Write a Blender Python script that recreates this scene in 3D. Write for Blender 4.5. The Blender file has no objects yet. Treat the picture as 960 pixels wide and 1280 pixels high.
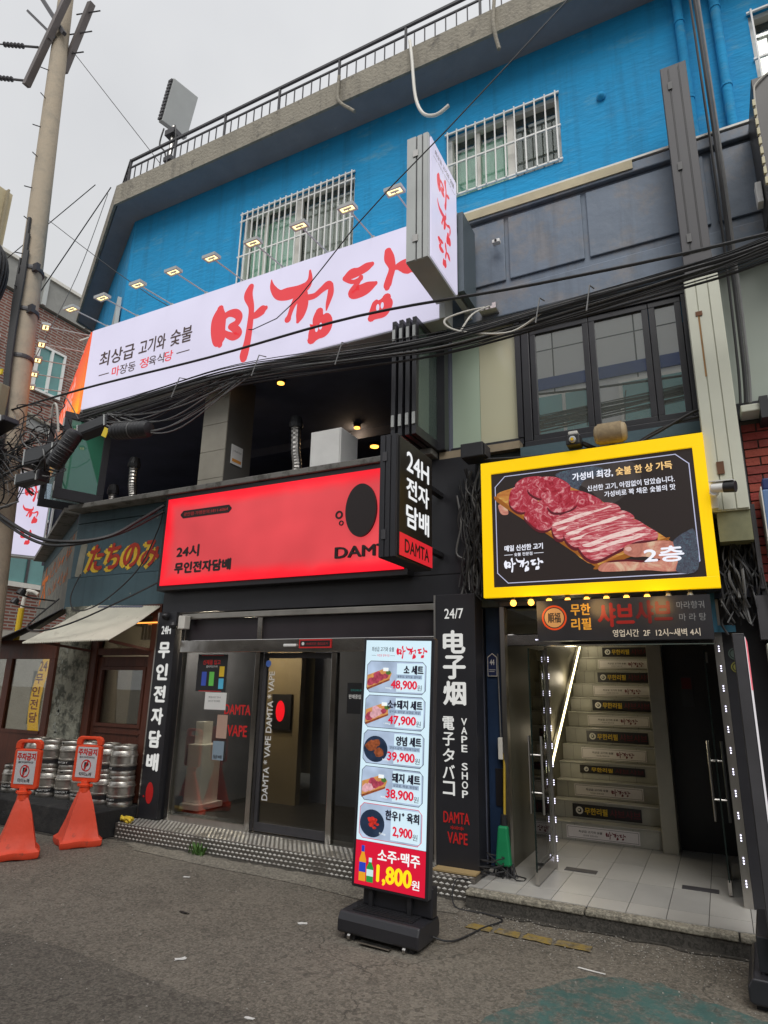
import bpy, bmesh, math, random
from mathutils import Vector, Matrix
random.seed(7)
SC = bpy.context.scene
COL = SC.collection
R = math.radians

# ------------------------------------------------------------------ camera
cam_d = bpy.data.cameras.new('camera')
cam = bpy.data.objects.new('camera', cam_d); COL.objects.link(cam)
cam_d.sensor_fit = 'VERTICAL'; cam_d.sensor_height = 36.0
cam_d.lens = 793.456 / 1280 * 36.0
cam_d.clip_start = 0.05; cam_d.clip_end = 2000
PITCH, ROLL, YAW = 0.263736573, 0.0186435587, 0.477271793
fw = Vector((-math.sin(YAW)*math.cos(PITCH), math.cos(YAW)*math.cos(PITCH), math.sin(PITCH)))
rt = fw.cross(Vector((0, 0, 1))).normalized(); up = rt.cross(fw)
r2 = rt*math.cos(ROLL) + up*math.sin(ROLL); u2 = up*math.cos(ROLL) - rt*math.sin(ROLL)
m = Matrix((r2, u2, -fw)).transposed().to_4x4(); m.translation = (0, 0, 1.62)
cam.matrix_world = m
SC.camera = cam

# ------------------------------------------------------------------ sky, sun, exposure
SUN_EL, SUN_AZ = R(50), R(155)          # azimuth: light comes from behind the camera, to the right
w = bpy.data.worlds.new('World'); SC.world = w; w.use_nodes = True
nt = w.node_tree; nt.nodes.clear()
def N(t, kind, **kw):
    n = t.nodes.new(kind)
    for k, v in kw.items(): setattr(n, k, v)
    return n
out = N(nt, 'ShaderNodeOutputWorld'); bg = N(nt, 'ShaderNodeBackground'); bg.inputs[1].default_value = 0.1
sky = N(nt, 'ShaderNodeTexSky', sky_type='NISHITA', sun_disc=False)
sky.sun_elevation = SUN_EL; sky.sun_rotation = SUN_AZ
hs = N(nt, 'ShaderNodeHueSaturation'); hs.inputs['Saturation'].default_value = 0.15
tc = N(nt, 'ShaderNodeTexCoord'); nz = N(nt, 'ShaderNodeTexNoise'); nz.inputs['Scale'].default_value = 1.6; nz.inputs['Detail'].default_value = 5
sep = N(nt, 'ShaderNodeSeparateXYZ'); nt.links.new(tc.outputs['Generated'], sep.inputs[0])
nt.links.new(tc.outputs['Generated'], nz.inputs['Vector'])
cr = N(nt, 'ShaderNodeValToRGB'); cr.color_ramp.elements[0].position = 0.3; cr.color_ramp.elements[1].position = 0.75
cr.color_ramp.elements[0].color = (.55, .56, .58, 1); cr.color_ramp.elements[1].color = (.75, .755, .76, 1)
nt.links.new(nz.outputs['Fac'], cr.inputs[0])
# overcast luminance rises gently toward the zenith
mr = N(nt, 'ShaderNodeMapRange'); mr.inputs[1].default_value = 0; mr.inputs[2].default_value = 1; mr.inputs[3].default_value = 6.9; mr.inputs[4].default_value = 10.5
nt.links.new(sep.outputs['Z'], mr.inputs[0])
vm = N(nt, 'ShaderNodeVectorMath', operation='SCALE'); nt.links.new(cr.outputs[0], vm.inputs[0]); nt.links.new(mr.outputs[0], vm.inputs['Scale'])
mx = N(nt, 'ShaderNodeMix', data_type='RGBA'); mx.inputs[0].default_value = 0.9
nt.links.new(sky.outputs[0], hs.inputs['Color']); nt.links.new(hs.outputs[0], mx.inputs[6]); nt.links.new(vm.outputs[0], mx.inputs[7])
nt.links.new(mx.outputs[2], bg.inputs[0]); nt.links.new(bg.outputs[0], out.inputs[0])
sl = bpy.data.lights.new('sun', 'SUN'); sl.energy = 1.5; sl.angle = R(40); sl.color = (1, .97, .93)
so = bpy.data.objects.new('sun', sl); COL.objects.link(so)
sd = Vector((math.sin(SUN_AZ)*math.cos(SUN_EL), math.cos(SUN_AZ)*math.cos(SUN_EL), math.sin(SUN_EL)))  # towards the sun
so.rotation_euler = sd.to_track_quat('Z', 'Y').to_euler(); so.location = (0, -3, 30)
SC.view_settings.view_transform = 'Standard'; SC.view_settings.look = 'None'
SC.view_settings.exposure = 0.45; SC.view_settings.gamma = 1.0
SC.cycles.max_bounces = 8; SC.cycles.transparent_max_bounces = 16; SC.cycles.caustics_reflective = False; SC.cycles.caustics_refractive = False
SC.cycles.sample_clamp_indirect = 4

# ------------------------------------------------------------------ materials
def lin(c):
    f = lambda v: (v/255)/12.92 if v/255 <= .04045 else ((v/255+.055)/1.055)**2.4
    return (f(c[0]), f(c[1]), f(c[2]), 1)
MATS = {}
def mat(name, col, rough=.6, metal=0, var=.12, scale=3, bump=0, bscale=40, emit=0, ecol=None, spec=.5, coat=0, stretch=None):
    if name in MATS: return MATS[name]
    m = bpy.data.materials.new(name); m.use_nodes = True; t = m.node_tree; b = t.nodes['Principled BSDF']
    c = col if len(col) == 4 else (*col, 1)
    b.inputs['Roughness'].default_value = rough; b.inputs['Metallic'].default_value = metal
    b.inputs['Specular IOR Level'].default_value = spec; b.inputs['Coat Weight'].default_value = coat
    tcn = t.nodes.new('ShaderNodeTexCoord'); mp = t.nodes.new('ShaderNodeMapping'); t.links.new(tcn.outputs['Object'], mp.inputs[0])
    if stretch: mp.inputs['Scale'].default_value = stretch
    if var > 0:
        n = t.nodes.new('ShaderNodeTexNoise'); n.inputs['Scale'].default_value = scale; n.inputs['Detail'].default_value = 7; n.inputs['Roughness'].default_value = .62
        t.links.new(mp.outputs[0], n.inputs['Vector'])
        r = t.nodes.new('ShaderNodeValToRGB'); r.color_ramp.elements[0].position = .28; r.color_ramp.elements[1].position = .72
        lo = tuple(max(0, v*(1-var)) for v in c[:3]); hi = tuple(min(1, v*(1+var)) for v in c[:3])
        r.color_ramp.elements[0].color = (*lo, 1); r.color_ramp.elements[1].color = (*hi, 1)
        t.links.new(n.outputs['Fac'], r.inputs[0]); t.links.new(r.outputs[0], b.inputs['Base Color'])
        rr = t.nodes.new('ShaderNodeMapRange'); rr.inputs[3].default_value = max(0.02, rough-.1); rr.inputs[4].default_value = min(1, rough+.12)
        t.links.new(n.outputs['Fac'], rr.inputs[0]); t.links.new(rr.outputs[0], b.inputs['Roughness'])
    else: b.inputs['Base Color'].default_value = c
    if bump:
        n2 = t.nodes.new('ShaderNodeTexNoise'); n2.inputs['Scale'].default_value = bscale; n2.inputs['Detail'].default_value = 6
        t.links.new(mp.outputs[0], n2.inputs['Vector'])
        bp = t.nodes.new('ShaderNodeBump'); bp.inputs['Strength'].default_value = bump; bp.inputs['Distance'].default_value = .02
        t.links.new(n2.outputs['Fac'], bp.inputs['Height']); t.links.new(bp.outputs[0], b.inputs['Normal'])
    if emit:
        b.inputs['Emission Color'].default_value = ecol or c; b.inputs['Emission Strength'].default_value = emit
    MATS[name] = m; return m
def glass(name, tint=(.9, .95, .93), refl=1.0, rough=0.0, film=0.0, filmcol=(.3, .4, .35)):
    """window glass as a thin sheet: transparent with a mirror reflection by Fresnel; film adds a matt layer"""
    if name in MATS: return MATS[name]
    m = bpy.data.materials.new(name); m.use_nodes = True; t = m.node_tree; t.nodes.clear()
    o = t.nodes.new('ShaderNodeOutputMaterial'); tr = t.nodes.new('ShaderNodeBsdfTransparent'); tr.inputs[0].default_value = (*tint, 1)
    g = t.nodes.new('ShaderNodeBsdfGlossy'); g.inputs['Roughness'].default_value = rough; g.inputs[0].default_value = (1, 1, 1, 1)
    f = t.nodes.new('ShaderNodeFresnel'); f.inputs[0].default_value = 1.5
    ml = t.nodes.new('ShaderNodeMath'); ml.operation = 'MULTIPLY'; ml.inputs[1].default_value = refl; ml.use_clamp = True
    t.links.new(f.outputs[0], ml.inputs[0]); ms = t.nodes.new('ShaderNodeMixShader'); t.links.new(ml.outputs[0], ms.inputs[0])
    base = tr.outputs[0]
    if film:
        d = t.nodes.new('ShaderNodeBsdfDiffuse'); d.inputs[0].default_value = (*filmcol, 1)
        m2 = t.nodes.new('ShaderNodeMixShader'); m2.inputs[0].default_value = film
        t.links.new(tr.outputs[0], m2.inputs[1]); t.links.new(d.outputs[0], m2.inputs[2]); base = m2.outputs[0]
    t.links.new(base, ms.inputs[1]); t.links.new(g.outputs[0], ms.inputs[2]); t.links.new(ms.outputs[0], o.inputs[0])
    MATS[name] = m; return m
def emis(name, col, s=1.0, uneven=0, scale=2, gloss=True):
    """a backlit or lit face: emission with some unevenness from the lamps behind the sheet, plus a faint surface gloss"""
    if name in MATS: return MATS[name]
    s *= .73
    m = mat(name, col, rough=.35, var=0, emit=s, ecol=col if len(col) == 4 else (*col, 1), spec=.4 if gloss else 0)
    t = m.node_tree; b = t.nodes['Principled BSDF']
    c = col; b.inputs['Base Color'].default_value = (c[0]*.35, c[1]*.35, c[2]*.35, 1)
    if uneven:
        tcn = t.nodes.new('ShaderNodeTexCoord'); n = t.nodes.new('ShaderNodeTexNoise'); n.inputs['Scale'].default_value = scale; n.inputs['Detail'].default_value = 2
        t.links.new(tcn.outputs['Object'], n.inputs['Vector'])
        r = t.nodes.new('ShaderNodeMapRange'); r.inputs[1].default_value = .3; r.inputs[2].default_value = .7; r.inputs[3].default_value = s*(1-uneven); r.inputs[4].default_value = s*(1+uneven)
        t.links.new(n.outputs['Fac'], r.inputs[0]); t.links.new(r.outputs[0], b.inputs['Emission Strength'])
    return m
def two_tone(name, c1, c2, lo, hi, scale=4, rough=.8, bump=.3, bscale=30, detail=8, stretch=None, metal=0):
    m = mat(name, c1, rough=rough, var=.1, bump=bump, bscale=bscale, stretch=stretch, metal=metal); t = m.node_tree; b = t.nodes['Principled BSDF']
    src = b.inputs['Base Color'].links[0].from_socket
    n = t.nodes.new('ShaderNodeTexNoise'); n.inputs['Scale'].default_value = scale; n.inputs['Detail'].default_value = detail; n.inputs['Roughness'].default_value = .7
    mp = [x for x in t.nodes if x.type == 'MAPPING'][0]; t.links.new(mp.outputs[0], n.inputs['Vector'])
    r = t.nodes.new('ShaderNodeMapRange'); r.inputs[1].default_value = lo; r.inputs[2].default_value = hi
    t.links.new(n.outputs['Fac'], r.inputs[0])
    x = t.nodes.new('ShaderNodeMix'); x.data_type = 'RGBA'; t.links.new(r.outputs[0], x.inputs[0]); t.links.new(src, x.inputs[6]); x.inputs[7].default_value = (*c2[:3], 1)
    t.links.new(x.outputs[2], b.inputs['Base Color']); return m

# ------------------------------------------------------------------ mesh helpers
class MB:
    def __init__(s): s.v = []; s.f = []
    def add(s, vs, fs):
        k = len(s.v); s.v += [tuple(v) for v in vs]; s.f += [tuple(i+k for i in f) for f in fs]; return s
    def box(s, x0, x1, y0, y1, z0, z1):
        return s.add([(x0,y0,z0),(x1,y0,z0),(x1,y1,z0),(x0,y1,z0),(x0,y0,z1),(x1,y0,z1),(x1,y1,z1),(x0,y1,z1)],
                     [(0,3,2,1),(4,5,6,7),(0,1,5,4),(1,2,6,5),(2,3,7,6),(3,0,4,7)])
    def obox(s, c, a, b, d):
        """box from centre and three half-axis vectors"""
        c, a, b, d = map(Vector, (c, a, b, d))
        if a.cross(b).dot(d) < 0: a = -a
        vs = [c-a-b-d, c+a-b-d, c+a+b-d, c-a+b-d, c-a-b+d, c+a-b+d, c+a+b+d, c-a+b+d]
        return s.add(vs, [(0,3,2,1),(4,5,6,7),(0,1,5,4),(1,2,6,5),(2,3,7,6),(3,0,4,7)])
    def bar(s, p, q, w, h=None, up=(0, 0, 1)):
        p, q = Vector(p), Vector(q); h = h or w; d = (q-p)/2
        a = d.cross(Vector(up))
        if a.length < 1e-6: a = d.cross(Vector((0, 1, 0)))
        a.normalize(); b = a.cross(d).normalized()
        return s.obox((p+q)/2, d, a*w/2, b*h/2)
    def tube(s, pts, r, n=6, cap=True):
        pts = [Vector(p) for p in pts]; k = len(s.v); rs = r if isinstance(r, (list, tuple)) else [r]*len(pts)
        ref = None
        for i, p in enumerate(pts):
            d = (pts[min(i+1, len(pts)-1)] - pts[max(i-1, 0)]).normalized()
            if ref is None:
                ref = Vector((0, 0, 1)) if abs(d.z) < .9 else Vector((1, 0, 0))
            a = d.cross(ref).normalized(); b = a.cross(d).normalized(); ref = b
            for j in range(n):
                t = 2*math.pi*j/n; s.v.append(tuple(p + (a*math.cos(t)+b*math.sin(t))*rs[i]))
        for i in range(len(pts)-1):
            for j in range(n):
                s.f.append((k+i*n+j, k+i*n+(j+1) % n, k+(i+1)*n+(j+1) % n, k+(i+1)*n+j))
        if cap: s.f.append(tuple(k+j for j in range(n-1, -1, -1))); s.f.append(tuple(k+(len(pts)-1)*n+j for j in range(n)))
        return s
    def lathe(s, c, prof, n=20, ax=(0, 0, 1), closed=True):
        ax = Vector(ax).normalized(); a = ax.orthogonal().normalized(); b = ax.cross(a); c = Vector(c); k = len(s.v)
        for r, z in prof:
            for j in range(n):
                t = 2*math.pi*j/n; s.v.append(tuple(c + ax*z + (a*math.cos(t)+b*math.sin(t))*r))
        for i in range(len(prof)-1):
            for j in range(n): s.f.append((k+i*n+j, k+i*n+(j+1) % n, k+(i+1)*n+(j+1) % n, k+(i+1)*n+j))
        if closed: s.f.append(tuple(k+j for j in range(n-1, -1, -1))); s.f.append(tuple(k+(len(prof)-1)*n+j for j in range(n)))
        return s
    def prism(s, pts, ext):
        pts = [Vector(p) for p in pts]; e = Vector(ext); n = len(pts)
        nr = Vector((0, 0, 0))
        for i in range(n): nr += pts[i].cross(pts[(i+1) % n])
        if nr.dot(e) > 0: pts.reverse()
        return s.add(pts+[p+e for p in pts], [tuple(range(n)), tuple(range(2*n-1, n-1, -1))] + [(i, i+n, (i+1) % n+n, (i+1) % n) for i in range(n)])
    def poly(s, pts): return s.add(pts, [tuple(range(len(pts)))])
ORG = {}
def make(name, mb, m, parent=None, smooth=False, bevel=0, seg=2, solid=0):
    me = bpy.data.meshes.new(name); o0 = ORG.get(parent.name, Vector((0,0,0))) if parent else Vector((0,0,0))
    me.from_pydata([tuple(Vector(v)-o0) for v in mb.v], [], mb.f); me.materials.append(m); me.update()
    if smooth:
        for p in me.polygons: p.use_smooth = True
    o = bpy.data.objects.new(name, me); COL.objects.link(o)
    if parent: o.parent = parent
    ORG[o.name] = o0
    if smooth:
        try: me.set_sharp_from_angle(angle=R(40))
        except Exception: pass
    if bevel:
        b = o.modifiers.new('bevel', 'BEVEL'); b.width = bevel; b.segments = seg; b.limit_method = 'ANGLE'; b.angle_limit = R(40)
    if solid:
        q = o.modifiers.new('thickness', 'SOLIDIFY'); q.thickness = solid
    return o
def tag(o, label=None, cat=None, group=None, kind=None):
    if label: o['label'] = label
    if cat: o['category'] = cat
    if group: o['group'] = group
    if kind: o['kind'] = kind
    return o
def thing(name, label, cat, loc=(0, 0, 0), group=None):
    o = bpy.data.objects.new(name, None); COL.objects.link(o); o.location = loc; o.empty_display_size = .1
    ORG[o.name] = Vector(loc); return tag(o, label, cat, group)
def copy_tree(o, parent=None):
    c = o.copy(); COL.objects.link(c); c.parent = parent; ORG[c.name] = ORG.get(o.name, Vector((0,0,0)))
    for ch in list(o.children): copy_tree(ch, c)
    return c
def rep(o, dloc, parent=None):
    """another instance of a part under the same parent, moved by dloc"""
    c = o.copy(); COL.objects.link(c); c.parent = parent or o.parent; c.location = Vector(o.location)+Vector(dloc); return c

class Pl:
    """a flat face in the world: origin, right, up"""
    def __init__(s, o, u=(1,0,0), v=(0,0,1)): s.o = Vector(o); s.u = Vector(u).normalized(); s.v = Vector(v).normalized(); s.n = s.u.cross(s.v)
    def p(s, a, b, d=0): return s.o + s.u*a + s.v*b + s.n*d
TXT = {}
def text_mesh(st, extrude=0):
    k = (st, extrude)
    if k in TXT: return TXT[k]
    c = bpy.data.curves.new('t', 'FONT'); c.body = st; c.resolution_u = 3; c.extrude = 0
    o = bpy.data.objects.new('t', c); COL.objects.link(o)
    bpy.context.view_layer.update()
    me = bpy.data.meshes.new_from_object(o.evaluated_get(bpy.context.evaluated_depsgraph_get()))
    vs = [v.co.copy() for v in me.vertices]; fs = [tuple(p.vertices) for p in me.polygons]
    bpy.data.objects.remove(o); bpy.data.curves.remove(c); bpy.data.meshes.remove(me)
    x0 = min(v.x for v in vs); x1 = max(v.x for v in vs); y0 = min(v.y for v in vs); y1 = max(v.y for v in vs)
    TXT[k] = ([((v.x-x0)/max(1e-6, x1-x0), (v.y-y0)/max(1e-6, y1-y0)) for v in vs], fs, (x1-x0)/max(1e-6, (y1-y0)))
    return TXT[k]
def put_text(mb, P, st, x0, x1, z0, z1, bold=0, d=.003, shear=0):
    vs, fs, asp = text_mesh(st); H = z1-z0; e = bold*H*.03
    offs = [(0, 0)] if not bold else [(-e, 0), (e, 0), (0, e*.8), (0, -e*.8), (0, 0)]
    for i, (ox, oz) in enumerate(offs):
        mb.add([P.p(x0+a*(x1-x0)+ox+shear*b*H, z0+b*H+oz, d+i*.0002) for a, b in vs], fs)
    return mb
def text(P, st, x0, x1, z0, z1, m, parent, name='lettering', bold=0, d=.003, shear=0, raised=0):
    mb = put_text(MB(), P, st, x0, x1, z0, z1, bold, d, shear)
    if raised:
        # side walls: extrude every boundary edge back to the face
        base = MB(); base.add(mb.v, mb.f); cnt = {}
        for f in mb.f:
            for i in range(len(f)): a, b = f[i], f[(i+1) % len(f)]; cnt[(min(a,b), max(a,b))] = cnt.get((min(a,b), max(a,b)), 0)+1
        for (a, b), c in cnt.items():
            if c == 1:
                va, vb = Vector(mb.v[a]), Vector(mb.v[b]); base.add([va, vb, vb-P.n*raised, va-P.n*raised], [(0, 1, 2, 3)])
        mb = base
    return make(name, mb, m, parent)
def vtext(P, st, xc, w, z1, pitch, h, m, parent, bold=1, d=.003, name='lettering'):
    """vertical writing, one object per line of signs, characters stacked downwards"""
    mb = MB(); z = z1
    for ch in st:
        if ch != ' ':
            put_text(mb, P, ch, xc-w/2, xc+w/2, z-h, z, bold, d)
        z -= pitch
    return make(name, mb, m, parent)
def rect(mb, P, x0, x1, z0, z1, d=.002):
    return mb.add([P.p(x0,z0,d), P.p(x1,z0,d), P.p(x1,z1,d), P.p(x0,z1,d)], [(0,1,2,3)])
def disc(mb, P, x, z, rx, rz=None, d=.002, n=24, r0=0):
    rz = rz or rx
    if r0: # ring with relative inner radius r0
        k = [P.p(x+rx*q*math.cos(2*math.pi*i/n), z+rz*q*math.sin(2*math.pi*i/n), d) for q in (r0, 1) for i in range(n)]
        return mb.add(k, [(i, n+i, n+(i+1) % n, (i+1) % n) for i in range(n)])
    return mb.add([P.p(x+rx*math.cos(2*math.pi*i/n), z+rz*math.sin(2*math.pi*i/n), d) for i in range(n)], [tuple(range(n))])
def outline(mb, P, pts, w, d=.002):
    n = len(pts)
    for i in range(n):
        a, b = Vector(pts[i]).to_3d(), Vector(pts[(i+1) % n]).to_3d(); t = (b-a).normalized(); q = Vector((-t.y, t.x, 0))*w/2; a = a-t*w/2; b = b+t*w/2
        mb.add([P.p(*(v.x, v.y), d+i*.0001) for v in (a-q, b-q, b+q, a+q)], [(0, 1, 2, 3)])
    return mb
def cham(x0, x1, z0, z1, c): return [(x0+c,z0),(x1-c,z0),(x1,z0+c),(x1,z1-c),(x1-c,z1),(x0+c,z1),(x0,z1-c),(x0,z0+c)]
def smooth_line(pts, k=5):
    if len(pts) < 3: return pts
    o = []; n = len(pts)
    for i in range(n-1):
        p0, p1, p2, p3 = pts[max(i-1,0)], pts[i], pts[i+1], pts[min(i+2,n-1)]
        for j in range(k):
            t = j/k; o.append(tuple(.5*((2*b)+(-a+c)*t+(2*a-5*b+4*c-e)*t*t+(-a+3*b-3*c+e)*t**3) for a, b, c, e in zip(p0, p1, p2, p3)))
    o.append(pts[-1]); return o
GLYPH = {
'ma': (0.751, [[(0.009, 0.818, 0.098), (0.0, 0.69, 0.21), (0.003, 0.52, 0.216), (0.038, 0.344, 0.177), (0.06, 0.286, 0.073)], [(0.072, 0.671, 0.09), (0.164, 0.707, 0.089), (0.269, 0.685, 0.11), (0.336, 0.613, 0.102), (0.306, 0.535, 0.094), (0.211, 0.513, 0.08)], [(0.211, 0.513, 0.08), (0.308, 0.441, 0.101), (0.352, 0.371, 0.1), (0.276, 0.351, 0.101), (0.169, 0.404, 0.08), (0.11, 0.459, 0.051)], [(0.489, 1.0, 0.088), (0.459, 0.884, 0.124), (0.524, 0.698, 0.079), (0.525, 0.483, 0.085), (0.505, 0.228, 0.098), (0.47, 0.06, 0.119), (0.469, 0.0, 0.097)], [(0.527, 0.548, 0.05), (0.626, 0.574, 0.106), (0.709, 0.613, 0.119), (0.751, 0.625, 0.063)]], []),
'jeong': (0.894, [[(0.0, 1.0, 0.014), (0.027, 0.884, 0.071), (0.123, 0.756, 0.119), (0.252, 0.725, 0.159), (0.418, 0.719, 0.143), (0.535, 0.749, 0.121), (0.588, 0.831, 0.067), (0.581, 0.954, 0.027)], [(0.436, 0.649, 0.122), (0.361, 0.541, 0.075), (0.315, 0.416, 0.061), (0.294, 0.364, 0.088)], [(0.497, 0.66, 0.121), (0.5, 0.502, 0.147), (0.474, 0.366, 0.113), (0.445, 0.292, 0.046)], [(0.521, 0.592, 0.08), (0.662, 0.58, 0.073), (0.765, 0.633, 0.079), (0.848, 0.672, 0.104), (0.888, 0.641, 0.071)], [(0.894, 0.664, 0.058), (0.893, 0.548, 0.077), (0.86, 0.416, 0.051), (0.845, 0.334, 0.016)], [(0.747, 0.342, 0.097), (0.738, 0.263, 0.148), (0.781, 0.19, 0.269), (0.759, 0.119, 0.294), (0.698, 0.052, 0.192), (0.662, 0.0, 0.115)]], [(.723,.125,.023,.047),(.777,.142,.023,.047)]),
'dang': (1.093, [[(0.435, 0.869, 0.077), (0.356, 0.848, 0.131), (0.224, 0.812, 0.132), (0.108, 0.81, 0.157), (0.0, 0.773, 0.079)], [(0.001, 0.757, 0.063), (0.132, 0.671, 0.062), (0.266, 0.684, 0.069)], [(0.265, 0.707, 0.07), (0.192, 0.599, 0.093), (0.158, 0.495, 0.178), (0.272, 0.484, 0.191), (0.392, 0.509, 0.167), (0.503, 0.536, 0.068)], [(0.693, 1.0, 0.098), (0.717, 0.874, 0.143), (0.764, 0.707, 0.097), (0.723, 0.551, 0.104), (0.696, 0.448, 0.111), (0.693, 0.404, 0.074)], [(0.779, 0.669, 0.022), (0.858, 0.696, 0.111), (0.965, 0.677, 0.197), (1.054, 0.619, 0.181), (1.093, 0.592, 0.108)], [(0.685, 0.252, 0.125), (0.658, 0.179, 0.256), (0.579, 0.106, 0.308), (0.501, 0.043, 0.206), (0.458, 0.0, 0.111)]], [(.553,.135,.026,.055),(.622,.149,.025,.052)])}
def glyph(mb, P, g, x, z, H, d=.003, sx=1.0, k=5):
    asp, strokes, eyes = GLYPH[g]
    for si, st in enumerate(strokes):
        L = smooth_line(st, k); dd = d+si*.0002; pts = []
        for i, (a, b, wd) in enumerate(L):
            a0, b0, _ = L[max(0,i-1)]; a1, b1, _ = L[min(len(L)-1,i+1)]; tx, ty = a1-a0, b1-b0; q = math.hypot(tx, ty) or 1
            wd *= 1.12; pts.append((a, b, -ty/q*wd/2, tx/q*wd/2))
        left = [(a+nx, b+ny) for a, b, nx, ny in pts]; right = [(a-nx, b-ny) for a, b, nx, ny in pts]
        vs = []; n = len(pts)
        for (l, r_) in zip(left, right): vs += [P.p(x+l[0]*H*sx, z+l[1]*H, dd), P.p(x+r_[0]*H*sx, z+r_[1]*H, dd)]
        mb.add(vs, [(2*i, 2*i+1, 2*i+3, 2*i+2) for i in range(n-1)])
        for e, sgn in ((0, 1), (n-1, -1)):     # round ends
            a, b, nx, ny = pts[e]; rr = max(.004, L[e][2]*1.12/2)
            disc(mb, P, x+a*H*sx, z+b*H, rr*H*sx, rr*H, dd+.0001, 10)
    return mb
def glyph_eyes(mb, P, g, x, z, H, d=.006, sx=1.0):
    for a, b, rx, ry in GLYPH[g][2]: disc(mb, P, x+a*H*sx, z+b*H, rx*H*sx, ry*H, d, 10)
    return mb
def logo(P, x0, z0, H, m, parent, d=.003, k=4, name='brush_lettering', scale_x=1.0):
    """the three brush characters side by side, total width about 2.76 H"""
    mb = MB()
    glyph(mb, P, 'ma', x0, z0, H, d, scale_x, k); glyph(mb, P, 'jeong', x0+.81*H*scale_x, z0+.01*H, H, d, scale_x, k); glyph(mb, P, 'dang', x0+1.884*H*scale_x, z0+.083*H, H*.8, d, scale_x, k)
    return make(name, mb, m, parent)

# wall directions: the street facade runs along x; at the left corner it turns by 30 degrees
CD = Vector((-.865, .502, 0)).normalized(); CN = Vector((-.502, -.865, 0)).normalized(); CB = Vector((-7.68, 5.65, 0))
def ch(s, o, z): return CB + CD*s + CN*o + Vector((0, 0, z))
def cbox(mb, s0, s1, o0, o1, z0, z1): return mb.obox(ch((s0+s1)/2, (o0+o1)/2, (z0+z1)/2), CD*(s1-s0)/2, CN*(o1-o0)/2, (0, 0, (z1-z0)/2))

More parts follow.
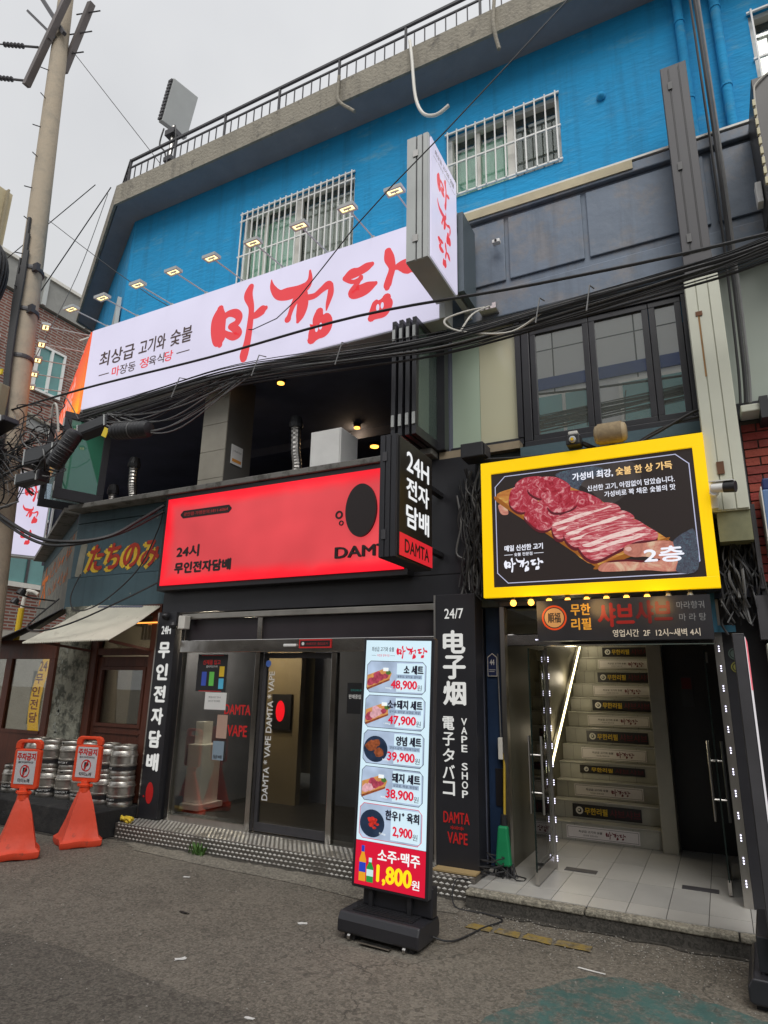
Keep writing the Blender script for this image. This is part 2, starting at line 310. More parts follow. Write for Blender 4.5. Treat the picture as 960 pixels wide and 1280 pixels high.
# ------------------------------------------------------------------ named materials
def asphalt(name, base, speck, teal=None):
    m = bpy.data.materials.new(name); m.use_nodes = True; t = m.node_tree; b = t.nodes['Principled BSDF']; MATS[name] = m
    tcn = N(t, 'ShaderNodeTexCoord'); P = tcn.outputs['Object']
    def noise(sc, de=6, ro=.6):
        n = N(t, 'ShaderNodeTexNoise'); n.inputs['Scale'].default_value = sc; n.inputs['Detail'].default_value = de; n.inputs['Roughness'].default_value = ro; t.links.new(P, n.inputs['Vector']); return n.outputs['Fac']
    def ramp(src, a, b_, c0, c1):
        r = N(t, 'ShaderNodeValToRGB'); r.color_ramp.elements[0].position = a; r.color_ramp.elements[1].position = b_; r.color_ramp.elements[0].color = (*c0, 1); r.color_ramp.elements[1].color = (*c1, 1); t.links.new(src, r.inputs[0]); return r.outputs[0]
    def mix(f, a, b_, mode='MIX'):
        x = N(t, 'ShaderNodeMix'); x.data_type = 'RGBA'; x.blend_type = mode
        if isinstance(f, float): x.inputs[0].default_value = f
        else: t.links.new(f, x.inputs[0])
        for s_, v in ((6, a), (7, b_)):
            if isinstance(v, tuple): x.inputs[s_].default_value = (*v, 1)
            else: t.links.new(v, x.inputs[s_])
        return x.outputs[2]
    def fac(src, lo, hi, a=0, c=1):
        r = N(t, 'ShaderNodeMapRange'); r.inputs[1].default_value = lo; r.inputs[2].default_value = hi; r.inputs[3].default_value = a; r.inputs[4].default_value = c; t.links.new(src, r.inputs[0]); return r.outputs[0]
    patch = ramp(noise(.9, 10, .72), .32, .68, tuple(v*.55 for v in base), tuple(v*1.32 for v in base))
    c = mix(fac(noise(.4, 5), .50, .56, 0, .42), patch, tuple(v*.55 for v in base))
    grain = noise(60, 4, .75)
    c = mix(fac(grain, .46, .66, 0, .85), c, tuple(v*2.1 for v in base)); c = mix(fac(grain, .46, .32, 0, .7), c, tuple(v*.4 for v in base))
    v = N(t, 'ShaderNodeTexVoronoi'); v.inputs['Scale'].default_value = 70; t.links.new(P, v.inputs['Vector'])
    c = mix(fac(v.outputs['Distance'], .22, .1, 0, .5), c, speck)
    vg = N(t, 'ShaderNodeTexVoronoi'); vg.inputs['Scale'].default_value = 42; vg.inputs['Randomness'].default_value = 1; t.links.new(P, vg.inputs['Vector'])
    sg = N(t, 'ShaderNodeSeparateColor'); t.links.new(vg.outputs['Color'], sg.inputs[0])
    c = mix(fac(sg.outputs[0], .55, 1.0, 0, .5), c, tuple(v*1.8 for v in base)); c = mix(fac(sg.outputs[1], .6, 1.0, 0, .55), c, tuple(v*.42 for v in base))
    stain = noise(1.7, 6, .6); c = mix(fac(stain, .60, .70, 0, .4), c, tuple(v*.5 for v in base)); c = mix(fac(noise(5.5, 4, .6), .66, .72, 0, .55), c, tuple(v*.45 for v in base))
    v2 = N(t, 'ShaderNodeTexVoronoi'); v2.inputs['Scale'].default_value = 26; t.links.new(P, v2.inputs['Vector'])
    c = mix(fac(v2.outputs['Distance'], .05, .03, 0, .5), c, (.42, .40, .36))
    vc = N(t, 'ShaderNodeTexVoronoi'); vc.feature = 'DISTANCE_TO_EDGE'; vc.inputs['Scale'].default_value = .55
    wn = N(t, 'ShaderNodeTexNoise'); wn.inputs['Scale'].default_value = 2.5; wn.inputs['Detail'].default_value = 6; t.links.new(P, wn.inputs['Vector'])
    vv = N(t, 'ShaderNodeVectorMath'); vv.operation = 'MULTIPLY_ADD'; vv.inputs[1].default_value = (.8, .8, .8); t.links.new(wn.outputs['Color'], vv.inputs[0]); t.links.new(P, vv.inputs[2]); t.links.new(vv.outputs[0], vc.inputs['Vector'])
    crack = fac(vc.outputs['Distance'], .0, .006, .8, 0)
    gate = fac(noise(.8, 3), .5, .56)
    cm = N(t, 'ShaderNodeMath'); cm.operation = 'MULTIPLY'; t.links.new(crack, cm.inputs[0]); t.links.new(gate, cm.inputs[1])
    c = mix(cm.outputs[0], c, tuple(x*.3 for x in base))
    if teal:
        wear = fac(noise(7, 9, .75), .44, .6, .12, .92); tc2 = ramp(noise(3, 6), .3, .7, tuple(x*.75 for x in teal), tuple(x*1.25 for x in teal))
        c = mix(wear, tc2, c)
    t.links.new(c, b.inputs['Base Color']); b.inputs['Roughness'].default_value = .85
    bp = N(t, 'ShaderNodeBump'); bp.inputs['Strength'].default_value = .7; bp.inputs['Distance'].default_value = .006; t.links.new(grain, bp.inputs['Height']); t.links.new(bp.outputs[0], b.inputs['Normal'])
    return m
M_ASPH = asphalt('asphalt', (.145, .130, .106), (.25, .23, .2))
M_TEAL = asphalt('worn teal paint', (.132, .117, .098), (.25, .23, .2), (.045, .125, .115))
M_YELP = asphalt('worn yellow paint', (.132, .117, .098), (.25, .23, .2), (.36, .25, .045))
M_CONCP = asphalt('patched concrete edge', (.19, .175, .145), (.3, .28, .24))
M_GRAN = asphalt('granite kerb', (.27, .25, .2), (.42, .4, .35))
M_BLUE = two_tone('blue stucco', (.010, .295, .60), (.10, .34, .52), .56, .72, scale=2.6, rough=.85, bump=.55, bscale=13, stretch=(.6, 1, 1.7))
def streaks(m_, dark, lo=.52, hi=.72, amt=.55, sc=(5, 5, .35)):
    """rain streaks and grime running down a wall"""
    t = m_.node_tree; b = t.nodes['Principled BSDF']; src = b.inputs['Base Color'].links[0].from_socket
    tcn = N(t, 'ShaderNodeTexCoord'); mp = N(t, 'ShaderNodeMapping'); mp.inputs['Scale'].default_value = sc; t.links.new(tcn.outputs['Object'], mp.inputs[0])
    n = N(t, 'ShaderNodeTexNoise'); n.inputs['Scale'].default_value = 1; n.inputs['Detail'].default_value = 8; n.inputs['Roughness'].default_value = .65; t.links.new(mp.outputs[0], n.inputs['Vector'])
    r = N(t, 'ShaderNodeMapRange'); r.inputs[1].default_value = lo; r.inputs[2].default_value = hi; r.inputs[4].default_value = amt; t.links.new(n.outputs['Fac'], r.inputs[0])
    x = N(t, 'ShaderNodeMix'); x.data_type = 'RGBA'; t.links.new(r.outputs[0], x.inputs[0]); t.links.new(src, x.inputs[6]); x.inputs[7].default_value = (*dark, 1); t.links.new(x.outputs[2], b.inputs['Base Color'])
streaks(M_BLUE, (.012, .15, .30), .50, .74, .62)
M_NAVY = two_tone('navy painted render', (.16, .20, .26), (.21, .215, .235), .5, .62, scale=2.5, rough=.6, bump=.5, bscale=6)
M_CONC = two_tone('weathered concrete', (.30, .275, .225), (.13, .12, .105), .56, .7, scale=5, rough=.9, bump=.8, bscale=25)
M_SOFF = two_tone('stained soffit concrete', (.25, .26, .29), (.40, .39, .37), .66, .72, scale=3, rough=.9, bump=.4, bscale=12)
M_TEALW = two_tone('dark teal painted metal', (.07, .125, .15), (.35, .33, .27), .66, .70, scale=7, rough=.6, bump=.2, bscale=12)
streaks(M_NAVY, (.08,.10,.13)); streaks(M_CONC, (.09,.085,.075)); streaks(M_TEALW, (.03,.05,.06))
M_STEEL = mat('brushed steel', (.55, .53, .5), rough=.3, metal=1, var=.12, scale=6, stretch=(1, 1, .15))
M_CHROME = mat('polished steel', (.6, .58, .55), rough=.12, metal=1, var=.08, scale=4, bump=.08, bscale=3)
M_BLK = mat('black powder coat', (.020, .020, .023), rough=.45, var=.2, scale=3)
M_BLK2 = mat('satin black panel', (.026, .026, .031), rough=.35, var=.15, scale=2)
M_DGREY = mat('charcoal metal', (.062, .060, .066), rough=.5, var=.2, scale=2)
M_WHT = mat('white paint', (.80, .80, .78), rough=.5, var=.06, scale=5)
M_WFRM = mat('aged white frame', (.72, .70, .64), rough=.5, var=.1, scale=6)
M_GRYP = mat('light grey sign casing', (.50, .52, .51), rough=.4, var=.06, scale=4)
M_BEIGE = mat('cream painted board', (.60, .61, .51), rough=.6, var=.06, scale=2)
M_BRN = mat('brown painted wood', (.105, .032, .018), rough=.5, var=.3, scale=5, bump=.2, bscale=20, stretch=(3, 3, .5))
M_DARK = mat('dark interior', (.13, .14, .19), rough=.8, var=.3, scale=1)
M_RUB = mat('black cable sheath', (.026, .026, .028), rough=.55, var=.2, scale=8)
M_GCAB = mat('grey cable sheath', (.16, .16, .16), rough=.6, var=.2, scale=8)
M_WCAB = mat('white cable sheath', (.55, .53, .48), rough=.6, var=.15, scale=8)
M_GLASS = glass('clear glass', (.86, .9, .88), refl=1.2)
M_GDARK = glass('dark window glass', (.32, .36, .35), refl=10, film=.28, filmcol=(.42, .46, .42))  # grey film layer puts a paler street reflection into the glass colour
M_GBAR = glass('bar window glass', (.8, .8, .77), refl=.35)
M_PLIT = emis('lit white pillar lettering', (.62, .62, .60), .9)
M_GSHOP = glass('shop glass', (.86, .87, .84), refl=.4)
M_GGRN = glass('green reflecting glass', (.3, .42, .36), refl=2.0, film=.8, filmcol=(.05, .24, .15))
M_GFROST = glass('frosted film glass', (.6, .65, .6), refl=1.1, rough=.12, film=.9, filmcol=(.52, .64, .50))
M_CURT = mat('green curtain', (.38, .72, .58), rough=.9, var=.15, scale=3)
M_BLIND = mat('grey blind', (.34, .34, .32), rough=.9, var=.15, scale=3)
M_WPRINT = mat('white vinyl print', (.78, .78, .76), rough=.5, var=.04)
M_KPRINT = mat('black vinyl print', (.012, .01, .012), rough=.5, var=0)
M_RPRINT = mat('red vinyl print', (.62, .02, .02), rough=.5, var=.05)
M_BULB = emis('warm bulb', (1, .42, .06), 4.2, gloss=False)
M_LED = emis('cool white led', (.8, .78, 1), 3, gloss=False)

# ------------------------------------------------------------------ ground
g = MB(); g.add([(-150,-60,0),(120,-60,0),(120,150,0),(-150,150,0)], [(0,1,2,3)])
tag(make('road', g, M_ASPH), kind='structure')
def blob(cx, cy, pts, z): return [(cx+x, cy+y, z) for x, y in pts]
def wobble(pts, amt, k=6):
    o = []
    for i in range(len(pts)):
        a, b = pts[i], pts[(i+1) % len(pts)]
        for j in range(k): t = j/k; o.append((a[0]+(b[0]-a[0])*t+random.uniform(-amt, amt), a[1]+(b[1]-a[1])*t+random.uniform(-amt, amt)))
    return o
tm = MB(); tm.poly([(x, y, .004) for x, y in wobble([(-1.25,3.3),(.9,3.25),(.95,4.15),(-.1,4.3),(-.55,4.45),(-.95,4.28),(-1.12,3.9)], .045)])
tag(make('road_marking', tm, M_TEAL), kind='structure')
ym = MB()
for a, b in ((-1.74,-1.56),(-1.54,-1.36),(-1.345,-1.15),(-1.13,-.90)):
    ym.poly([(x, y, .008) for x, y in wobble([(a,4.70),(b,4.69),(b-.01,4.79),(a+.01,4.80)], .006, 4)])
tag(make('road_marking', ym, M_YELP), kind='structure')
M_PATCH = asphalt('darker road patch', (.105, .095, .079), (.2, .18, .15))
pa = MB(); pa.poly([(x, y, .003) for x, y in wobble([(-9,1.2),(-1.9,1.2),(-2.1,2.6),(-2.25,3.02),(-3.2,3.08),(-4.5,3.12),(-9,3.2)], .03, 8)]); tag(make('road_patch', pa, M_PATCH), kind='structure')
M_GUT = asphalt('gutter shade and grime', (.055, .050, .042), (.12, .11, .09))  # dark strips paint contact shadow and grime along kerb, step and platform
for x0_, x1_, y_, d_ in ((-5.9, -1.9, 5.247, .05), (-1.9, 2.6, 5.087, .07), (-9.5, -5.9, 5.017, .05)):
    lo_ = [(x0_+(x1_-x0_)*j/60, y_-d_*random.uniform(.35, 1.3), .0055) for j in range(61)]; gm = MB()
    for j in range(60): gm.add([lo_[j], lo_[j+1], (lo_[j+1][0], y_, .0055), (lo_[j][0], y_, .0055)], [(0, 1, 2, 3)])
    tag(make('road_shade_grime', gm, M_GUT), kind='structure')
cp = MB(); cp.poly([(x, y, .004) for x, y in wobble([(-5.3,5.0),(-2.6,4.86),(-1.9,4.95),(-1.9,5.10),(-1.84,5.25),(-5.86,5.25),(-5.5,5.15)], .03, 5)])
tag(make('road_edge', cp, M_CONCP), kind='structure')
# kerb: pale granite slabs on a dirty concrete base
M_KBASE = asphalt('dirty kerb base', (.065, .060, .052), (.12, .11, .1))
kerb = tag(make('kerb', MB().box(-1.88, 2.79, 5.10, 5.19, 0, .085), M_KBASE), kind='structure')
for i, (a, b) in enumerate(((-1.88, -1.01), (-1.0, -.06), (-.05, .89), (.9, 1.84), (1.85, 2.79))):
    k = MB(); k.box(a, b, 5.088, 5.19, .086, .12); make('kerb_stone', k, M_GRAN, kerb, bevel=.008)
# tiled entrance floor
M_TILE = mat('pale floor tile', (.50, .485, .45), rough=.35, var=.1, scale=2.5)
M_TILE2 = mat('pale floor tile, greyer', (.44, .43, .405), rough=.4, var=.12, scale=2.5)
M_GROUT = mat('dark grout', (.08, .075, .07), rough=.9, var=.2)
fb = MB(); fb.box(-1.9, .36, 5.192, 7.6, 0, .114); floor = tag(make('entrance_floor', fb, M_GROUT), kind='structure')
xs = [-1.9, -1.778, -1.52, -1.262, -1.004, -.746, -.488, -.23, .028, .286, .36]
for i in range(len(xs)-1):
    ys = [5.195, 5.38, 5.88, 6.38, 6.88, 7.38, 7.58] if i % 1 == 0 else []
    off = [0, .12, .05, .14][i % 4]
    ys = [5.195] + [y+off*.0 for y in (5.43, 5.97, 6.51, 7.05, 7.59)]
    for a, b in zip(ys[:-1], ys[1:]):
        t = MB(); t.box(xs[i]+.0025, xs[i+1]-.0025, a+.0025, b-.0025, .112, .12+random.uniform(0, .0012))
        make('floor_tile', t, random.choice((M_TILE, M_TILE, M_TILE2)), floor)
# right hand pavement beyond the entrance
pb = MB(); pb.box(.362, 12, 5.192, 5.6, 0, .118); tag(make('pavement', pb, M_CONCP), kind='structure')

# litter
for i, (x, y, L, wd, rz, lab) in enumerate([(-.85,4.42,.16,.012,-.1,'thin white strip of litter lying on the teal road paint'),(-2.75,4.2,.07,.03,.5,'torn white paper scrap on the asphalt left of the menu stand'),(-3.05,3.35,.07,.03,.9,'white paper scrap in the middle of the road foreground'),(-2.25,3.0,.05,.016,.2,'small white cigarette end in the near right road'),(-4.2,4.6,.05,.02,.3,'tiny pale scrap in front of the metal step'),(-3.6,3.95,.09,.02,-.1,'short black plastic strip on the road before the vape shop')]):
    b = MB(); pts = wobble([(-L/2,-wd/2),(L/2,-wd/2),(L/2,wd/2),(-L/2,wd/2)], wd*.22, 3); c, s_ = math.cos(rz), math.sin(rz)
    b.prism([(x+a*c-q*s_, y+a*s_+q*c, .004) for a, q in pts], (0, 0, .003))
    tag(make('litter', b, M_KPRINT if 'black' in lab else M_WHT), lab, 'litter', 'scraps of litter on the road')
# loose grit, too fine to count
gr = MB()
for i in range(1100):
    if random.random() < .7: x, y = random.uniform(-1.9, 1.2), 5.07-abs(random.gauss(0, .25))
    else: x, y = random.uniform(-6, 1), random.uniform(1.8, 5)
    r_ = random.uniform(.0018, .0042); gr.obox((x, y, r_*.5+.004), (r_, 0, 0), (0, r_*.8, 0), (0, 0, r_*.5))
tag(make('grit', gr, mat('pale grit', (.42,.40,.36), rough=.9)), 'pale loose grit scattered along the kerb and over the asphalt', 'grit', kind='stuff')

# ------------------------------------------------------------------ blue building: upper storeys
BB = thing('blue_building', 'bright blue rendered building with concrete eave and navy first floor band', 'building', (-3, 5.9, 0))
def wall_holes(mb, x0, x1, z0, z1, y0, y1, holes):
    """wall from x0 to x1 with rectangular openings (sorted by x, same band or not)"""
    x = x0
    for hx0, hx1, hz0, hz1 in holes:
        if hx0 > x: mb.box(x, hx0, y0, y1, z0, z1)
        if hz0 > z0: mb.box(hx0, hx1, y0, y1, z0, hz0)
        if hz1 < z1: mb.box(hx0, hx1, y0, y1, hz1, z1)
        x = hx1
    if x < x1: mb.box(x, x1, y0, y1, z0, z1)
W1 = (-5.44, -3.57, 6.75, 8.13); W2 = (-2.29, -.94, 7.15, 8.12); W3 = (.93, 2.3, 6.98, 8.17)
wb = MB(); wall_holes(wb, -7.72, 7, 6.62, 8.86, 5.9, 6.1, [W1, W2, W3])
make('upper_wall', wb, M_BLUE, BB)
# building core behind so that the block is solid
cb = MB(); cb.prism([(-7.3,6.6,6.7),(7,6.6,6.7),(7,16,6.7),(-11.6,16,6.7),(-11.1,8.1,6.7),(-8.1,6.4,6.7)], (0, 0, 2.1)); make('core', cb, M_BLUE, BB)
# eave slab with weathered concrete edge
ev = MB(); ev.prism([(-7.66,5.5,8.82),(7,5.5,8.82),(7,16,8.82),(-11.9,16,8.82),(-11.18,7.52,8.82)], (0, 0, .24)); make('eave_slab', ev, M_SOFF, BB)
ed = MB(); ed.prism([(-7.70,5.46,8.80),(7,5.46,8.80),(7,5.497,8.80),(-7.68,5.497,8.80)], (0, 0, .36))
ed.box(-7.66, 7, 5.5, 5.62, 9.062, 9.16); ed.bar((-7.69,5.475,8.98), (-11.2,7.51,8.98), .04, .36); ed.bar((-11.2,7.52,8.98), (-11.92,16,8.98), .04, .36)
make('eave_edge', ed, M_CONC, BB)
# sloping fin at the left end
# side wall continuing around the corner
sw = MB(); sw.prism([(-7.73,5.9,6.45),(-11.05,7.83,6.45),(-11.05,7.83,8.815),(-7.73,5.9,8.815)], CN*-.2); make('side_wall', sw, M_BLUE, BB)
# roof railing
rl = make('roof_railing', MB().bar((-7.6,5.58,9.70), (7,5.58,9.70), .035, .035).bar((-7.6,5.58,9.56), (7,5.58,9.56), .022, .022), M_DGREY, BB)
p0 = MB().bar((-7.6,5.58,9.16), (-7.6,5.58,9.70), .028); post = make('railing_post', p0, M_DGREY, rl)
for i in range(1, 15): rep(post, (i*.98, 0, 0))
b0 = MB().bar((-7.48,5.58,9.16), (-7.48,5.58,9.56), .013); bal = make('baluster', b0, M_DGREY, rl)
for i in range(1, 110):
    if i % 7 != 6: rep(bal, (i*.14-.0, 0, 0))
make('side_rail', MB().bar((-7.6,5.58,9.70), (-11.1,7.61,9.70), .05).bar((-7.6,5.58,9.56), (-11.1,7.61,9.56), .03), M_DGREY, rl)
sb0 = MB().bar((-7.72,5.65,9.16), (-7.72,5.65,9.70), .018); sb = make('baluster', sb0, M_DGREY, rl)
for i in range(1, 24): rep(sb, CD*(i*.16))
make('roof_curb', MB().bar((-7.64,5.6,9.11), (-11.1,7.63,9.11), .12, .1), M_CONC, rl)

def blue_window(x0, x1, z0, z1, split, left_mat, right_mat, nbars, hz):
    y = 5.97; fr = MB(); t = .05
    fr.box(x0, x1, y, y+.08, z1-t, z1); fr.box(x0, x1, y, y+.08, z0, z0+t); fr.box(x0, x0+t, y, y+.08, z0+t, z1-t); fr.box(x1-t, x1, y, y+.08, z0+t, z1-t)
    fr.box(split-.04, split+.04, y+.005, y+.07, z0+t, z1-t); fr.box(x0+t+.3, x0+t+.34, y+.03, y+.07, z0+t, z1-t)
    wdw = make('window', fr, M_WFRM, BB)
    make('pane', MB().box(x0+t, x1-t, y+.075, y+.083, z0+t, z1-t), glass('old window glass', (.9, .93, .9), refl=.3), wdw)
    for a, b, mm in ((x0+t, split-.04, left_mat), (split+.04, x1-t, right_mat)):
        cu = MB(); n = int((b-a)/.035); zz = z1-t-.1
        vs = []
        for i in range(n+1):
            xx = a+(b-a)*i/n; yy = 6.10+.012*math.sin(i*1.7)
            vs += [(xx, yy, z0+t), (xx, yy, zz)]
        cu.add(vs, [(2*i, 2*i+2, 2*i+3, 2*i+1) for i in range(n)]); make('curtain', cu, mm, wdw)
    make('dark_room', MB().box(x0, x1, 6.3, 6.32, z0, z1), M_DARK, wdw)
    ho = MB()
    for z in hz: ho.bar((x0-.01, 5.88, z), (x1+.01, 5.88, z), .02, .02)
    make('bar_rail', ho, M_WHT, wdw)
    st = (x1-x0-.06)/(nbars-1); bar = make('security_bar', MB().bar((x0+.03,5.865,z0+.02), (x0+.03,5.865,z1-.02), .015), M_WHT, wdw)
    for i in range(1, nbars): rep(bar, (i*st, 0, 0))
blue_window(*W1, -4.5, M_CURT, M_BLIND, 20, (8.09, 7.97, 7.38, 6.8))
blue_window(*W2, -1.52, M_CURT, mat('dark curtain', (.07, .07, .065), rough=.9), 12, (8.08, 7.62, 7.17))
blue_window(*W3, 1.5, M_WFRM, M_BLIND, 9, (8.13, 7.55, 7.0))
# vents, downpipes, hanging hoses
make('wall_vent', MB().lathe((-.49,5.9,7.8), [(.045,0),(.05,.02),(.03,.05),(.005,.06)], 14, (0,-1,0)), M_BLUE, BB, smooth=True)
for x in (.33, .66): 
    make('downpipe', MB().tube([(x,5.84,9.0),(x,5.84,6.64)], .045, 12), M_BLUE, BB, smooth=True)
    for z in (8.3, 7.3): make('pipe_bracket', MB().lathe((x,5.84,z), [(.052,0),(.052,.03)], 12), M_BLUE, BB)
def hose(pts, r, mm, lab):
    return tag(make('hanging_pipe', MB().tube(smooth_line(pts, 6), r, 8), mm, smooth=True), lab, 'pipe', 'loose pipes hanging from the eave')
hose([(-2.57,5.42,9.22),(-2.53,5.40,8.9),(-2.48,5.4,8.3),(-2.38,5.4,8.0),(-2.22,5.4,7.9),(-2.06,5.4,7.96)], .02, M_WFRM, 'long white hooked pipe hanging from the eave above the projecting sign')
hose([(-3.58,5.43,9.2),(-3.58,5.42,8.85),(-3.5,5.4,8.68),(-3.38,5.4,8.55),(-3.31,5.4,8.47)], .022, M_CONC, 'short cracked pipe hanging from the eave left of the white one')
hose([(-1.5,5.43,9.28),(-1.52,5.42,8.95),(-1.5,5.4,8.7),(-1.46,5.4,8.45)], .022, M_CONC, 'short cracked pipe hanging from the eave at the top right')
# navy band
nb = MB(); nb.box(-2.2, 7, 5.66, 5.9, 5.24, 6.6); nb.box(-8.0, -2.2, 5.66, 5.9, 5.42, 6.6)
make('navy_band', nb, M_NAVY, BB)
pn = MB()
for a, b in ((-2.18,-1.545),(-1.50,-.75),(-.70,.36),(.42,2.0)):
    pn.box(a, b, 5.635, 5.66, 5.68, 6.43)
make('band_panel', pn, M_NAVY, BB, bevel=.008)
make('band_ledge', MB().box(-2.2, 7, 5.60, 5.66, 6.47, 6.585).box(-2.2, 7, 5.62, 5.66, 5.26, 5.58), M_NAVY, BB, bevel=.012)
make('flashing', MB().box(-8.2, 7, 5.59, 5.9, 6.602, 6.625), M_WFRM, BB)
make('cream_strip', MB().box(-2.05, -.24, 5.585, 5.60, 6.50, 6.60), mat('peeling cream strip', (.5, .44, .3), rough=.8, var=.2), BB)
make('corner_flashing', MB().prism([ch(.25,-.17,6.4),ch(1.05,-.17,6.4),ch(.25,-.17,7.45)], CN*.06), M_GRYP, BB)

# ------------------------------------------------------------------ first floor right: windows over the entrance
FW = thing('window_bank', 'dark framed first floor windows above the yellow sign, reflecting the street', 'window', (-1, 5.75, 3.85))
def sash(x0, x1, z0, z1, gl, name='sash', t=.055, y=5.74):
    f = MB(); f.box(x0, x1, y, y+.06, z1-t, z1); f.box(x0, x1, y, y+.06, z0, z0+t); f.box(x0, x0+t, y, y+.06, z0+t, z1-t); f.box(x1-t, x1, y, y+.06, z0+t, z1-t)
    s_ = make(name, f, M_BLK2, FW, bevel=.004); make('pane', MB().box(x0+t, x1-t, y+.025, y+.035, z0+t, z1-t), gl, s_); return s_
make('outer_frame', MB().box(-1.44, .12, 5.72, 5.86, 3.82, 3.9).box(-1.44, .12, 5.72, 5.86, 5.10, 5.24).box(-1.44, -1.36, 5.72, 5.86, 3.9, 5.1).box(.04, .12, 5.72, 5.86, 3.9, 5.1), M_BLK2, FW, bevel=.006)
sash(-1.355, -.785, 3.905, 5.095, M_GDARK); sash(-.78, -.245, 3.905, 5.095, M_GDARK); sash(-.24, .035, 3.905, 5.095, M_GDARK)
make('fixed_pane', MB().box(-2.26, -1.90, 5.78, 5.79, 3.95, 5.24), M_GFROST, FW); make('fixed_pane', MB().box(-1.897, -1.5, 5.78, 5.79, 3.95, 5.24), glass('yellowed film glass', (.6, .65, .6), refl=1.1, rough=.12, film=.9, filmcol=(.64, .62, .44)), FW)
make('fixed_pane', MB().box(.36, 3.2, 5.78, 5.79, 3.95, 5.24), glass('pale film glass', (.6,.65,.62), refl=1.2, rough=.08, film=.9, filmcol=(.48,.53,.47)), FW)
make('bottom_rail', MB().box(-2.3, -1.45, 5.72, 5.84, 3.88, 3.948), M_BLK2, FW); make('bottom_rail', MB().box(.36, 3.2, 5.72, 5.84, 3.85, 3.948), M_BLK2, FW)
make('mullion', MB().box(-1.5, -1.445, 5.71, 5.84, 3.95, 5.24), M_BLK2, FW)
make('room_behind', MB().box(-2.26, 3.2, 6.6, 6.62, 3.8, 5.3), mat('dim room wall', (.10, .105, .1), rough=.9, var=.4, scale=1), FW)
# grid of curtain tapes seen faintly in the right windows
FS = thing('facade_strip', 'dark painted wall strip between the yellow sign and the upper windows', 'wall', (-1, 5.65, 3.0))
make('wall_strip', MB().box(-2.28, .36, 5.68, 5.9, 2.32, 3.82), mat('dark green-grey render', (.06, .075, .075), rough=.8, var=.3, scale=4), FS)
make('ledge_board', MB().box(-2.28, -1.46, 5.60, 5.72, 3.80, 3.875), mat('weathered tan ledge', (.32, .26, .18), rough=.9, var=.3), FS)
make('ledge_board', MB().box(-1.455, .12, 5.60, 5.715, 3.70, 3.80), M_TEALW, FS)

# ------------------------------------------------------------------ first floor left: open dining room
DR = thing('dining_room', 'dark open-fronted dining room behind the big white sign', 'room', (-5, 6, 3.85))
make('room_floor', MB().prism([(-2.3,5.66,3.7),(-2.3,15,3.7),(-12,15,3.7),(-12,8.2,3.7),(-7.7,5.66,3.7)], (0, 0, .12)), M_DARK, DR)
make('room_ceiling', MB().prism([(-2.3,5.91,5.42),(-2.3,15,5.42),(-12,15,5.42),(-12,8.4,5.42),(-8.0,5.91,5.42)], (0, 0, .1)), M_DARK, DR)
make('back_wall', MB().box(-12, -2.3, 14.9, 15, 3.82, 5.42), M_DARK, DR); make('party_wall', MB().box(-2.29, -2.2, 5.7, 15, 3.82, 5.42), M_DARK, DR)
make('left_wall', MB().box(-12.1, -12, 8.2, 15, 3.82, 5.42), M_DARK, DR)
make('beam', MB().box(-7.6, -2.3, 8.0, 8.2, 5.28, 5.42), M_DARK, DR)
for i, (x, y) in enumerate([(-5.75,6.03),(-5.22,6.03),(-4.67,6.05),(-4.5,7.76),(-4.63,8.57),(-7.9,8.81),(-6.6,9.8),(-3.4,10.2)]):
    s_ = .045 if i != 4 else .07
    cl = thing('ceiling_lamp', ['small warm spot lamp above the tiled pillar','small spot lamp right of the tiled pillar top','tiny warm lamp at the ceiling edge near the middle of the opening','lamp glowing just above the white cabinet','round yellow lamp right of the white cabinet','cool lamp deep in the room above the exhaust ducts','unlit looking lamp far back left of the pillar','dim lamp far back on the right of the room'][i], 'ceiling lamp', (x, y, 5.42), 'ceiling lamps in the open dining room')
    make('housing', MB().lathe((x,y,5.36), [(s_*1.3,0),(s_*1.3,.06)], 12), M_BLK, cl); make('lamp_disc', MB().lathe((x,y,5.345), [(s_,0),(s_,.014)], 12), M_BULB, cl)
for (x, y) in ((-5.6, 5.98), (-4.6, 7.9)):
    l = bpy.data.lights.new('ceiling_glow', 'POINT'); l.energy = 1.2; l.color = (1, .7, .4); l.shadow_soft_size = .05
    lo = bpy.data.objects.new('ceiling_glow', l); COL.objects.link(lo); lo.location = (x, y-.03, 5.3)
# pillar with pale tiles on its street face
PL = thing('tiled_pillar', 'square pillar with pale tiled front and dark side in the open room', 'pillar', (-5.3, 5.9, 3.82))
make('core', MB().box(-5.50, -5.115, 5.62, 6.1, 3.82, 5.42), mat('dark pillar side', (.10, .098, .09), rough=.4, var=.15), PL)
for z0, z1 in ((3.82,4.0),(4.005,4.36),(4.365,4.72),(4.725,5.08),(5.085,5.42)):
    make('wall_tile', MB().box(-5.505, -5.11, 5.60, 5.62, z0, z1), mat('pale grey stone tile', (.33, .31, .26), rough=.6, var=.12, scale=3), PL, bevel=.002)
nt_ = tag(make('notice', MB().box(-5.112, -5.106, 5.72, 5.93, 4.22, 4.47), M_WPRINT), 'white notice with an orange footer stuck on the side of the pillar', 'notice')
PN = Pl((-5.106, 5.72, 4.22), (0, 1, 0)); mb = MB(); rect(mb, PN, .02, .19, .03, .07, .001); make('footer', mb, mat('orange print', (.7,.3,.05), rough=.6), nt_)
text(PN, '고객님께 안내', .03, .18, .16, .185, M_KPRINT, nt_, d=.001)
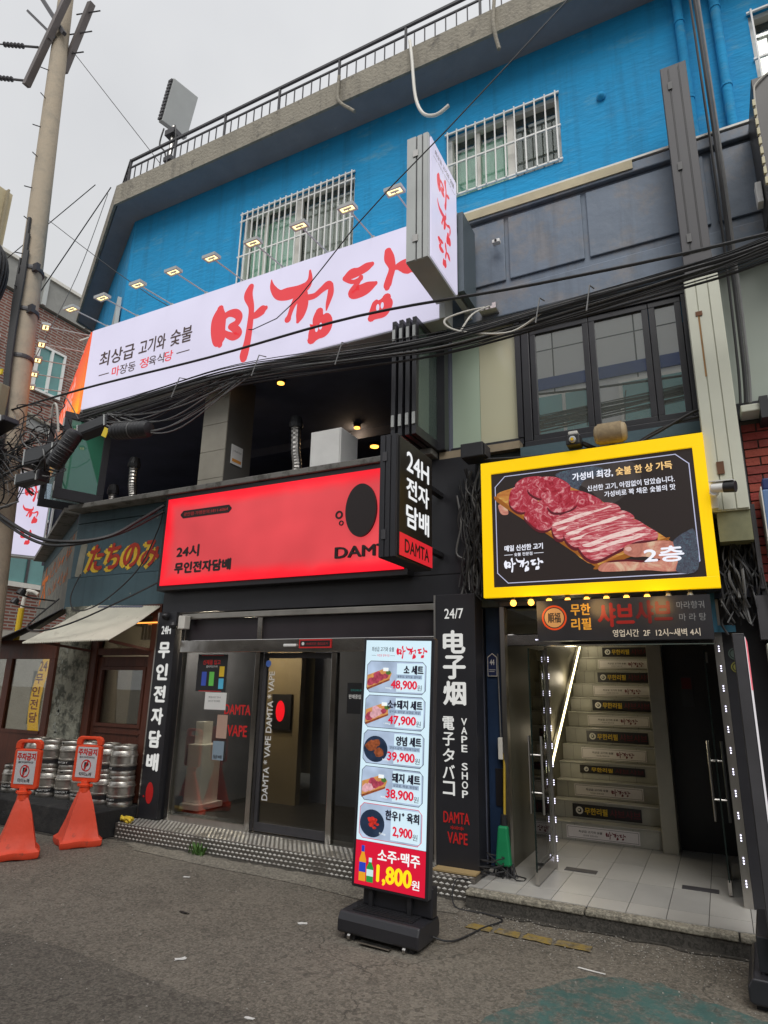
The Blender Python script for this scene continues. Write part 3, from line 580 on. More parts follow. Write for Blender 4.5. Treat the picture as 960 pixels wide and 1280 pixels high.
# white cabinet on the ledge
WC = thing('white_cabinet', 'white metal cabinet standing on the ledge above the red sign', 'cabinet', (-3.65, 5.8, 3.9))
make('body', MB().box(-3.86, -3.46, 5.62, 6.0, 3.9, 4.37), M_WHT, WC, bevel=.01); make('door_panel', MB().box(-3.85, -3.47, 5.605, 5.62, 3.91, 4.36), M_WHT, WC, bevel=.005)
def duct(x, y, z0, z1, lab, r=.055, bend=.08):
    t = thing('exhaust_duct', lab, 'duct', (x, y, z0), 'flexible silver exhaust ducts')
    L = smooth_line([(x-.04,y,z0),(x+bend*.6,y,z0+(z1-z0)*.3),(x+bend*.2,y,z0+(z1-z0)*.6),(x,y,z1)], 12)
    rs = [r*(1+.10*(i % 2)) for i in range(len(L))]; make('flexible_pipe', MB().tube(L, rs, 12), M_STEEL, t, smooth=False)
    make('collar', MB().lathe((x,y,z1-.02), [(r*1.5,0),(r*1.6,.05),(r*1.2,.14),(r*.8,.15)], 12), M_BLK, t)
duct(-7.02, 5.9, 3.82, 4.5, 'tall curved silver exhaust duct at the left of the opening'); duct(-7.38, 5.9, 3.82, 4.15, 'short silver exhaust duct next to the folded glass door', .05, .02); duct(-4.28, 5.9, 3.82, 4.62, 'straight silver exhaust duct left of the white cabinet')
# ledge / coping over the ground floor shops
make('coping', MB().box(-7.66, -2.3, 5.44, 5.68, 3.815, 3.885), two_tone('stained grey coping', (.22,.215,.2),(.1,.095,.085),.5,.62, scale=6), DR, bevel=.01)
make('coping_side', cbox(MB(), .02, 4.6, -.02, .2, 3.815, 3.885), MATS['stained grey coping'], DR)

# ------------------------------------------------------------------ folded glass doors
def fold_door(name, label, p0, p1, z0, z1, gl, t=.05, th=.045):
    r_ = thing(name, label, 'folding door', (p0[0], p0[1], z0), 'folding glass doors of the dining room')
    d = Vector((p1[0]-p0[0], p1[1]-p0[1], 0)); L = d.length; d.normalize(); n = Vector((-d.y, d.x, 0)); o = Vector((p0[0], p0[1], 0))
    def ob(mb, a, b, c, e, dd=th): return mb.obox(o+d*(a+b)/2+Vector((0,0,(c+e)/2)), d*(b-a)/2, n*dd/2, (0,0,(e-c)/2))
    f = MB(); ob(f, 0, L, z0, z0+t*1.6); ob(f, 0, L, z1-t, z1); ob(f, 0, t, z0+t*1.6, z1-t); ob(f, L-t, L, z0+t*1.6, z1-t)
    make('frame', f, M_BLK2, r_, bevel=.004); make('pane', ob(MB(), t, L-t, z0+t*1.6, z1-t, .01), gl, r_)
    make('hinge', ob(ob(MB(), -.012, .0, z0+.1, z0+.22, .03), -.012, 0, z1-.22, z1-.1, .03), M_GRYP, r_)
fold_door('folding_door', 'open green glass door leaf projecting at the left end of the room', (-7.5,5.08), (-7.27,5.66), 3.88, 5.1, M_GGRN, .09)
fold_door('folding_door', 'second dark framed door leaf at the far left corner behind the green one', (-8.06,5.26), (-7.82,5.8), 3.88, 5.1, glass('clear pale glass', (.7,.8,.8), refl=1.3, film=.3, filmcol=(.5,.65,.65)), .07)
for i, x in enumerate((-2.53, -2.455, -2.38)):
    fold_door('folding_door', ['outermost left leaf of the folded door stack beside the projecting sign', 'second leaf of the folded door stack at the right', 'third leaf of the folded door stack at the right'][i], (x,5.04), (x+.02,5.62), 3.88, 5.12, M_GDARK)
fold_door('folding_door', 'rightmost leaf of the folded stack showing its green glass face', (-2.31,5.04), (-2.29,5.62), 3.88, 5.12, glass('pale green glass', (.5,.62,.55), refl=1.6, film=.5, filmcol=(.16,.24,.2)), .06)
make('right_jamb', MB().box(-2.285, -2.2, 5.55, 5.66, 3.885, 5.42), M_BLK2, DR)

# ------------------------------------------------------------------ big white backlit sign
S1 = thing('main_sign', 'long white backlit sign with red brush lettering above the dining room', 'sign', (-4.7, 5.2, 5.15))
M_LIT = emis('backlit white acrylic', (.70, .67, .84), .78, uneven=.07, scale=1.0)
M_LITR = emis('backlit red lettering', (.62, .045, .055), 1.0)
M_LITK = emis('backlit dark lettering', (.07, .04, .035), .6)
make('casing', MB().box(-7.38, -2.05, 5.22, 5.42, 5.13, 6.355), M_GRYP, S1, bevel=.006)
make('lit_face', MB().box(-7.37, -2.115, 5.2, 5.219, 5.15, 6.345), M_LIT, S1)
make('casing_end', MB().box(-2.11, -2.05, 5.198, 5.219, 5.13, 6.355), M_GRYP, S1)
F = Pl((0, 5.2, 0))
for g_, x, z, H in (('ma', -5.022, 5.265, .952), ('jeong', -4.25, 5.278, .944), ('dang', -3.227, 5.344, .762)):
    make('brush_character', glyph(MB(), F, g_, x, z, H, .003, k=7), M_LITR, S1)
    if GLYPH[g_][2]: make('white_dots', glyph_eyes(MB(), F, g_, x, z, H, .006), M_LIT, S1)
text(F, '최상급', -7.12, -6.46, 5.72, 5.94, M_LITK, S1, bold=.8); text(F, '고기와', -6.37, -5.9, 5.72, 5.94, M_LITK, S1, bold=.8); text(F, '숯불', -5.81, -5.45, 5.72, 5.94, M_LITK, S1, bold=.8)
mb = MB(); rect(mb, F, -7.1, -6.9, 5.585, 5.60); rect(mb, F, -5.68, -5.46, 5.585, 5.60); make('dash', mb, M_LITK, S1)
text(F, '마', -6.84, -6.70, 5.52, 5.66, M_LITR, S1, bold=.8); text(F, '장동', -6.69, -6.40, 5.52, 5.66, M_LITK, S1, bold=.5); text(F, '정', -6.32, -6.17, 5.52, 5.66, M_LITR, S1, bold=.8)
text(F, '육식', -6.16, -5.89, 5.52, 5.66, M_LITK, S1, bold=.5); text(F, '당', -5.88, -5.74, 5.52, 5.66, M_LITR, S1, bold=.8)
# side part around the corner: orange with yellow print
S1b = thing('corner_sign', 'orange and red lit sign panel turning the left corner of the building', 'sign', (-7.4, 5.2, 5.15))
CS = Vector((-7.4, 5.2, 0))
def c2box(mb, s0, s1, o0, o1, z0, z1): return mb.obox(CS+CD*(s0+s1)/2+CN*(o0+o1)/2+Vector((0,0,(z0+z1)/2)), CD*(s1-s0)/2, CN*(o1-o0)/2, (0,0,(z1-z0)/2))
def grad_z(name, c0, c1, z0, z1, s=1.0):
    m_ = emis(name, c0, s); t = m_.node_tree; b = t.nodes['Principled BSDF']; tcn = N(t, 'ShaderNodeTexCoord'); sp = N(t, 'ShaderNodeSeparateXYZ'); t.links.new(tcn.outputs['Object'], sp.inputs[0])
    r = N(t, 'ShaderNodeMapRange'); r.inputs[1].default_value = z0; r.inputs[2].default_value = z1; t.links.new(sp.outputs['Z'], r.inputs[0])
    x = N(t, 'ShaderNodeMix'); x.data_type = 'RGBA'; t.links.new(r.outputs[0], x.inputs[0]); x.inputs[6].default_value = (*c0, 1); x.inputs[7].default_value = (*c1, 1); t.links.new(x.outputs[2], b.inputs['Emission Color']); return m_
make('casing', c2box(MB(), .02, 4.0, -.22, -.02, 5.13, 6.355), M_GRYP, S1b)
make('lit_face', c2box(MB(), .01, 4.0, -.018, .0, 5.15, 6.345), grad_z('flame orange print', (.85,.22,.02), (.75,.06,.02), 0.1, 1.1), S1b)
mb = MB(); PC = Pl(CS, -CD)
for i in range(30):
    a = -.25-i*.12; h = .35+.22*abs(math.sin(i*1.9)); mb.add([PC.p(a, 5.2, .003), PC.p(a+.06, 5.2, .003), PC.p(a+.05, 5.2+h, .003)], [(0,1,2)])
make('flame_print', mb, emis('yellow flame print', (.95,.55,.03), 1.0), S1b)
text(PC, '마정당', -3.6, -1.2, 5.62, 6.2, emis('pink white print', (.8,.4,.35), .9), S1b, bold=.6)
# projecting arm lamps over the sign
M_LAMPW = emis('warm flood led', (1, .80, .38), 2.2, gloss=False)
def arm_lamp(foot, d, L, label, on=True, first=[None]):
    z = foot.z
    if first[0] is None:
        r_ = thing('sign_lamp', label, 'lamp', (0,0,0), 'arm lamps over the white sign'); first[0] = r_
        make('arm', MB().tube([(0,0,0),(0,-L,0)], .0085, 8), M_GRYP, r_); make('foot_plate', MB().box(-.02,.02,-.01,.02,-.03,.01), M_GRYP, r_)
        hd = MB(); w_, h_ = .095, .055
        hd.box(-w_,w_,-L-h_,-L-h_+.018,-.018,.018); hd.box(-w_,w_,-L+h_-.018,-L+h_,-.018,.018); hd.box(-w_,-w_+.018,-L-h_+.018,-L+h_-.018,-.018,.018); hd.box(w_-.018,w_,-L-h_+.018,-L+h_-.018,-.018,.018)
        hd.box(-w_+.018,w_-.018,-L-h_+.018,-L+h_-.018,.004,.012)
        make('lamp_head', hd, M_GRYP, r_); make('led_panel', MB().box(-.075,.075,-L-.036,-L+.036,-.006,.003), M_LAMPW, r_)
        make('led_driver', MB().box(-.045,.045,-L-.010,-L+.010,-.016,-.006), M_GRYP, r_)
    else: r_ = copy_tree(first[0]); r_['label'] = label
    r_.location = foot; r_.rotation_euler = (R(5), 0, math.atan2(d.x, -d.y)); return r_
ords = ['leftmost lit lamp on an arm over the left end of the white sign', 'second lit arm lamp from the left over the white sign', 'third lit arm lamp from the left, above the dark lettering', 'fourth lit arm lamp, just left of the barred window', 'fifth arm lamp, in front of the left edge of the barred window', 'sixth arm lamp, in front of the middle of the barred window', 'seventh arm lamp, before the right side of the barred window', 'eighth arm lamp, just past the right edge of the barred window', 'ninth and rightmost arm lamp, against blue wall beside the projecting sign']
for i, x in enumerate((-7.11, -6.52, -5.89, -5.30, -4.71, -4.11, -3.49, -2.90, -2.36)):
    arm_lamp(Vector((x, 5.22, 6.37)), Vector((0, -1, 0)), .56, ords[i])
for i in range(5):
    arm_lamp(CS+CD*(.1+.56*i)+Vector((0,0,6.33)), CN, .56, ['first lamp around the corner over the orange sign, nearest the corner','second lamp around the corner over the orange sign','third lamp around the corner over the orange sign','fourth lamp around the corner, partly behind the pole','last lamp around the corner, lowest in the picture'][i])

# ------------------------------------------------------------------ projecting white sign
S2 = thing('projecting_sign', 'tall white double-sided sign with red brush lettering projecting from the wall', 'sign', (-1.95, 4.8, 5.26))
make('casing', MB().box(-2.12, -1.90, 4.44, 5.15, 5.26, 6.62), M_GRYP, S2, bevel=.004)
make('edge_strip', MB().box(-2.02, -2.015, 4.432, 4.44, 5.27, 6.61).box(-1.96, -1.955, 4.432, 4.44, 5.27, 6.61), M_DGREY, S2)
make('edge_panel', MB().box(-2.115, -2.025, 4.428, 4.44, 5.265, 6.615).box(-2.01, -1.965, 4.43, 4.44, 5.265, 6.615).box(-1.95, -1.905, 4.428, 4.44, 5.265, 6.615), M_GRYP, S2)
make('latch', MB().box(-2.05, -2.0, 4.418, 4.427, 6.38, 6.45).box(-2.05, -2.0, 4.418, 4.427, 5.45, 5.52), M_STEEL, S2)
make('lit_face', MB().box(-1.9, -1.885, 4.47, 5.12, 5.29, 6.59), M_LIT, S2)
make('lit_face', MB().box(-2.135, -2.12, 4.47, 5.12, 5.29, 6.59), M_LIT, S2)
Q = Pl((-1.885, 4.47, 5.29), (0, 1, 0))
mb = MB(); glyph(mb, Q, 'ma', .17, .75, .32, .003, 1.1); glyph(mb, Q, 'jeong', .14, .40, .32, .003, 1.1); glyph(mb, Q, 'dang', .15, .09, .26, .003, 1.0)
make('brush_lettering', mb, M_LITR, S2)
text(Q, '최상급 고기와 숯불', .08, .58, 1.17, 1.225, M_LITK, S2, bold=.3); text(Q, '마장동 정육식당', .16, .50, 1.11, 1.145, M_LITK, S2); mb = MB(); rect(mb, Q, .05, .14, 1.12, 1.126); rect(mb, Q, .52, .61, 1.12, 1.126); make('dash', mb, M_LITK, S2)
make('bracket', MB().box(-1.98, -1.92, 5.15, 5.60, 5.36, 5.40).box(-1.98, -1.92, 5.15, 5.60, 6.3, 6.34).box(-1.99,-1.91,5.6,5.63,5.3,6.4), M_GRYP, S2)
make('back_plate', MB().box(-1.9, -1.84, 5.18, 5.55, 5.36, 6.28), mat('grey-blue sheet', (.10,.13,.15), rough=.5), S2)
# tilted brackets and tie-rod below it
tag(make('wall_bracket', MB().box(-1.80, -1.62, 5.5, 5.63, 5.30, 5.33).box(-1.66,-1.62,5.5,5.53,5.33,5.36), M_STEEL), 'small steel bracket on the navy wall beneath the projecting sign', 'bracket')
wc = thing('wall_camera', 'tiny white camera on the navy wall right of the projecting sign', 'camera', (-1.62, 5.62, 6.1))
make('body', MB().box(-1.64, -1.56, 5.5, 5.56, 6.06, 6.10), M_WHT, wc, bevel=.006); make('lens', MB().lathe((-1.60,5.5,6.08), [(.014,0),(.012,.01)], 10, (0,-1,0)), M_KPRINT, wc); make('mount', MB().bar((-1.6,5.56,6.09), (-1.66,5.64,6.2), .012), M_WHT, wc)

# ------------------------------------------------------------------ red lit sign
S3 = thing('red_sign', 'wide red backlit shop sign with black lettering above the vape shop', 'sign', (-4.3, 5.45, 2.65))
M_RED = emis('backlit red acrylic', (.72, .035, .04), 1.0, uneven=.22, scale=1.1)
t = M_RED.node_tree; b = t.nodes['Principled BSDF']; tcn = N(t, 'ShaderNodeTexCoord'); sp = N(t, 'ShaderNodeSeparateXYZ'); t.links.new(tcn.outputs['Object'], sp.inputs[0])
def mth(op, a, c=None):
    n = N(t, 'ShaderNodeMath', operation=op)
    for i, v in enumerate((a, c)):
        if v is None: continue
        if isinstance(v, (int, float)): n.inputs[i].default_value = v
        else: t.links.new(v, n.inputs[i])
    return n.outputs[0]
# tubes run along the rim of the box, so the sheet is brightest there: distance to the rim in metres
dx = mth('SUBTRACT', 1.6, mth('ABSOLUTE', mth('SUBTRACT', sp.outputs['X'], .1))); dz = mth('SUBTRACT', .53, mth('ABSOLUTE', mth('SUBTRACT', sp.outputs['Z'], .57))); dist = mth('MINIMUM', dx, dz)
wn = N(t, 'ShaderNodeTexNoise'); wn.inputs['Scale'].default_value = 2.5; t.links.new(tcn.outputs['Object'], wn.inputs['Vector']); dist = mth('ADD', dist, mth('MULTIPLY', mth('SUBTRACT', wn.outputs['Fac'], .5), .12))
rr_ = N(t, 'ShaderNodeMapRange', interpolation_type='SMOOTHSTEP'); rr_.inputs[1].default_value = .02; rr_.inputs[2].default_value = .20; t.links.new(dist, rr_.inputs[0])
xx = N(t, 'ShaderNodeMix'); xx.data_type = 'RGBA'; t.links.new(rr_.outputs[0], xx.inputs[0]); xx.inputs[6].default_value = (1.0, .003, .02, 1); xx.inputs[7].default_value = (.60, .055, .065, 1); t.links.new(xx.outputs[2], b.inputs['Emission Color'])
M_KPR = mat('black cut lettering', (.02, .012, .012), rough=.5, var=0)
make('casing', MB().box(-5.86, -2.56, 5.47, 5.64, 2.63, 3.81), M_BLK, S3, bevel=.005)
make('lit_face', MB().box(-5.80, -2.60, 5.452, 5.47, 2.69, 3.75), M_RED, S3)
P3 = Pl((0, 5.452, 0))
text(P3, '24시', -5.57, -5.23, 3.01, 3.145, M_KPR, S3, bold=2.2); text(P3, '무인전자담배', -5.58, -4.74, 2.82, 2.945, M_KPR, S3, bold=2.6)
mb = MB(); mb.prism([P3.p(x, z, .002) for x, z in cham(-5.57, -4.79, 3.485, 3.58, .04)], P3.n*.004); make('pill_plate', mb, M_KPR, S3)
text(P3, '광안점·가맹문의:1811-6064', -5.52, -4.84, 3.51, 3.555, emis('dim red print', (.5,.03,.03), .6), S3, d=.008)
text(P3, 'DAMTA', -3.36, -2.60, 2.84, 2.95, M_KPR, S3, bold=1.2, d=.03, raised=.026)
# plain oval emblem with two rings
mb = MB(); n = 40
mb.prism([P3.p(-3.07+.18*math.cos(2*math.pi*i/n), 3.32+.28*math.sin(2*math.pi*i/n), .005) for i in range(n)], P3.n*.03)
make('oval_emblem', mb, M_KPR, S3)
mb = MB()
for x, z, r_ in ((-3.34, 3.30, .045), (-3.31, 3.21, .028)): 
    mb.add([P3.p(x+r_*q*math.cos(2*math.pi*i/20), z+r_*q*math.sin(2*math.pi*i/20), .01) for q in (.55, 1) for i in range(20)], [(i, 20+i, 20+(i+1) % 20, (i+1) % 20) for i in range(20)])
make('ring_mark', mb, M_KPR, S3, solid=.008)

# ------------------------------------------------------------------ black 24H projecting sign
S4 = thing('projecting_sign', 'black double-sided projecting sign with white 24H lettering and red foot', 'sign', (-2.25, 4.9, 2.6))
make('casing', MB().box(-2.36, -2.20, 4.48, 5.20, 2.60, 3.66), M_BLK, S4, bevel=.006)
make('edge_panel', MB().box(-2.355, -2.31, 4.468, 4.48, 2.605, 3.655).box(-2.30, -2.26, 4.468, 4.48, 2.605, 3.655).box(-2.25, -2.205, 4.468, 4.48, 2.605, 3.655), M_BLK2, S4)
make('latch', MB().box(-2.33, -2.29, 4.46, 4.467, 3.42, 3.5).box(-2.33, -2.29, 4.46, 4.467, 2.75, 2.83), M_DGREY, S4)
make('face_panel', MB().box(-2.2, -2.185, 4.50, 5.18, 2.62, 3.64), mat('black acrylic', (.02,.018,.016), rough=.35, var=.1), S4)
Q = Pl((-2.185, 4.50, 2.62), (0, 1, 0)); M_LW = emis('lit white lettering', (.78,.80,.82), .95)
text(Q, '24H', .13, .60, .76, .93, M_LW, S4, bold=1); text(Q, '전자', .13, .60, .52, .70, M_LW, S4, bold=1.2); text(Q, '담배', .13, .60, .27, .46, M_LW, S4, bold=1.2)
mb = MB(); rect(mb, Q, .0, .68, .0, .19, .003); make('red_foot_panel', mb, emis('lit red panel', (.62,.02,.03), .9), S4)
text(Q, 'DAMTA', .10, .60, .04, .15, M_KPR, S4, bold=1, d=.005)
make('support_arm', MB().box(-2.3, -2.24, 5.2, 5.66, 3.4, 3.44).box(-2.3, -2.24, 5.2, 5.66, 2.8, 2.84), M_BLK, S4)

# ------------------------------------------------------------------ vape shop front
VS = thing('vape_shop_front', 'black and steel framed glass shop front of the vape shop', 'shop front', (-3.9, 5.65, .15))
make('fascia', MB().box(-5.86, -1.90, 5.60, 5.66, 2.38, 2.63), M_BLK2, VS); make('fascia_upper', MB().box(-2.56, -1.90, 5.60, 5.66, 2.632, 3.81), M_BLK2, VS, bevel=.01)
make('wall_core', MB().box(-5.86, -1.90, 5.665, 5.80, 2.36, 3.81), M_BLK, VS)
make('header_rail', MB().box(-5.52, -2.28, 5.58, 5.65, 2.30, 2.36), mat('dull aluminium', (.45,.43,.39), rough=.35, metal=.9, var=.2, scale=3), VS, bevel=.004)
make('transom_panel', MB().box(-5.48, -4.42, 5.64, 5.68, 2.06, 2.295).box(-4.36, -2.30, 5.64, 5.68, 2.06, 2.295), mat('dark plum panel', (.035,.028,.033), rough=.35, var=.1), VS)
make('header_box', MB().box(-5.48, -2.30, 5.56, 5.72, 1.92, 2.055), M_CHROME, VS, bevel=.006)
jb = MB()
for a, b in ((-5.52,-5.46),(-4.42,-4.36),(-3.46,-3.40),(-2.33,-2.28)): jb.box(a, b, 5.60, 5.67, .15, 2.295 if a != -3.46 else 1.915)
make('jamb', jb, M_CHROME, VS, bevel=.004)
make('bottom_rail', MB().box(-5.46, -4.42, 5.62, 5.66, .15, .21), M_STEEL, VS)
gl = make('fixed_window', MB().box(-5.46, -4.42, 5.635, 5.647, .21, 1.92), M_GSHOP, VS)
dr = make('sliding_door', MB().box(-4.33, -3.47, 5.69, 5.70, .17, 1.91), M_GSHOP, VS)
make('door_stile', MB().box(-4.36, -4.32, 5.675, 5.715, .16, 1.915).box(-3.50, -3.46, 5.675, 5.715, .16, 1.915).box(-4.32, -3.50, 5.675, 5.715, .16, .24).box(-4.32, -3.5, 5.675, 5.715, 1.86, 1.915), M_DGREY, dr)
make('fixed_window', MB().box(-3.40, -2.33, 5.635, 5.647, .15, 1.92), M_GSHOP, VS)
make('inner_sill', MB().box(-5.46, -2.33, 5.60, 5.80, .138, .152), M_STEEL, VS)
make('door_sensor', MB().box(-4.02, -3.86, 5.535, 5.56, 1.97, 2.0), M_WHT, VS, bevel=.008)
rs = make('red_strip_notice', MB().box(-3.83, -3.44, 5.55, 5.56, 1.955, 2.045), M_RPRINT, VS)
P5 = Pl((0, 5.55, 0)); mb = MB(); rect(mb, P5, -3.815, -3.455, 1.97, 2.03, .001); make('black_field', mb, M_KPRINT, rs); text(P5, '19세미만 출입금지', -3.74, -3.48, 1.985, 2.012, emis('red print lit', (.6,.05,.05), .3), rs, d=.002)
mb = MB(); disc(mb, P5, -3.78, 2.0, .017, d=.002); make('round_mark', mb, M_WPRINT, rs)
# shop interior
make('interior_floor', MB().box(-5.5, -1.95, 5.80, 9.6, .02, .14), mat('dark shop floor', (.03,.028,.028), rough=.35, var=.2), VS)
M_SW = mat('beige shop wall', (.36, .31, .23), rough=.6, var=.1, scale=1.5)
make('interior_back_wall', MB().box(-6.9, -1.95, 9.6, 9.7, .14, 2.5), M_SW, VS); make('interior_side_wall', MB().box(-6.95, -6.9, 5.7, 9.6, .14, 2.5), M_SW, VS); make('interior_side_wall', MB().box(-1.98, -1.93, 5.8, 9.6, .14, 2.5), M_DARK, VS)
make('interior_ceiling', MB().box(-6.9, -1.95, 5.80, 9.6, 2.3, 2.355), M_DARK, VS)
wp = make('lit_partition', MB().box(-5.4, -4.84, 7.1, 7.2, .14, 2.0), mat('warm partition wall', (.22,.165,.09), rough=.6, var=.12, scale=1.5), VS)
sc = make('black_screen', MB().box(-5.25, -4.95, 7.06, 7.1, 1.02, 1.46), M_KPRINT, wp)
mb = MB(); P6 = Pl((0, 7.06, 0)); disc(mb, P6, -5.11, 1.25, .07, .13, .002)
make('red_emblem', mb, emis('glowing red emblem', (.95,.01,.02), 1.1), sc)
make('dark_partition', MB().box(-4.83, -3.3, 7.4, 7.5, .14, 2.3), M_DARK, VS)
for x, y in ((-5.9,7.6),(-5.5,7.9),(-5.0,6.6)):
    make('shop_spot', MB().lathe((x,y,2.28), [(.05,0),(.05,.02)], 12), emis('shop ceiling spot', (1,.9,.75), 6, gloss=False), VS)
for x, y, e in ((-5.25, 6.5, 16), (-6.2, 7.7, 30), (-5.45, 5.95, 16)):
    l = bpy.data.lights.new('shop_light', 'POINT'); l.energy = e; l.color = (1, .85, .62); l.shadow_soft_size = .1; lo = bpy.data.objects.new('shop_light', l); COL.objects.link(lo); lo.location = (x, y, 2.15)
PD = thing('display_pedestal', 'white stepped display pedestal behind the left shop window', 'pedestal', (-5.75, 6.3, .14))
make('base', MB().box(-6.02, -5.58, 6.2, 6.62, .14, .2), M_WHT, PD); make('lower_column', MB().box(-5.97, -5.63, 6.26, 6.58, .2, .86), M_WHT, PD, bevel=.004); make('upper_column', MB().box(-5.90, -5.74, 6.36, 6.52, .86, 1.12), M_WHT, PD, bevel=.004)
# stickers on the glass
P7 = Pl((0, 5.632, 0))
po = tag(make('window_poster', MB().box(-5.25, -4.82, 5.626, 5.631, 1.50, 1.90), mat('dark poster', (.02,.02,.022), rough=.6)), 'dark poster with coloured vape devices stuck on the left shop window', 'poster')
P8 = Pl((0, 5.626, 0)); mb = MB(); rect(mb, P8, -5.2, -4.88, 1.885, 1.892, .001); rect(mb, P8, -5.2, -4.88, 1.50, 1.507, .001); make('red_rule', mb, M_RPRINT, po)
text(P8, '신제품 입고', -5.17, -4.92, 1.79, 1.84, M_RPRINT, po, bold=1, d=.001); text(P8, '합리적인가격', -5.12, -4.96, 1.755, 1.78, M_WPRINT, po, d=.001)
for (x, z, c, nm) in ((-5.14,1.56,(.05,.1,.5),'blue'),(-5.03,1.56,(.15,.6,.1),'green'),(-4.89,1.66,(.75,.5,.03),'yellow'),(-4.89,1.53,(.1,.5,.75),'sky')):
    mb = MB(); rect(mb, P8, x-.035, x+.035, z, z+(.15 if x < -4.95 else .11), .001); make('device_picture', mb, mat(nm+' print', c, rough=.6), po)
pp = tag(make('paper_notice', MB().box(-5.10, -4.80, 5.626, 5.631, 1.31, 1.49), M_WPRINT), 'white handwritten paper notice taped below the dark poster', 'notice')
for k, s_ in enumerate(('영업시간 안내', '24시간 무인매장')): text(P8, s_, -5.05, -4.88, 1.43-.04*k, 1.45-.04*k, M_DGREY, pp, d=.001)
lt = tag(text(P7, 'DAMTA', -4.81, -4.46, 1.27, 1.37, M_RPRINT, None, bold=1, name='window_lettering'), 'red DAMTA lettering stuck on the left shop window', 'lettering')
lt = tag(text(P7, 'VAPE', -4.75, -4.49, 1.05, 1.16, M_RPRINT, None, bold=1, name='window_lettering'), 'red VAPE lettering under the red DAMTA on the window', 'lettering')
nz_ = tag(make('window_sticker', MB().box(-4.90, -4.76, 5.626, 5.631, 1.02, 1.26), mat('pale pink print', (.5,.33,.26), rough=.6)), 'small pink and beige leaflet stuck below the paper notice', 'sticker')
nz_ = tag(make('window_sticker', MB().box(-4.93, -4.78, 5.626, 5.631, .80, .99), mat('pale blue print', (.25,.33,.4), rough=.6)), 'pale blue price leaflet on the window next to the pedestal', 'sticker')
text(P8, '담배', -4.91, -4.80, .815, .85, M_KPRINT, nz_, bold=1, d=.001)
# vertical DAMTA * VAPE run on the door glass (reads upwards)
PV = Pl((-4.215, 5.688, .45), (0, 0, 1), (-1, 0, 0))
dv = text(PV, 'DAMTA * VAPE DAMTA * VAPE', 0, 1.27, 0, .075, M_WPRINT, None, bold=1, name='door_lettering', d=.002); tag(dv, 'white vertical DAMTA VAPE lettering on the sliding door', 'lettering')
kt = tag(make('door_sticker', MB().box(-3.28, -3.02, 5.626, 5.631, 1.33, 1.62), mat('black poster', (.012,.012,.014), rough=.5)), 'black notice with teal and white writing on the right glass', 'sticker')
text(P8, '전자담배 유해성', -3.24, -3.08, 1.54, 1.56, mat('teal print', (.05,.4,.35), rough=.6), kt, d=.001); text(P8, '판매중입니다', -3.26, -3.05, 1.47, 1.51, M_WPRINT, kt, bold=1, d=.001)
bs = MB(); disc(bs, P7, -4.22, 1.80, .035, d=.058, n=16); tag(make('door_sticker', bs, mat('blue print2', (.05,.12,.4), rough=.5)), 'round blue sticker at the top left of the sliding door', 'sticker')
# pilasters with vertical writing
def pilaster(nm, lab, x0, x1, y0, z1):
    t = thing(nm, lab, 'sign', ((x0+x1)/2, y0, .15)); make('board', MB().box(x0, x1, y0, 5.66, .16, z1), M_BLK2, t, bevel=.004); make('metal_edge', MB().box(x0-.02, x0-.002, y0+.004, 5.66, .16, z1), M_STEEL, t); return t
T1 = pilaster('pillar_sign', 'black pillar sign with white Korean lettering left of the shop window', -5.82, -5.54, 5.52, 2.38)
PP = Pl((0, 5.52, 0)); text(PP, '24H', -5.75, -5.61, 2.13, 2.22, M_PLIT, T1, bold=1.0)
vtext(PP, '무인전자담배', -5.68, .165, 2.03, .242, .17, M_PLIT, T1, bold=2.0)
mb = MB(); n = 24; disc(mb, PP, -5.675, .42, .055, .11, .003); disc(mb, PP, -5.755, .38, .012, d=.004, n=12); make('red_emblem', mb, M_RPRINT, T1)
make('sensor_dome', MB().lathe((-5.69,5.52,2.335), [(.05,0),(.045,.04),(.02,.07),(.004,.08)], 14, (0,-1,0)), M_BLK, T1, smooth=True)
T2 = pilaster('pillar_sign', 'wide black pillar sign with Chinese, Japanese and English lettering right of the shop', -2.27, -1.89, 5.46, 2.42)
PP = Pl((0, 5.46, 0)); text(PP, '24/7', -2.18, -2.0, 2.20, 2.29, M_PLIT, T2, bold=.4)
vtext(PP, '电子烟', -2.09, .20, 2.09, .222, .195, M_PLIT, T2, bold=1.3)
vtext(PP, '電子タバコ', -2.15, .105, 1.35, .132, .108, M_PLIT, T2, bold=.8); vtext(PP, 'VAPE SHOP', -2.005, .05, 1.34, .0725, .056, M_PLIT, T2, bold=1.0)
text(PP, 'DAMTA', -2.2, -1.97, .50, .585, M_RPRINT, T2, bold=.8); text(PP, '***', -2.14, -2.02, .45, .48, M_RPRINT, T2, bold=.6); text(PP, 'VAPE', -2.165, -1.99, .345, .43, M_RPRINT, T2, bold=.8)
cbx = thing('camera_box', 'white junction box with a black camera ball beside the left pillar sign', 'camera', (-5.42, 5.5, 2.25))
make('box', MB().box(-5.47, -5.37, 5.48, 5.57, 2.18, 2.33), M_WFRM, cbx, bevel=.006); make('camera_ball', MB().lathe((-5.52,5.46,2.22), [(.0,-.045),(.03,-.035),(.045,0),(.03,.035),(.0,.045)], 12), M_BLK, cbx, smooth=True)
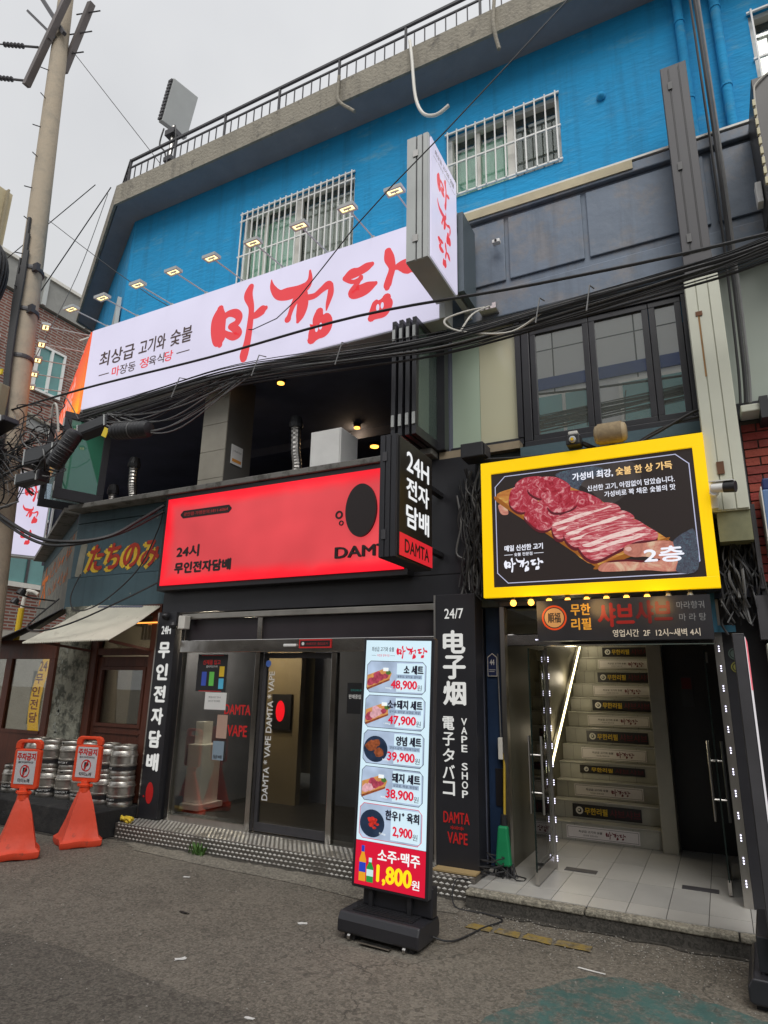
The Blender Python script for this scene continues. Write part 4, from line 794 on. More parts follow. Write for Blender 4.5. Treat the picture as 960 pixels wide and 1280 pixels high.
# chequer plate step
ST = thing('metal_step', 'long silver chequer plate step in front of the vape shop', 'step', (-3.8, 5.3, 0))
M_CHQ = mat('chequer plate aluminium', (.21, .195, .175), rough=.5, metal=.75, var=.15, scale=3)
make('step_body', MB().box(-5.84, -1.86, 5.25, 5.62, .0, .15), M_CHQ, ST, bevel=.006)
tr = MB(); k = 0
def lozenge(mb, c, u, v, n, a, b, h):
    c = Vector(c); mb.add([c+u*a, c+v*b, c-u*a, c-v*b, c+n*h], [(0,1,4),(1,2,4),(2,3,4),(3,0,4)])
X, Y, Z = Vector((1,0,0)), Vector((0,1,0)), Vector((0,0,1))
for r_ in range(4):
    for c_ in range(77):
        lozenge(tr, (-5.81+c_*.051+(r_ % 2)*.0255, 5.2495, .020+r_*.037), X, Z, -Y, .023, .0125, .006)
for r_ in range(10):
    for c_ in range(77):
        lozenge(tr, (-5.81+c_*.051+(r_ % 2)*.0255, 5.272+r_*.036, .1505), X, Y, Z, .023, .012, .005)
tag(make('tread_pattern', tr, two_tone('worn bright tread', (.75,.73,.68), (.24,.22,.19), .5, .64, scale=3, rough=.35, metal=.5, bump=0), ST), kind='stuff')
tag(make('door_mat', MB().box(-2.25, -1.88, 5.33, 5.45, .155, .168), mat('tan cardboard', (.42,.30,.14), rough=.8)), 'tan cardboard mat lying on the step under the wide pillar sign', 'mat')
# weed and yellow scrap on the step
wd = MB(); random.seed(3)
for i in range(70):
    a = random.uniform(0, 6.28); L = random.uniform(.05, .14); c = Vector((-4.62+random.gauss(0,.035), 5.2+random.gauss(0,.02), 0)); d = Vector((math.cos(a)*.7, math.sin(a)*.5, 1)).normalized(); q = Vector((-math.sin(a), math.cos(a), 0))*.008
    wd.add([c-q*.4, c+q*.4, c+d*L*.6+q, c+d*L, c+d*L*.6-q], [(0,1,2,3,4)])
tag(make('weed', wd, mat('weed green', (.07,.16,.03), rough=.7, var=.3)), 'tuft of green weed growing at the foot of the metal step', 'weed')
yr = MB()
for i in range(7): yr.tube(smooth_line([(-5.74+random.uniform(-.1,.1), 5.30+random.uniform(-.03,.03), .16+random.uniform(0,.05)) for _ in range(4)], 4), .012, 6)
tag(make('yellow_cloth', yr, mat('yellow cord', (.75,.55,.05), rough=.7), smooth=True), 'bunched yellow cord lying on the left end of the metal step', 'cord')

# ------------------------------------------------------------------ Japanese style bar at the corner
random.seed(11)
BF = thing('corner_bar', 'weathered teal and brown corner bar with Japanese lettering over a brown door', 'bar front', (-6.8, 5.65, 0))
make('upper_board', MB().box(-7.68, -5.87, 5.65, 5.72, 2.92, 3.66), M_TEALW, BF); make('upper_board', MB().box(-7.68, -5.87, 5.645, 5.72, 3.67, 3.81), M_TEALW, BF, bevel=.004)
make('lower_board', MB().box(-7.70, -5.87, 5.63, 5.72, 2.50, 2.91), M_TEALW, BF, bevel=.006)
make('upper_core', MB().box(-7.60, -5.86, 5.73, 5.9, 2.4, 3.81), M_DARK, BF)
FB = Pl((0, 5.65, 0)); M_YP = two_tone('weathered yellow paint', (.85,.55,.05), (.2,.16,.08), .6, .72, scale=9); M_RP = two_tone('weathered red paint', (.50,.05,.03), (.2,.08,.05), .6, .72, scale=9)
text(FB, 'たちのみ', -7.42, -6.14, 2.97, 3.31, M_YP, BF, bold=2.6, d=.003, shear=.12); text(FB, 'たちのみ', -7.365, -6.09, 2.99, 3.335, M_RP, BF, bold=1.3, d=.006, shear=.12)
make('worn_letter', put_text(MB(), FB, 'I', -7.58, -7.48, 2.94, 3.36, 1.2, .003, .1), mat('peeled pale paint', (.33,.32,.26), rough=.9, var=.3), BF)
# corner side
make('side_upper', cbox(MB(), 0, 4.6, -.08, 0, 3.60, 3.81), M_TEALW, BF); make('side_board', cbox(MB(), 0, 4.6, -.08, 0, 2.9, 3.59), two_tone('faded grey board', (.20,.20,.18),(.33,.31,.25),.5,.7,scale=5), BF); make('side_lower', cbox(MB(), 0, 4.4, -.08, .02, 2.5, 2.89), MATS['faded grey board'], BF)
PCH = Pl(CB, -CD); M_OP = two_tone('weathered orange paint', (.75,.19,.035), (.35,.22,.13), .56, .7, scale=10)
rs_ = random.Random(4)
def worn_row(x0, x1, z0, z1, n, m_):
    """a row of painted characters too weathered to read: thick worn strokes"""
    mb = MB(); w_ = (x1-x0)/n
    for i in range(n):
        cx = x0+w_*i
        for k in range(3):
            a0 = (cx+w_*rs_.uniform(.05,.8), z0+(z1-z0)*rs_.uniform(.05,.5)); a1 = (a0[0]+w_*rs_.uniform(-.15,.35), a0[1]+(z1-z0)*rs_.uniform(.25,.5)); t_ = (z1-z0)*.07
            if k == 0: a1 = (cx+w_*.85, a0[1]+(z1-z0)*.08)
            mb.add([PCH.p(a0[0]-t_,a0[1],.004+k*.0004), PCH.p(a0[0]+t_,a0[1]-t_*.5,.004+k*.0004), PCH.p(a1[0]+t_,a1[1],.004+k*.0004), PCH.p(a1[0]-t_,a1[1]+t_*.5,.004+k*.0004)], [(0,1,2,3)])
    return make('worn_side_lettering', mb, m_, BF)
worn_row(-3.1, -.2, 3.24, 3.57, 7, M_OP); worn_row(-2.9, -.35, 2.93, 3.18, 8, M_OP); text(PCH, '大', -4.3, -3.25, 2.93, 3.57, M_OP, BF, bold=1.6, d=.004, name='side_lettering')
# posts, panels and the brown door
make('brown_post', MB().box(-7.05, -6.93, 5.62, 5.76, .27, 2.5).box(-6.03, -5.90, 5.62, 5.76, .27, 2.5), M_BRN, BF, bevel=.006)
make('lintel', MB().box(-6.93, -6.03, 5.63, 5.74, 1.90, 1.98).box(-6.93, -6.03, 5.63, 5.74, 2.38, 2.5), M_BRN, BF)
dd = make('door', MB().box(-6.92, -6.82, 5.66, 5.71, .3, 1.88).box(-6.12, -6.04, 5.66, 5.71, .3, 1.88).box(-6.82, -6.12, 5.66, 5.71, 1.76, 1.88).box(-6.82, -6.12, 5.66, 5.71, .3, 1.06), M_BRN, BF, bevel=.006)
make('door_bead', MB().box(-6.86, -6.08, 5.645, 5.66, 1.06, 1.10).box(-6.86, -6.08, 5.645, 5.66, 1.72, 1.76).box(-6.86, -6.82, 5.645, 5.66, 1.10, 1.72).box(-6.12, -6.08, 5.645, 5.66, 1.10, 1.72).box(-6.86, -6.08, 5.645, 5.66, .985, 1.0), M_BRN, dd)
make('door_pane', MB().box(-6.82, -6.12, 5.68, 5.69, 1.06, 1.76), M_GBAR, dd)
make('transom_pane', MB().box(-6.93, -6.03, 5.69, 5.70, 1.98, 2.38), M_GBAR, BF)
make('warm_tube', MB().box(-6.28, -5.93, 5.60, 5.615, 2.27, 2.285), emis('orange strip lamp', (1,.35,.06), 2.0, gloss=False), BF)
make('bar_back_wall', MB().box(-7.6, -5.9, 8.2, 8.3, .1, 2.5), mat('dark bar wall', (.03,.03,.032), rough=.8, var=.4), BF); make('bar_floor', MB().box(-7.6, -5.87, 5.8, 8.2, .1, .27), M_DARK, BF); make('bar_side_wall', MB().box(-5.9, -5.87, 5.8, 8.3, .27, 2.5), M_DARK, BF)
mb = MB()
for i in range(7): mb.box(-6.5+i*.06, -6.46+i*.06, 5.9, 5.94, 2.10, 2.32)
make('hanging_card', mb, M_WHT, BF); make('curtain', MB().box(-6.8, -6.42, 6.1, 6.14, .4, 1.9), M_BLK, BF); make('beer_glass', MB().lathe((-6.32,6.0,1.08), [(.035,0),(.045,.14)], 12), mat('beer colour glass', (.4,.3,.15), rough=.2), BF)
make('back_window', MB().box(-6.45, -6.05, 8.15, 8.2, 1.2, 1.8), emis('teal daylight pane', (.07,.2,.2), .5), BF)
make('cream_pipe', MB().tube([(-6.98,5.60,2.49),(-6.2,5.60,2.47)], .02, 8), M_DARK, BF)
# old rendered pillar between door and corner
M_PEEL = two_tone('peeling grey-green render', (.36,.36,.29), (.10,.105,.085), .47, .60, scale=6, rough=.95, bump=1.0, bscale=14)
opp = MB(); left_, right_ = [], []
for j in range(26):
    z = .27+j*.09; left_.append((-7.60-.012*(26-j)*.4+random.uniform(-.018,.018), 5.60, z)); right_.append((-7.055+random.uniform(-.004,.004), 5.60, z))
opp.prism(left_+right_[::-1], (0,.3,0)); make('rendered_pillar', opp, M_PEEL, BF)
fl = MB()
for i in range(46):
    x, z = random.uniform(-7.62,-7.45), random.uniform(.3,2.2); q = random.uniform(.008,.03); k_ = random.randint(5,8)
    fl.prism([(x+q*math.cos(t*math.tau/k_)*random.uniform(.4,1.3), 5.596, z+q*1.8*math.sin(t*math.tau/k_)*random.uniform(.5,1.2)) for t in range(k_)], (0, .003, 0))
tag(make('paint_flake', fl, mat('pale flaking paint', (.36,.37,.32), rough=.9, var=.4, scale=12), BF), kind='stuff')
# brown window wall left of the rendered pillar
M_SHF = mat('cluttered shelf', (.12,.10,.08), rough=.8, var=.5, scale=12)
make('side_wall', MB().box(-9.6,-7.62,5.56,5.62,.27,.94), M_BRN, BF); make('side_header', MB().box(-9.6,-7.62,5.56,5.62,1.85,2.1), M_BRN, BF, bevel=.005)
make('side_post', MB().box(-7.73,-7.62,5.56,5.62,.94,1.85), M_BRN, BF); make('side_post', MB().box(-8.62,-8.50,5.56,5.62,.94,1.85), M_BRN, BF); make('side_post', MB().box(-9.6,-9.5,5.56,5.62,.94,1.85), M_BRN, BF); make('side_bead', MB().box(-8.5,-7.73,5.55,5.56,.92,.96), M_BRN, BF)
make('side_pane', MB().box(-8.5,-7.73,5.585,5.592,.94,1.85), M_GBAR, BF); make('side_pane', MB().box(-9.5,-8.62,5.585,5.592,.94,1.85), M_GBAR, BF)
ys_ = thing('yellow_banner', 'curved yellow banner with red lettering standing in the side window of the bar', 'banner', (-8.15, 5.75, .9))
bv = []; 
for j in range(9): zz = .9+j*.12; o_ = .10*((j-4)/4)**2; bv += [(-8.27+o_-.05+j*.012,5.75,zz),(-8.05+o_-.05+j*.012,5.75,zz)]
make('cloth', MB().add(bv, [(2*j,2*j+1,2*j+3,2*j+2) for j in range(8)]), emis('lit yellow banner', (.85,.48,.01), .75), ys_)
mb = MB()
for j, c_ in enumerate(['24','무','인','전','담']): zz = 1.70-j*.165; q = (zz-.9)/.12; xo = .10*((q-4)/4)**2-.05+q*.012; put_text(mb, Pl((0,5.748,0)), c_, -8.24+xo, -8.09+xo, zz, zz+.125, 1.4, .003)
make('lettering', mb, M_RPRINT, ys_)
make('shop_window_beyond', MB().box(-8.5,-8.3,5.9,5.95,1.0,1.7), mat('pale teal sheet', (.25,.38,.38), rough=.4), BF); make('inner_shelf', MB().box(-8.0,-7.75,5.9,6.1,.94,1.35), M_SHF, BF); make('inner_shelf', MB().box(-7.98,-7.78,6.2,6.3,1.35,1.8), mat('plum curtain', (.10,.03,.05), rough=.9, var=.3, scale=9), BF); make('inner_wall', MB().box(-9.6,-7.62,7.0,7.1,.27,2.4), MATS['dark bar wall'], BF)
# corrugated awnings
def awning(name, lab, a, b, c, d, m_, n=46):
    """corrugated sheet between back edge a-b and front edge d-c"""
    a, b, c, d = map(Vector, (a, b, c, d)); vs = []; k = 4
    for i in range(n*k+1):
        t = i/(n*k); up_ = Vector((0,0,.010*math.sin(t*n*2*math.pi)))
        for s_ in (0, .5, 1): vs.append((a.lerp(b, t)).lerp(d.lerp(c, t), s_)+up_+Vector((0,0,-.02*math.sin(s_*3.14))))
    fs = []
    for i in range(n*k):
        for s_ in range(2): fs.append((i*3+s_, (i+1)*3+s_, (i+1)*3+s_+1, i*3+s_+1))
    return tag(make(name, MB().add(vs, fs), m_, solid=.003), lab, 'awning')
awning('awning', 'cream corrugated awning sloping out over the brown bar door', (-7.15,5.62,2.52), (-5.92,5.62,2.47), (-5.98,4.98,2.03), (-7.48,4.98,2.01), two_tone('cream corrugated sheet', (.62,.60,.50), (.35,.31,.24), .6, .75, scale=5, rough=.5, bump=.05))
P_ = lambda s, o, z: tuple(ch(s, o, z))
awning('awning', 'dark awning seen from below along the corner side of the bar', P_(.1,.02,2.52), P_(4.6,.02,2.5), P_(4.6,.75,2.05), P_(.0,.75,2.05), M_DGREY, 70)
make('awning_strut', MB().bar((-7.05,5.62,1.95),(-7.3,5.1,2.03), .03), M_BRN, BF); make('awning_strut', MB().bar((-6.0,5.62,1.95),(-6.1,5.1,2.03), .03), M_BRN, BF)
# hooked wall lamps on the side
for i, s_ in enumerate((1.2, 2.6)):
    t = thing('wall_lamp', ['black gooseneck lamp on the side wall, nearer the corner', 'black gooseneck lamp on the side wall, farther from the corner'][i], 'lamp', ch(s_, 0, 2.8), 'gooseneck lamps on the side of the bar')
    make('arm', MB().tube([ch(s_,0,2.72), ch(s_,.35,2.74), ch(s_,.55,2.80)], .012, 6), M_BLK, t); make('shade', MB().lathe(ch(s_,.5,2.78), [(.07,0),(.05,.08),(.02,.1)], 12, (CN*-.5+Vector((0,0,1)))), M_BLK, t)
# black platform
PT = thing('stone_platform', 'low black platform in front of the bar carrying the kegs', 'platform', (-7, 5.3, 0))
make('platform_body', MB().prism([(-5.89,5.02,0),(-5.87,5.6,0),(-9.8,5.55,0),(-9.8,5.02,0)], (0,0,.27)), two_tone('black painted concrete', (.022,.022,.023), (.05,.048,.045), .5, .7, scale=5, rough=.8), PT, bevel=.012)
# kegs
def keg():
    t = thing('beer_keg', 'x', 'keg', (0,0,0), 'stacked steel beer kegs on the platform')
    r = .147; pf = [(r*.86,0),(r*.90,.012),(r*.90,.045),(r*.86,.055),(r*.93,.075),(r*.95,.10),(r,.105),(r,.118),(r*.95,.123),(r*.95,.195),(r,.20),(r,.213),(r*.95,.218),(r*.92,.245),(r*.86,.26),(r*.90,.272),(r*.90,.305),(r*.86,.315)]
    make('shell', MB().lathe((0,0,0), pf, 24, closed=False), mat('keg steel', (.50,.48,.44), rough=.33, metal=.9, var=.25, scale=9), t, smooth=True)
    make('top_plate', MB().lathe((0,0,.285), [(.0,.0),(r*.86,.0)], 24, closed=False), MATS['keg steel'], t); make('spear', MB().lathe((0,0,.285), [(.03,0),(.03,.03),(.018,.035)], 12), M_STEEL, t)
    hl = MB()
    for a in (-2.0, 1.2, 4.3-1.57): 
        for q in range(4):
            a0, a1 = a+q*.09, a+(q+1)*.09; hl.add([(math.cos(a0)*r*.905, math.sin(a0)*r*.905, .283),(math.cos(a1)*r*.905, math.sin(a1)*r*.905, .283),(math.cos(a1)*r*.905, math.sin(a1)*r*.905, .298),(math.cos(a0)*r*.905, math.sin(a0)*r*.905, .298)], [(0,1,2,3)])
    make('hand_hole', hl, M_KPRINT, t)
    bd = MB()
    for q in range(24): a0, a1 = q*math.tau/24, (q+1)*math.tau/24; bd.add([(math.cos(a0)*r*.957, math.sin(a0)*r*.957, .03+.03),(math.cos(a1)*r*.957, math.sin(a1)*r*.957, .06),(math.cos(a1)*r*.962, math.sin(a1)*r*.962, .097),(math.cos(a0)*r*.962, math.sin(a0)*r*.962, .097)], [(0,1,2,3)])
    make('black_band', bd, mat('black keg band', (.02,.02,.022), rough=.5), t)
    lt = MB()
    for q, c_ in enumerate('SUNTORY'):
        a = -math.pi/2-.5+q*.16; P = Pl((math.cos(a)*r*.965, math.sin(a)*r*.965, .065), (-math.sin(a), math.cos(a), 0)); put_text(lt, P, c_, -.010, .010, .006, .026, .6, .002)
    make('band_lettering', lt, M_WPRINT, t)
    return t
K0 = keg(); first = True
row = [(-7.5,5.38),(-7.14,5.40),(-6.80,5.42),(-6.46,5.44),(-6.12,5.44)]
kx = [-7.62,-7.27,-6.93,-6.63,-6.36,-6.10]
pos = []
names = ['first','second','third','fourth','fifth','sixth']
fr_ = [(-7.51,5.44),(-7.21,5.42),(-6.91,5.45),(-6.61,5.43),(-6.31,5.45),(-6.01,5.43)]
for i, (x, y) in enumerate(fr_):
    pos.append((x, y, .27, f'steel beer keg in the lower front row, {names[i]} from the left'))
for i, (x, y) in enumerate(fr_):
    if i != 3: pos.append((x+random.uniform(-.012,.012), y+random.uniform(-.01,.01), .585, f'steel beer keg on top of the {names[i]} lower keg from the left'))
pos.append((-6.60, 5.44, .585, 'steel beer keg in the upper row mostly hidden behind the right warning sign'))
pos.append((-7.82, 5.40, .27, 'steel beer keg at the far left end behind the left warning sign'))
for i, (x, y, z, lab) in enumerate(pos):
    k = K0 if i == 0 else copy_tree(K0); k.location = (x, y, z); k.rotation_euler.z = random.uniform(-.6, .6); k['label'] = lab

# ------------------------------------------------------------------ no-parking stands
M_OR = mat('orange plastic', (.82,.075,.022), rough=.45, var=.1, scale=4); M_OR2 = two_tone('scuffed orange plastic', (.80,.075,.028), (.34,.07,.04), .60, .72, scale=8, rough=.55, bump=.35, bscale=7)
def barrier(lab, loc, rz, lean=0):
    t = thing('no_parking_stand', lab, 'warning stand', (0,0,0), 'orange no-parking stands')
    # sagging pyramid base of wrinkled plastic
    bm_ = MB(); L = [(.25,.0),(.262,.02),(.26,.055),(.235,.07),(.215,.085),(.165,.22),(.115,.37),(.07,.48),(.05,.505)]; n = 28; vs = []
    rnd = random.Random(int(loc[1]*100))
    for r_, z in L:
        for j in range(n):
            a = math.tau*j/n+.2; sq = 1/max(abs(math.cos(a-.785)), abs(math.sin(a-.785)))*.80; q = min(sq, 1.12)*(1+.04*math.sin(3*a+z*9+loc[1])+.02*math.sin(7*a)); vs.append((r_*q*math.cos(a), r_*q*math.sin(a)*.86, z+.006*math.sin(5*a)*(1 if z < .1 else 0)+ .006))
    fs = [(i*n+j, i*n+(j+1) % n, (i+1)*n+(j+1) % n, (i+1)*n+j) for i in range(len(L)-1) for j in range(n)]; fs += [tuple(range(n-1,-1,-1)), tuple((len(L)-1)*n+j for j in range(n))]
    make('base', bm_.add(vs, fs), M_OR2, t, smooth=True)
    make('neck', MB().lathe((0,0,.49), [(.055,0),(.05,.05),(.058,.055),(.058,.075),(.045,.08),(.04,.11)], 16), M_OR, t, smooth=True)
    make('tie_lug', MB().lathe((.075,0,.555), [(.013,-.01),(.02,0),(.013,.01)], 8, (0,1,0)).lathe((-.075,0,.555), [(.013,-.01),(.02,0),(.013,.01)], 8, (0,1,0)).bar((-.075,0,.555),(.075,0,.555),.01), M_OR, t)
    # head: rounded panel with a grip slot
    w_, z0, z1 = .155, .585, 1.03; o = []
    def rr(x0,x1,z0,z1,r_,k=5):
        out = []
        for cx, cz, a0 in ((x1-r_,z1-r_,0),(x0+r_,z1-r_,90),(x0+r_,z0+r_,180),(x1-r_,z0+r_,270)):
            for i in range(k+1): a = R(a0+90*i/k); out.append((cx+r_*math.cos(a), cz+r_*math.sin(a)))
        return out
    O_ = rr(-w_,w_,z0,z1,.045); 
    body = MB().prism([(x,-.02,z) for x, z in rr(-w_,w_,z0,.945,.03)], (0,.04,0)); body.prism([(x,-.02,z) for x, z in [(-w_,.943),(-.095,.943),(-.085,.99),(-.06,1.0),(0,1.0),(0,1.03),(-.11,1.03),(-.14,1.015),(-w_,.99)]], (0,.04,0)); body.prism([(x,-.02,z) for x, z in [(w_,.943),(w_,.99),(.14,1.015),(.11,1.03),(0,1.03),(0,1.0),(.06,1.0),(.085,.99),(.095,.943)]], (0,.04,0))
    make('head', body, M_OR, t, bevel=.008)
    make('sticker', MB().box(-.118,.118,-.0235,-.0205,.63,.925), mat('white sticker', (.62,.62,.64), rough=.4, var=.05), t)
    P = Pl((0,-.0235,0)); text(P, '주차금지', -.108, .108, .845, .908, M_RPRINT, t, bold=1.8, d=.001); text(P, '절대 주차하지마시오', -.09, .09, .815, .835, M_KPRINT, t, bold=.5, d=.001)
    mb = MB(); disc(mb, P, 0, .745, .058, d=.001, r0=.80, n=28); put_text(mb, P, '/', -.026, .026, .70, .79, .6, .0035); m2 = make('no_parking_ring', mb, M_RPRINT, t)
    text(P, 'P', -.020, .026, .715, .775, M_KPRINT, t, bold=1.8, d=.0022); text(P, '타미노래', -.07, .07, .645, .68, M_KPRINT, t, bold=.8, d=.001)
    text(Pl((-.03,-.16,.35), (1,0,0), (0,.3,.95)), '주', -.03, .03, .0, .06, M_KPRINT, t, name='handwritten_mark', d=.025)
    t.location = loc; t.rotation_euler = (0, R(lean), rz); return t
barrier('orange no-parking stand farther from the camera, just left of the metal step', (-5.93,4.88,0), R(14), 0)
barrier('orange no-parking stand nearest the left edge of the photo', (-6.02,4.28,0), R(10), -1.2)

# ------------------------------------------------------------------ menu stand
def stand(lab, second=False):
    t = thing('menu_stand', lab, 'sign stand', (0,0,0), 'tall lit sign stands on the road')
    # local: origin at base centre, face towards -y
    b = MB(); pf = [(-.17,0.04),(-.17,.11),(-.145,.155),(.145,.155),(.17,.11),(.17,.04),(.15,.03),(-.15,.03)]
    b.prism([(-.295, y, z) for y, z in pf], (.59, 0, 0)); make('base', b, M_BLK2, t, bevel=.012, seg=3)
    make('base_foot', MB().box(-.25,-.17,-.14,.14,0,.03), M_BLK, t); make('base_foot', MB().box(.17,.25,-.14,.14,0,.03), M_BLK, t); make('castor', MB().lathe((-.2,-.16,.02), [(.018,-.01),(.018,.01)], 10, (1,0,0)).lathe((.2,-.16,.02), [(.018,-.01),(.018,.01)], 10, (1,0,0)), M_STEEL, t)
    rib = make('base_rib', MB().box(-.22,.22,-.105,-.09,.155,.163), M_BLK, t)
    for i in range(1, 8): rep(rib, (0, .027*i, 0))
    make('leg_plate', MB().box(-.11,.11,-.2,-.16,.012,.02), M_STEEL, t)
    make('back_box', MB().box(-.22,.30,.03,.11,.16,.34), M_BLK2, t, bevel=.01); make('post', MB().box(-.16,-.13,0,.03,.16,.3).box(.13,.16,0,.03,.16,.3), M_BLK, t)
    make('screen_frame', MB().box(-.285,.285,-.02,.045,.27,1.945), M_BLK2, t, bevel=.006)
    make('screen_side', MB().box(-.29,-.2855,-.015,.04,.28,1.935).box(.2855,.29,-.015,.04,.28,1.935), M_DGREY, t)
    P = Pl((0,-.02,0))
    if not second:
        make('screen', MB().box(-.265,.265,-.023,-.0205,.565,1.925), emis('lit pale blue screen', (.60,.77,.86), .95, uneven=.05, scale=1.5), t)
        P = Pl((0,-.023,0)); MR, MK = emis('lit screen red', (.65,.012,.04), .95), emis('lit screen black', (.02,.02,.04), .6)
        text(P, '최상급 고기와 숯불', -.215, -.03, 1.845, 1.878, MK, t, bold=.3, d=.001); text(P, '마장동 정육식당', -.17, -.065, 1.808, 1.826, MR, t, d=.001)
        mb = MB(); rect(mb, P, -.215,-.18,1.815,1.817,.001); rect(mb, P, -.06,-.02,1.815,1.817,.001); make('dash', mb, MK, t)
        logo(P, .0, 1.80, .085, MR, t, d=.001, k=3)
        MCD = emis('lit card blue', (.42,.52,.68), .8, uneven=.3, scale=7); MSTRIP = emis('lit card strip', (.36,.47,.62), .8)
        MB_ = emis('lit picture board', (.70,.32,.10), .7, uneven=.2, scale=30); MM1 = emis('lit picture meat', (.42,.06,.10), .75, uneven=.45, scale=45); MM2 = emis('lit picture pale meat', (.70,.38,.42), .8, uneven=.3, scale=45); MPAN = emis('lit picture pan', (.02,.035,.07), .7, uneven=.4, scale=12); MG = emis('lit picture herb', (.10,.22,.05), .6); MKB = emis('lit picture cooked', (.30,.08,.03), .7, uneven=.5, scale=50); MWL = emis('lit white tag', (.8,.85,.85), .95)
        cards = [('소 세트','꽃등심, 살치살, 갈비살','48,900','900g','board',1), ('소+돼지 세트','갈비살, 살치살, 삼겹살, 목살','47,900','1,000g','board',2), ('양념 세트','양념소갈비, 양념돼지갈비','39,900','800g','pan',1), ('돼지 세트','삼겹살, 목살, 항정살','38,900','900g','board',3), ('한우1⁺ 육회','','2,900','50g','pan',2)]
        for i, (ti, sub, pr_, gr_, kind, var) in enumerate(cards):
            z1 = 1.775-i*.2425; z0 = z1-.222; x0, x1 = -.245, .232
            cdm = make('menu_card', MB().add([P.p(x,z,.0012) for x, z in cham(x0,x1,z0,z1,.028)], [tuple(range(8))]), MCD, t); cdm['label'] = f'menu card reading {ti}'
            make('card_outline', outline(MB(), P, cham(x0,x1,z0,z1,.028), .0035, .0022), MR if i == 4 else MK, cdm)
            mb = MB(); mb.add([P.p(x,z,.0014) for x, z in [(.0,z0+.012),(.22,z0+.012),(.22,z1-.012),(.0,z1-.012)]], [(0,1,2,3)]); make('card_light_side', mb, MATS['lit pale blue screen'], cdm)
            # picture
            if kind == 'board':
                mb = MB(); mb.add([P.p(x0+a,z0+b_,.003) for a, b_ in [(.004,.03),(.19,.10),(.205,.14),(.13,.165),(.004,.12)]], [(0,1,2,3,4)]); make('picture_board', mb, MB_, cdm)
                mb = MB(); mb.add([P.p(x0+a,z0+b_,.0025) for a, b_ in [(.004,.014),(.19,.088),(.19,.10),(.004,.03)]], [(0,1,2,3)]); make('picture_shadow', mb, MKB, cdm)
                mb, mb2 = MB(), MB()
                for q, (a, b_, rx, rz_) in enumerate([(.035,.075,.034,.032),(.075,.088,.036,.030),(.115,.108,.034,.026),(.155,.118,.026,.02),(.085,.128,.030,.022)]):
                    tgt = mb2 if (var == 2 and q in (1,2,4)) or (var == 3 and q in (0,1)) else mb
                    pts = [(x0+a+rx*math.cos(j*.524)*random.uniform(.8,1.1), z0+b_+rz_*math.sin(j*.524+.2)*random.uniform(.8,1.1)) for j in range(12)]
                    tgt.add([P.p(x,z,.0036+q*.0003) for x, z in pts], [tuple(range(12))])
                make('picture_meat', mb, MM1, cdm)
                if mb2.v: make('picture_pale_meat', mb2, MM2, cdm)
                mb = MB(); disc(mb, P, x0+.178, z0+.142, .022, .016, .0052, 9); make('picture_herb', mb, MG, cdm); mb = MB(); rect(mb, P, x0+.135, x0+.178, z0+.152, z0+.176, .0056); make('picture_tag', mb, MWL, cdm)
            else:
                mb = MB(); disc(mb, P, x0+.10, z0+.098, .097, .088, .003, 28); make('picture_pan', mb, MPAN, cdm); mb = MB()
                if var == 1:
                    for q, (a, b_, rx, rz_) in enumerate([(.065,.115,.048,.040),(.105,.14,.035,.025),(.13,.075,.045,.035)]): mb.add([P.p(x0+a+rx*math.cos(j*.524)*random.uniform(.75,1.1), z0+b_+rz_*math.sin(j*.524)*random.uniform(.75,1.1), .0036+q*.0003) for j in range(12)], [tuple(range(12))])
                    make('picture_cooked_meat', mb, MKB, cdm)
                else:
                    for q in range(26): a, rr_ = random.uniform(0,6.28), random.uniform(0,.036); cx_, cz_ = x0+.105+rr_*1.2*math.cos(a), z0+.105+rr_*math.sin(a); disc(mb, P, cx_, cz_, .016, .009, .0036+q*.00012, 8)
                    make('picture_raw_beef', mb, emis('lit raw beef', (.55,.03,.02), .8, uneven=.5, scale=60), cdm)
            tx0 = {0:.06, 1:-.06, 2:.02, 3:.0, 4:-.04}[i]
            text(P, ti, tx0, .212, z1-.086, z1-.026, MK, cdm, bold=1.8, d=.0075, name='card_title')
            if sub: mb = MB(); sx = {0:-.0,1:-.055,2:-.04,3:.0}[i]; rect(mb, P, sx, .205, z1-.118, z1-.09, .0072); make('caption_strip', mb, MSTRIP, cdm); text(P, sub, sx+.01, .195, z1-.114, z1-.095, MK, cdm, d=.0082, name='card_caption')
            zz = z0+.025 if i < 4 else z0+.035
            text(P, pr_, {0:-.04,1:-.05,2:-.045,3:-.045,4:.02}[i], .165, zz, zz+.064, MR, cdm, bold=1.5, d=.0075, name='card_price'); text(P, '원', .168, .205, zz, zz+.038, MK, cdm, d=.0075, name='card_unit'); text(P, gr_, -.085, -.035, zz+.0, zz+.014, MWL, cdm, d=.0082, name='card_weight')
        rp = make('red_panel', MB().box(-.265,.265,-.0232,-.0205,.29,.562), emis('lit crimson panel', (.62,.008,.035), .95), t)
        P = Pl((0,-.0232,0)); text(P, '소주·맥주', -.09, .225, .455, .53, MWL, rp, bold=1.1, d=.001); text(P, '1,800', -.09, .165, .315, .43, emis('lit yellow figures', (.98,.68,.01), 1.0), rp, bold=1.6, d=.001, name='price'); text(P, '원', .17, .225, .325, .38, MWL, rp, bold=.8, d=.001)
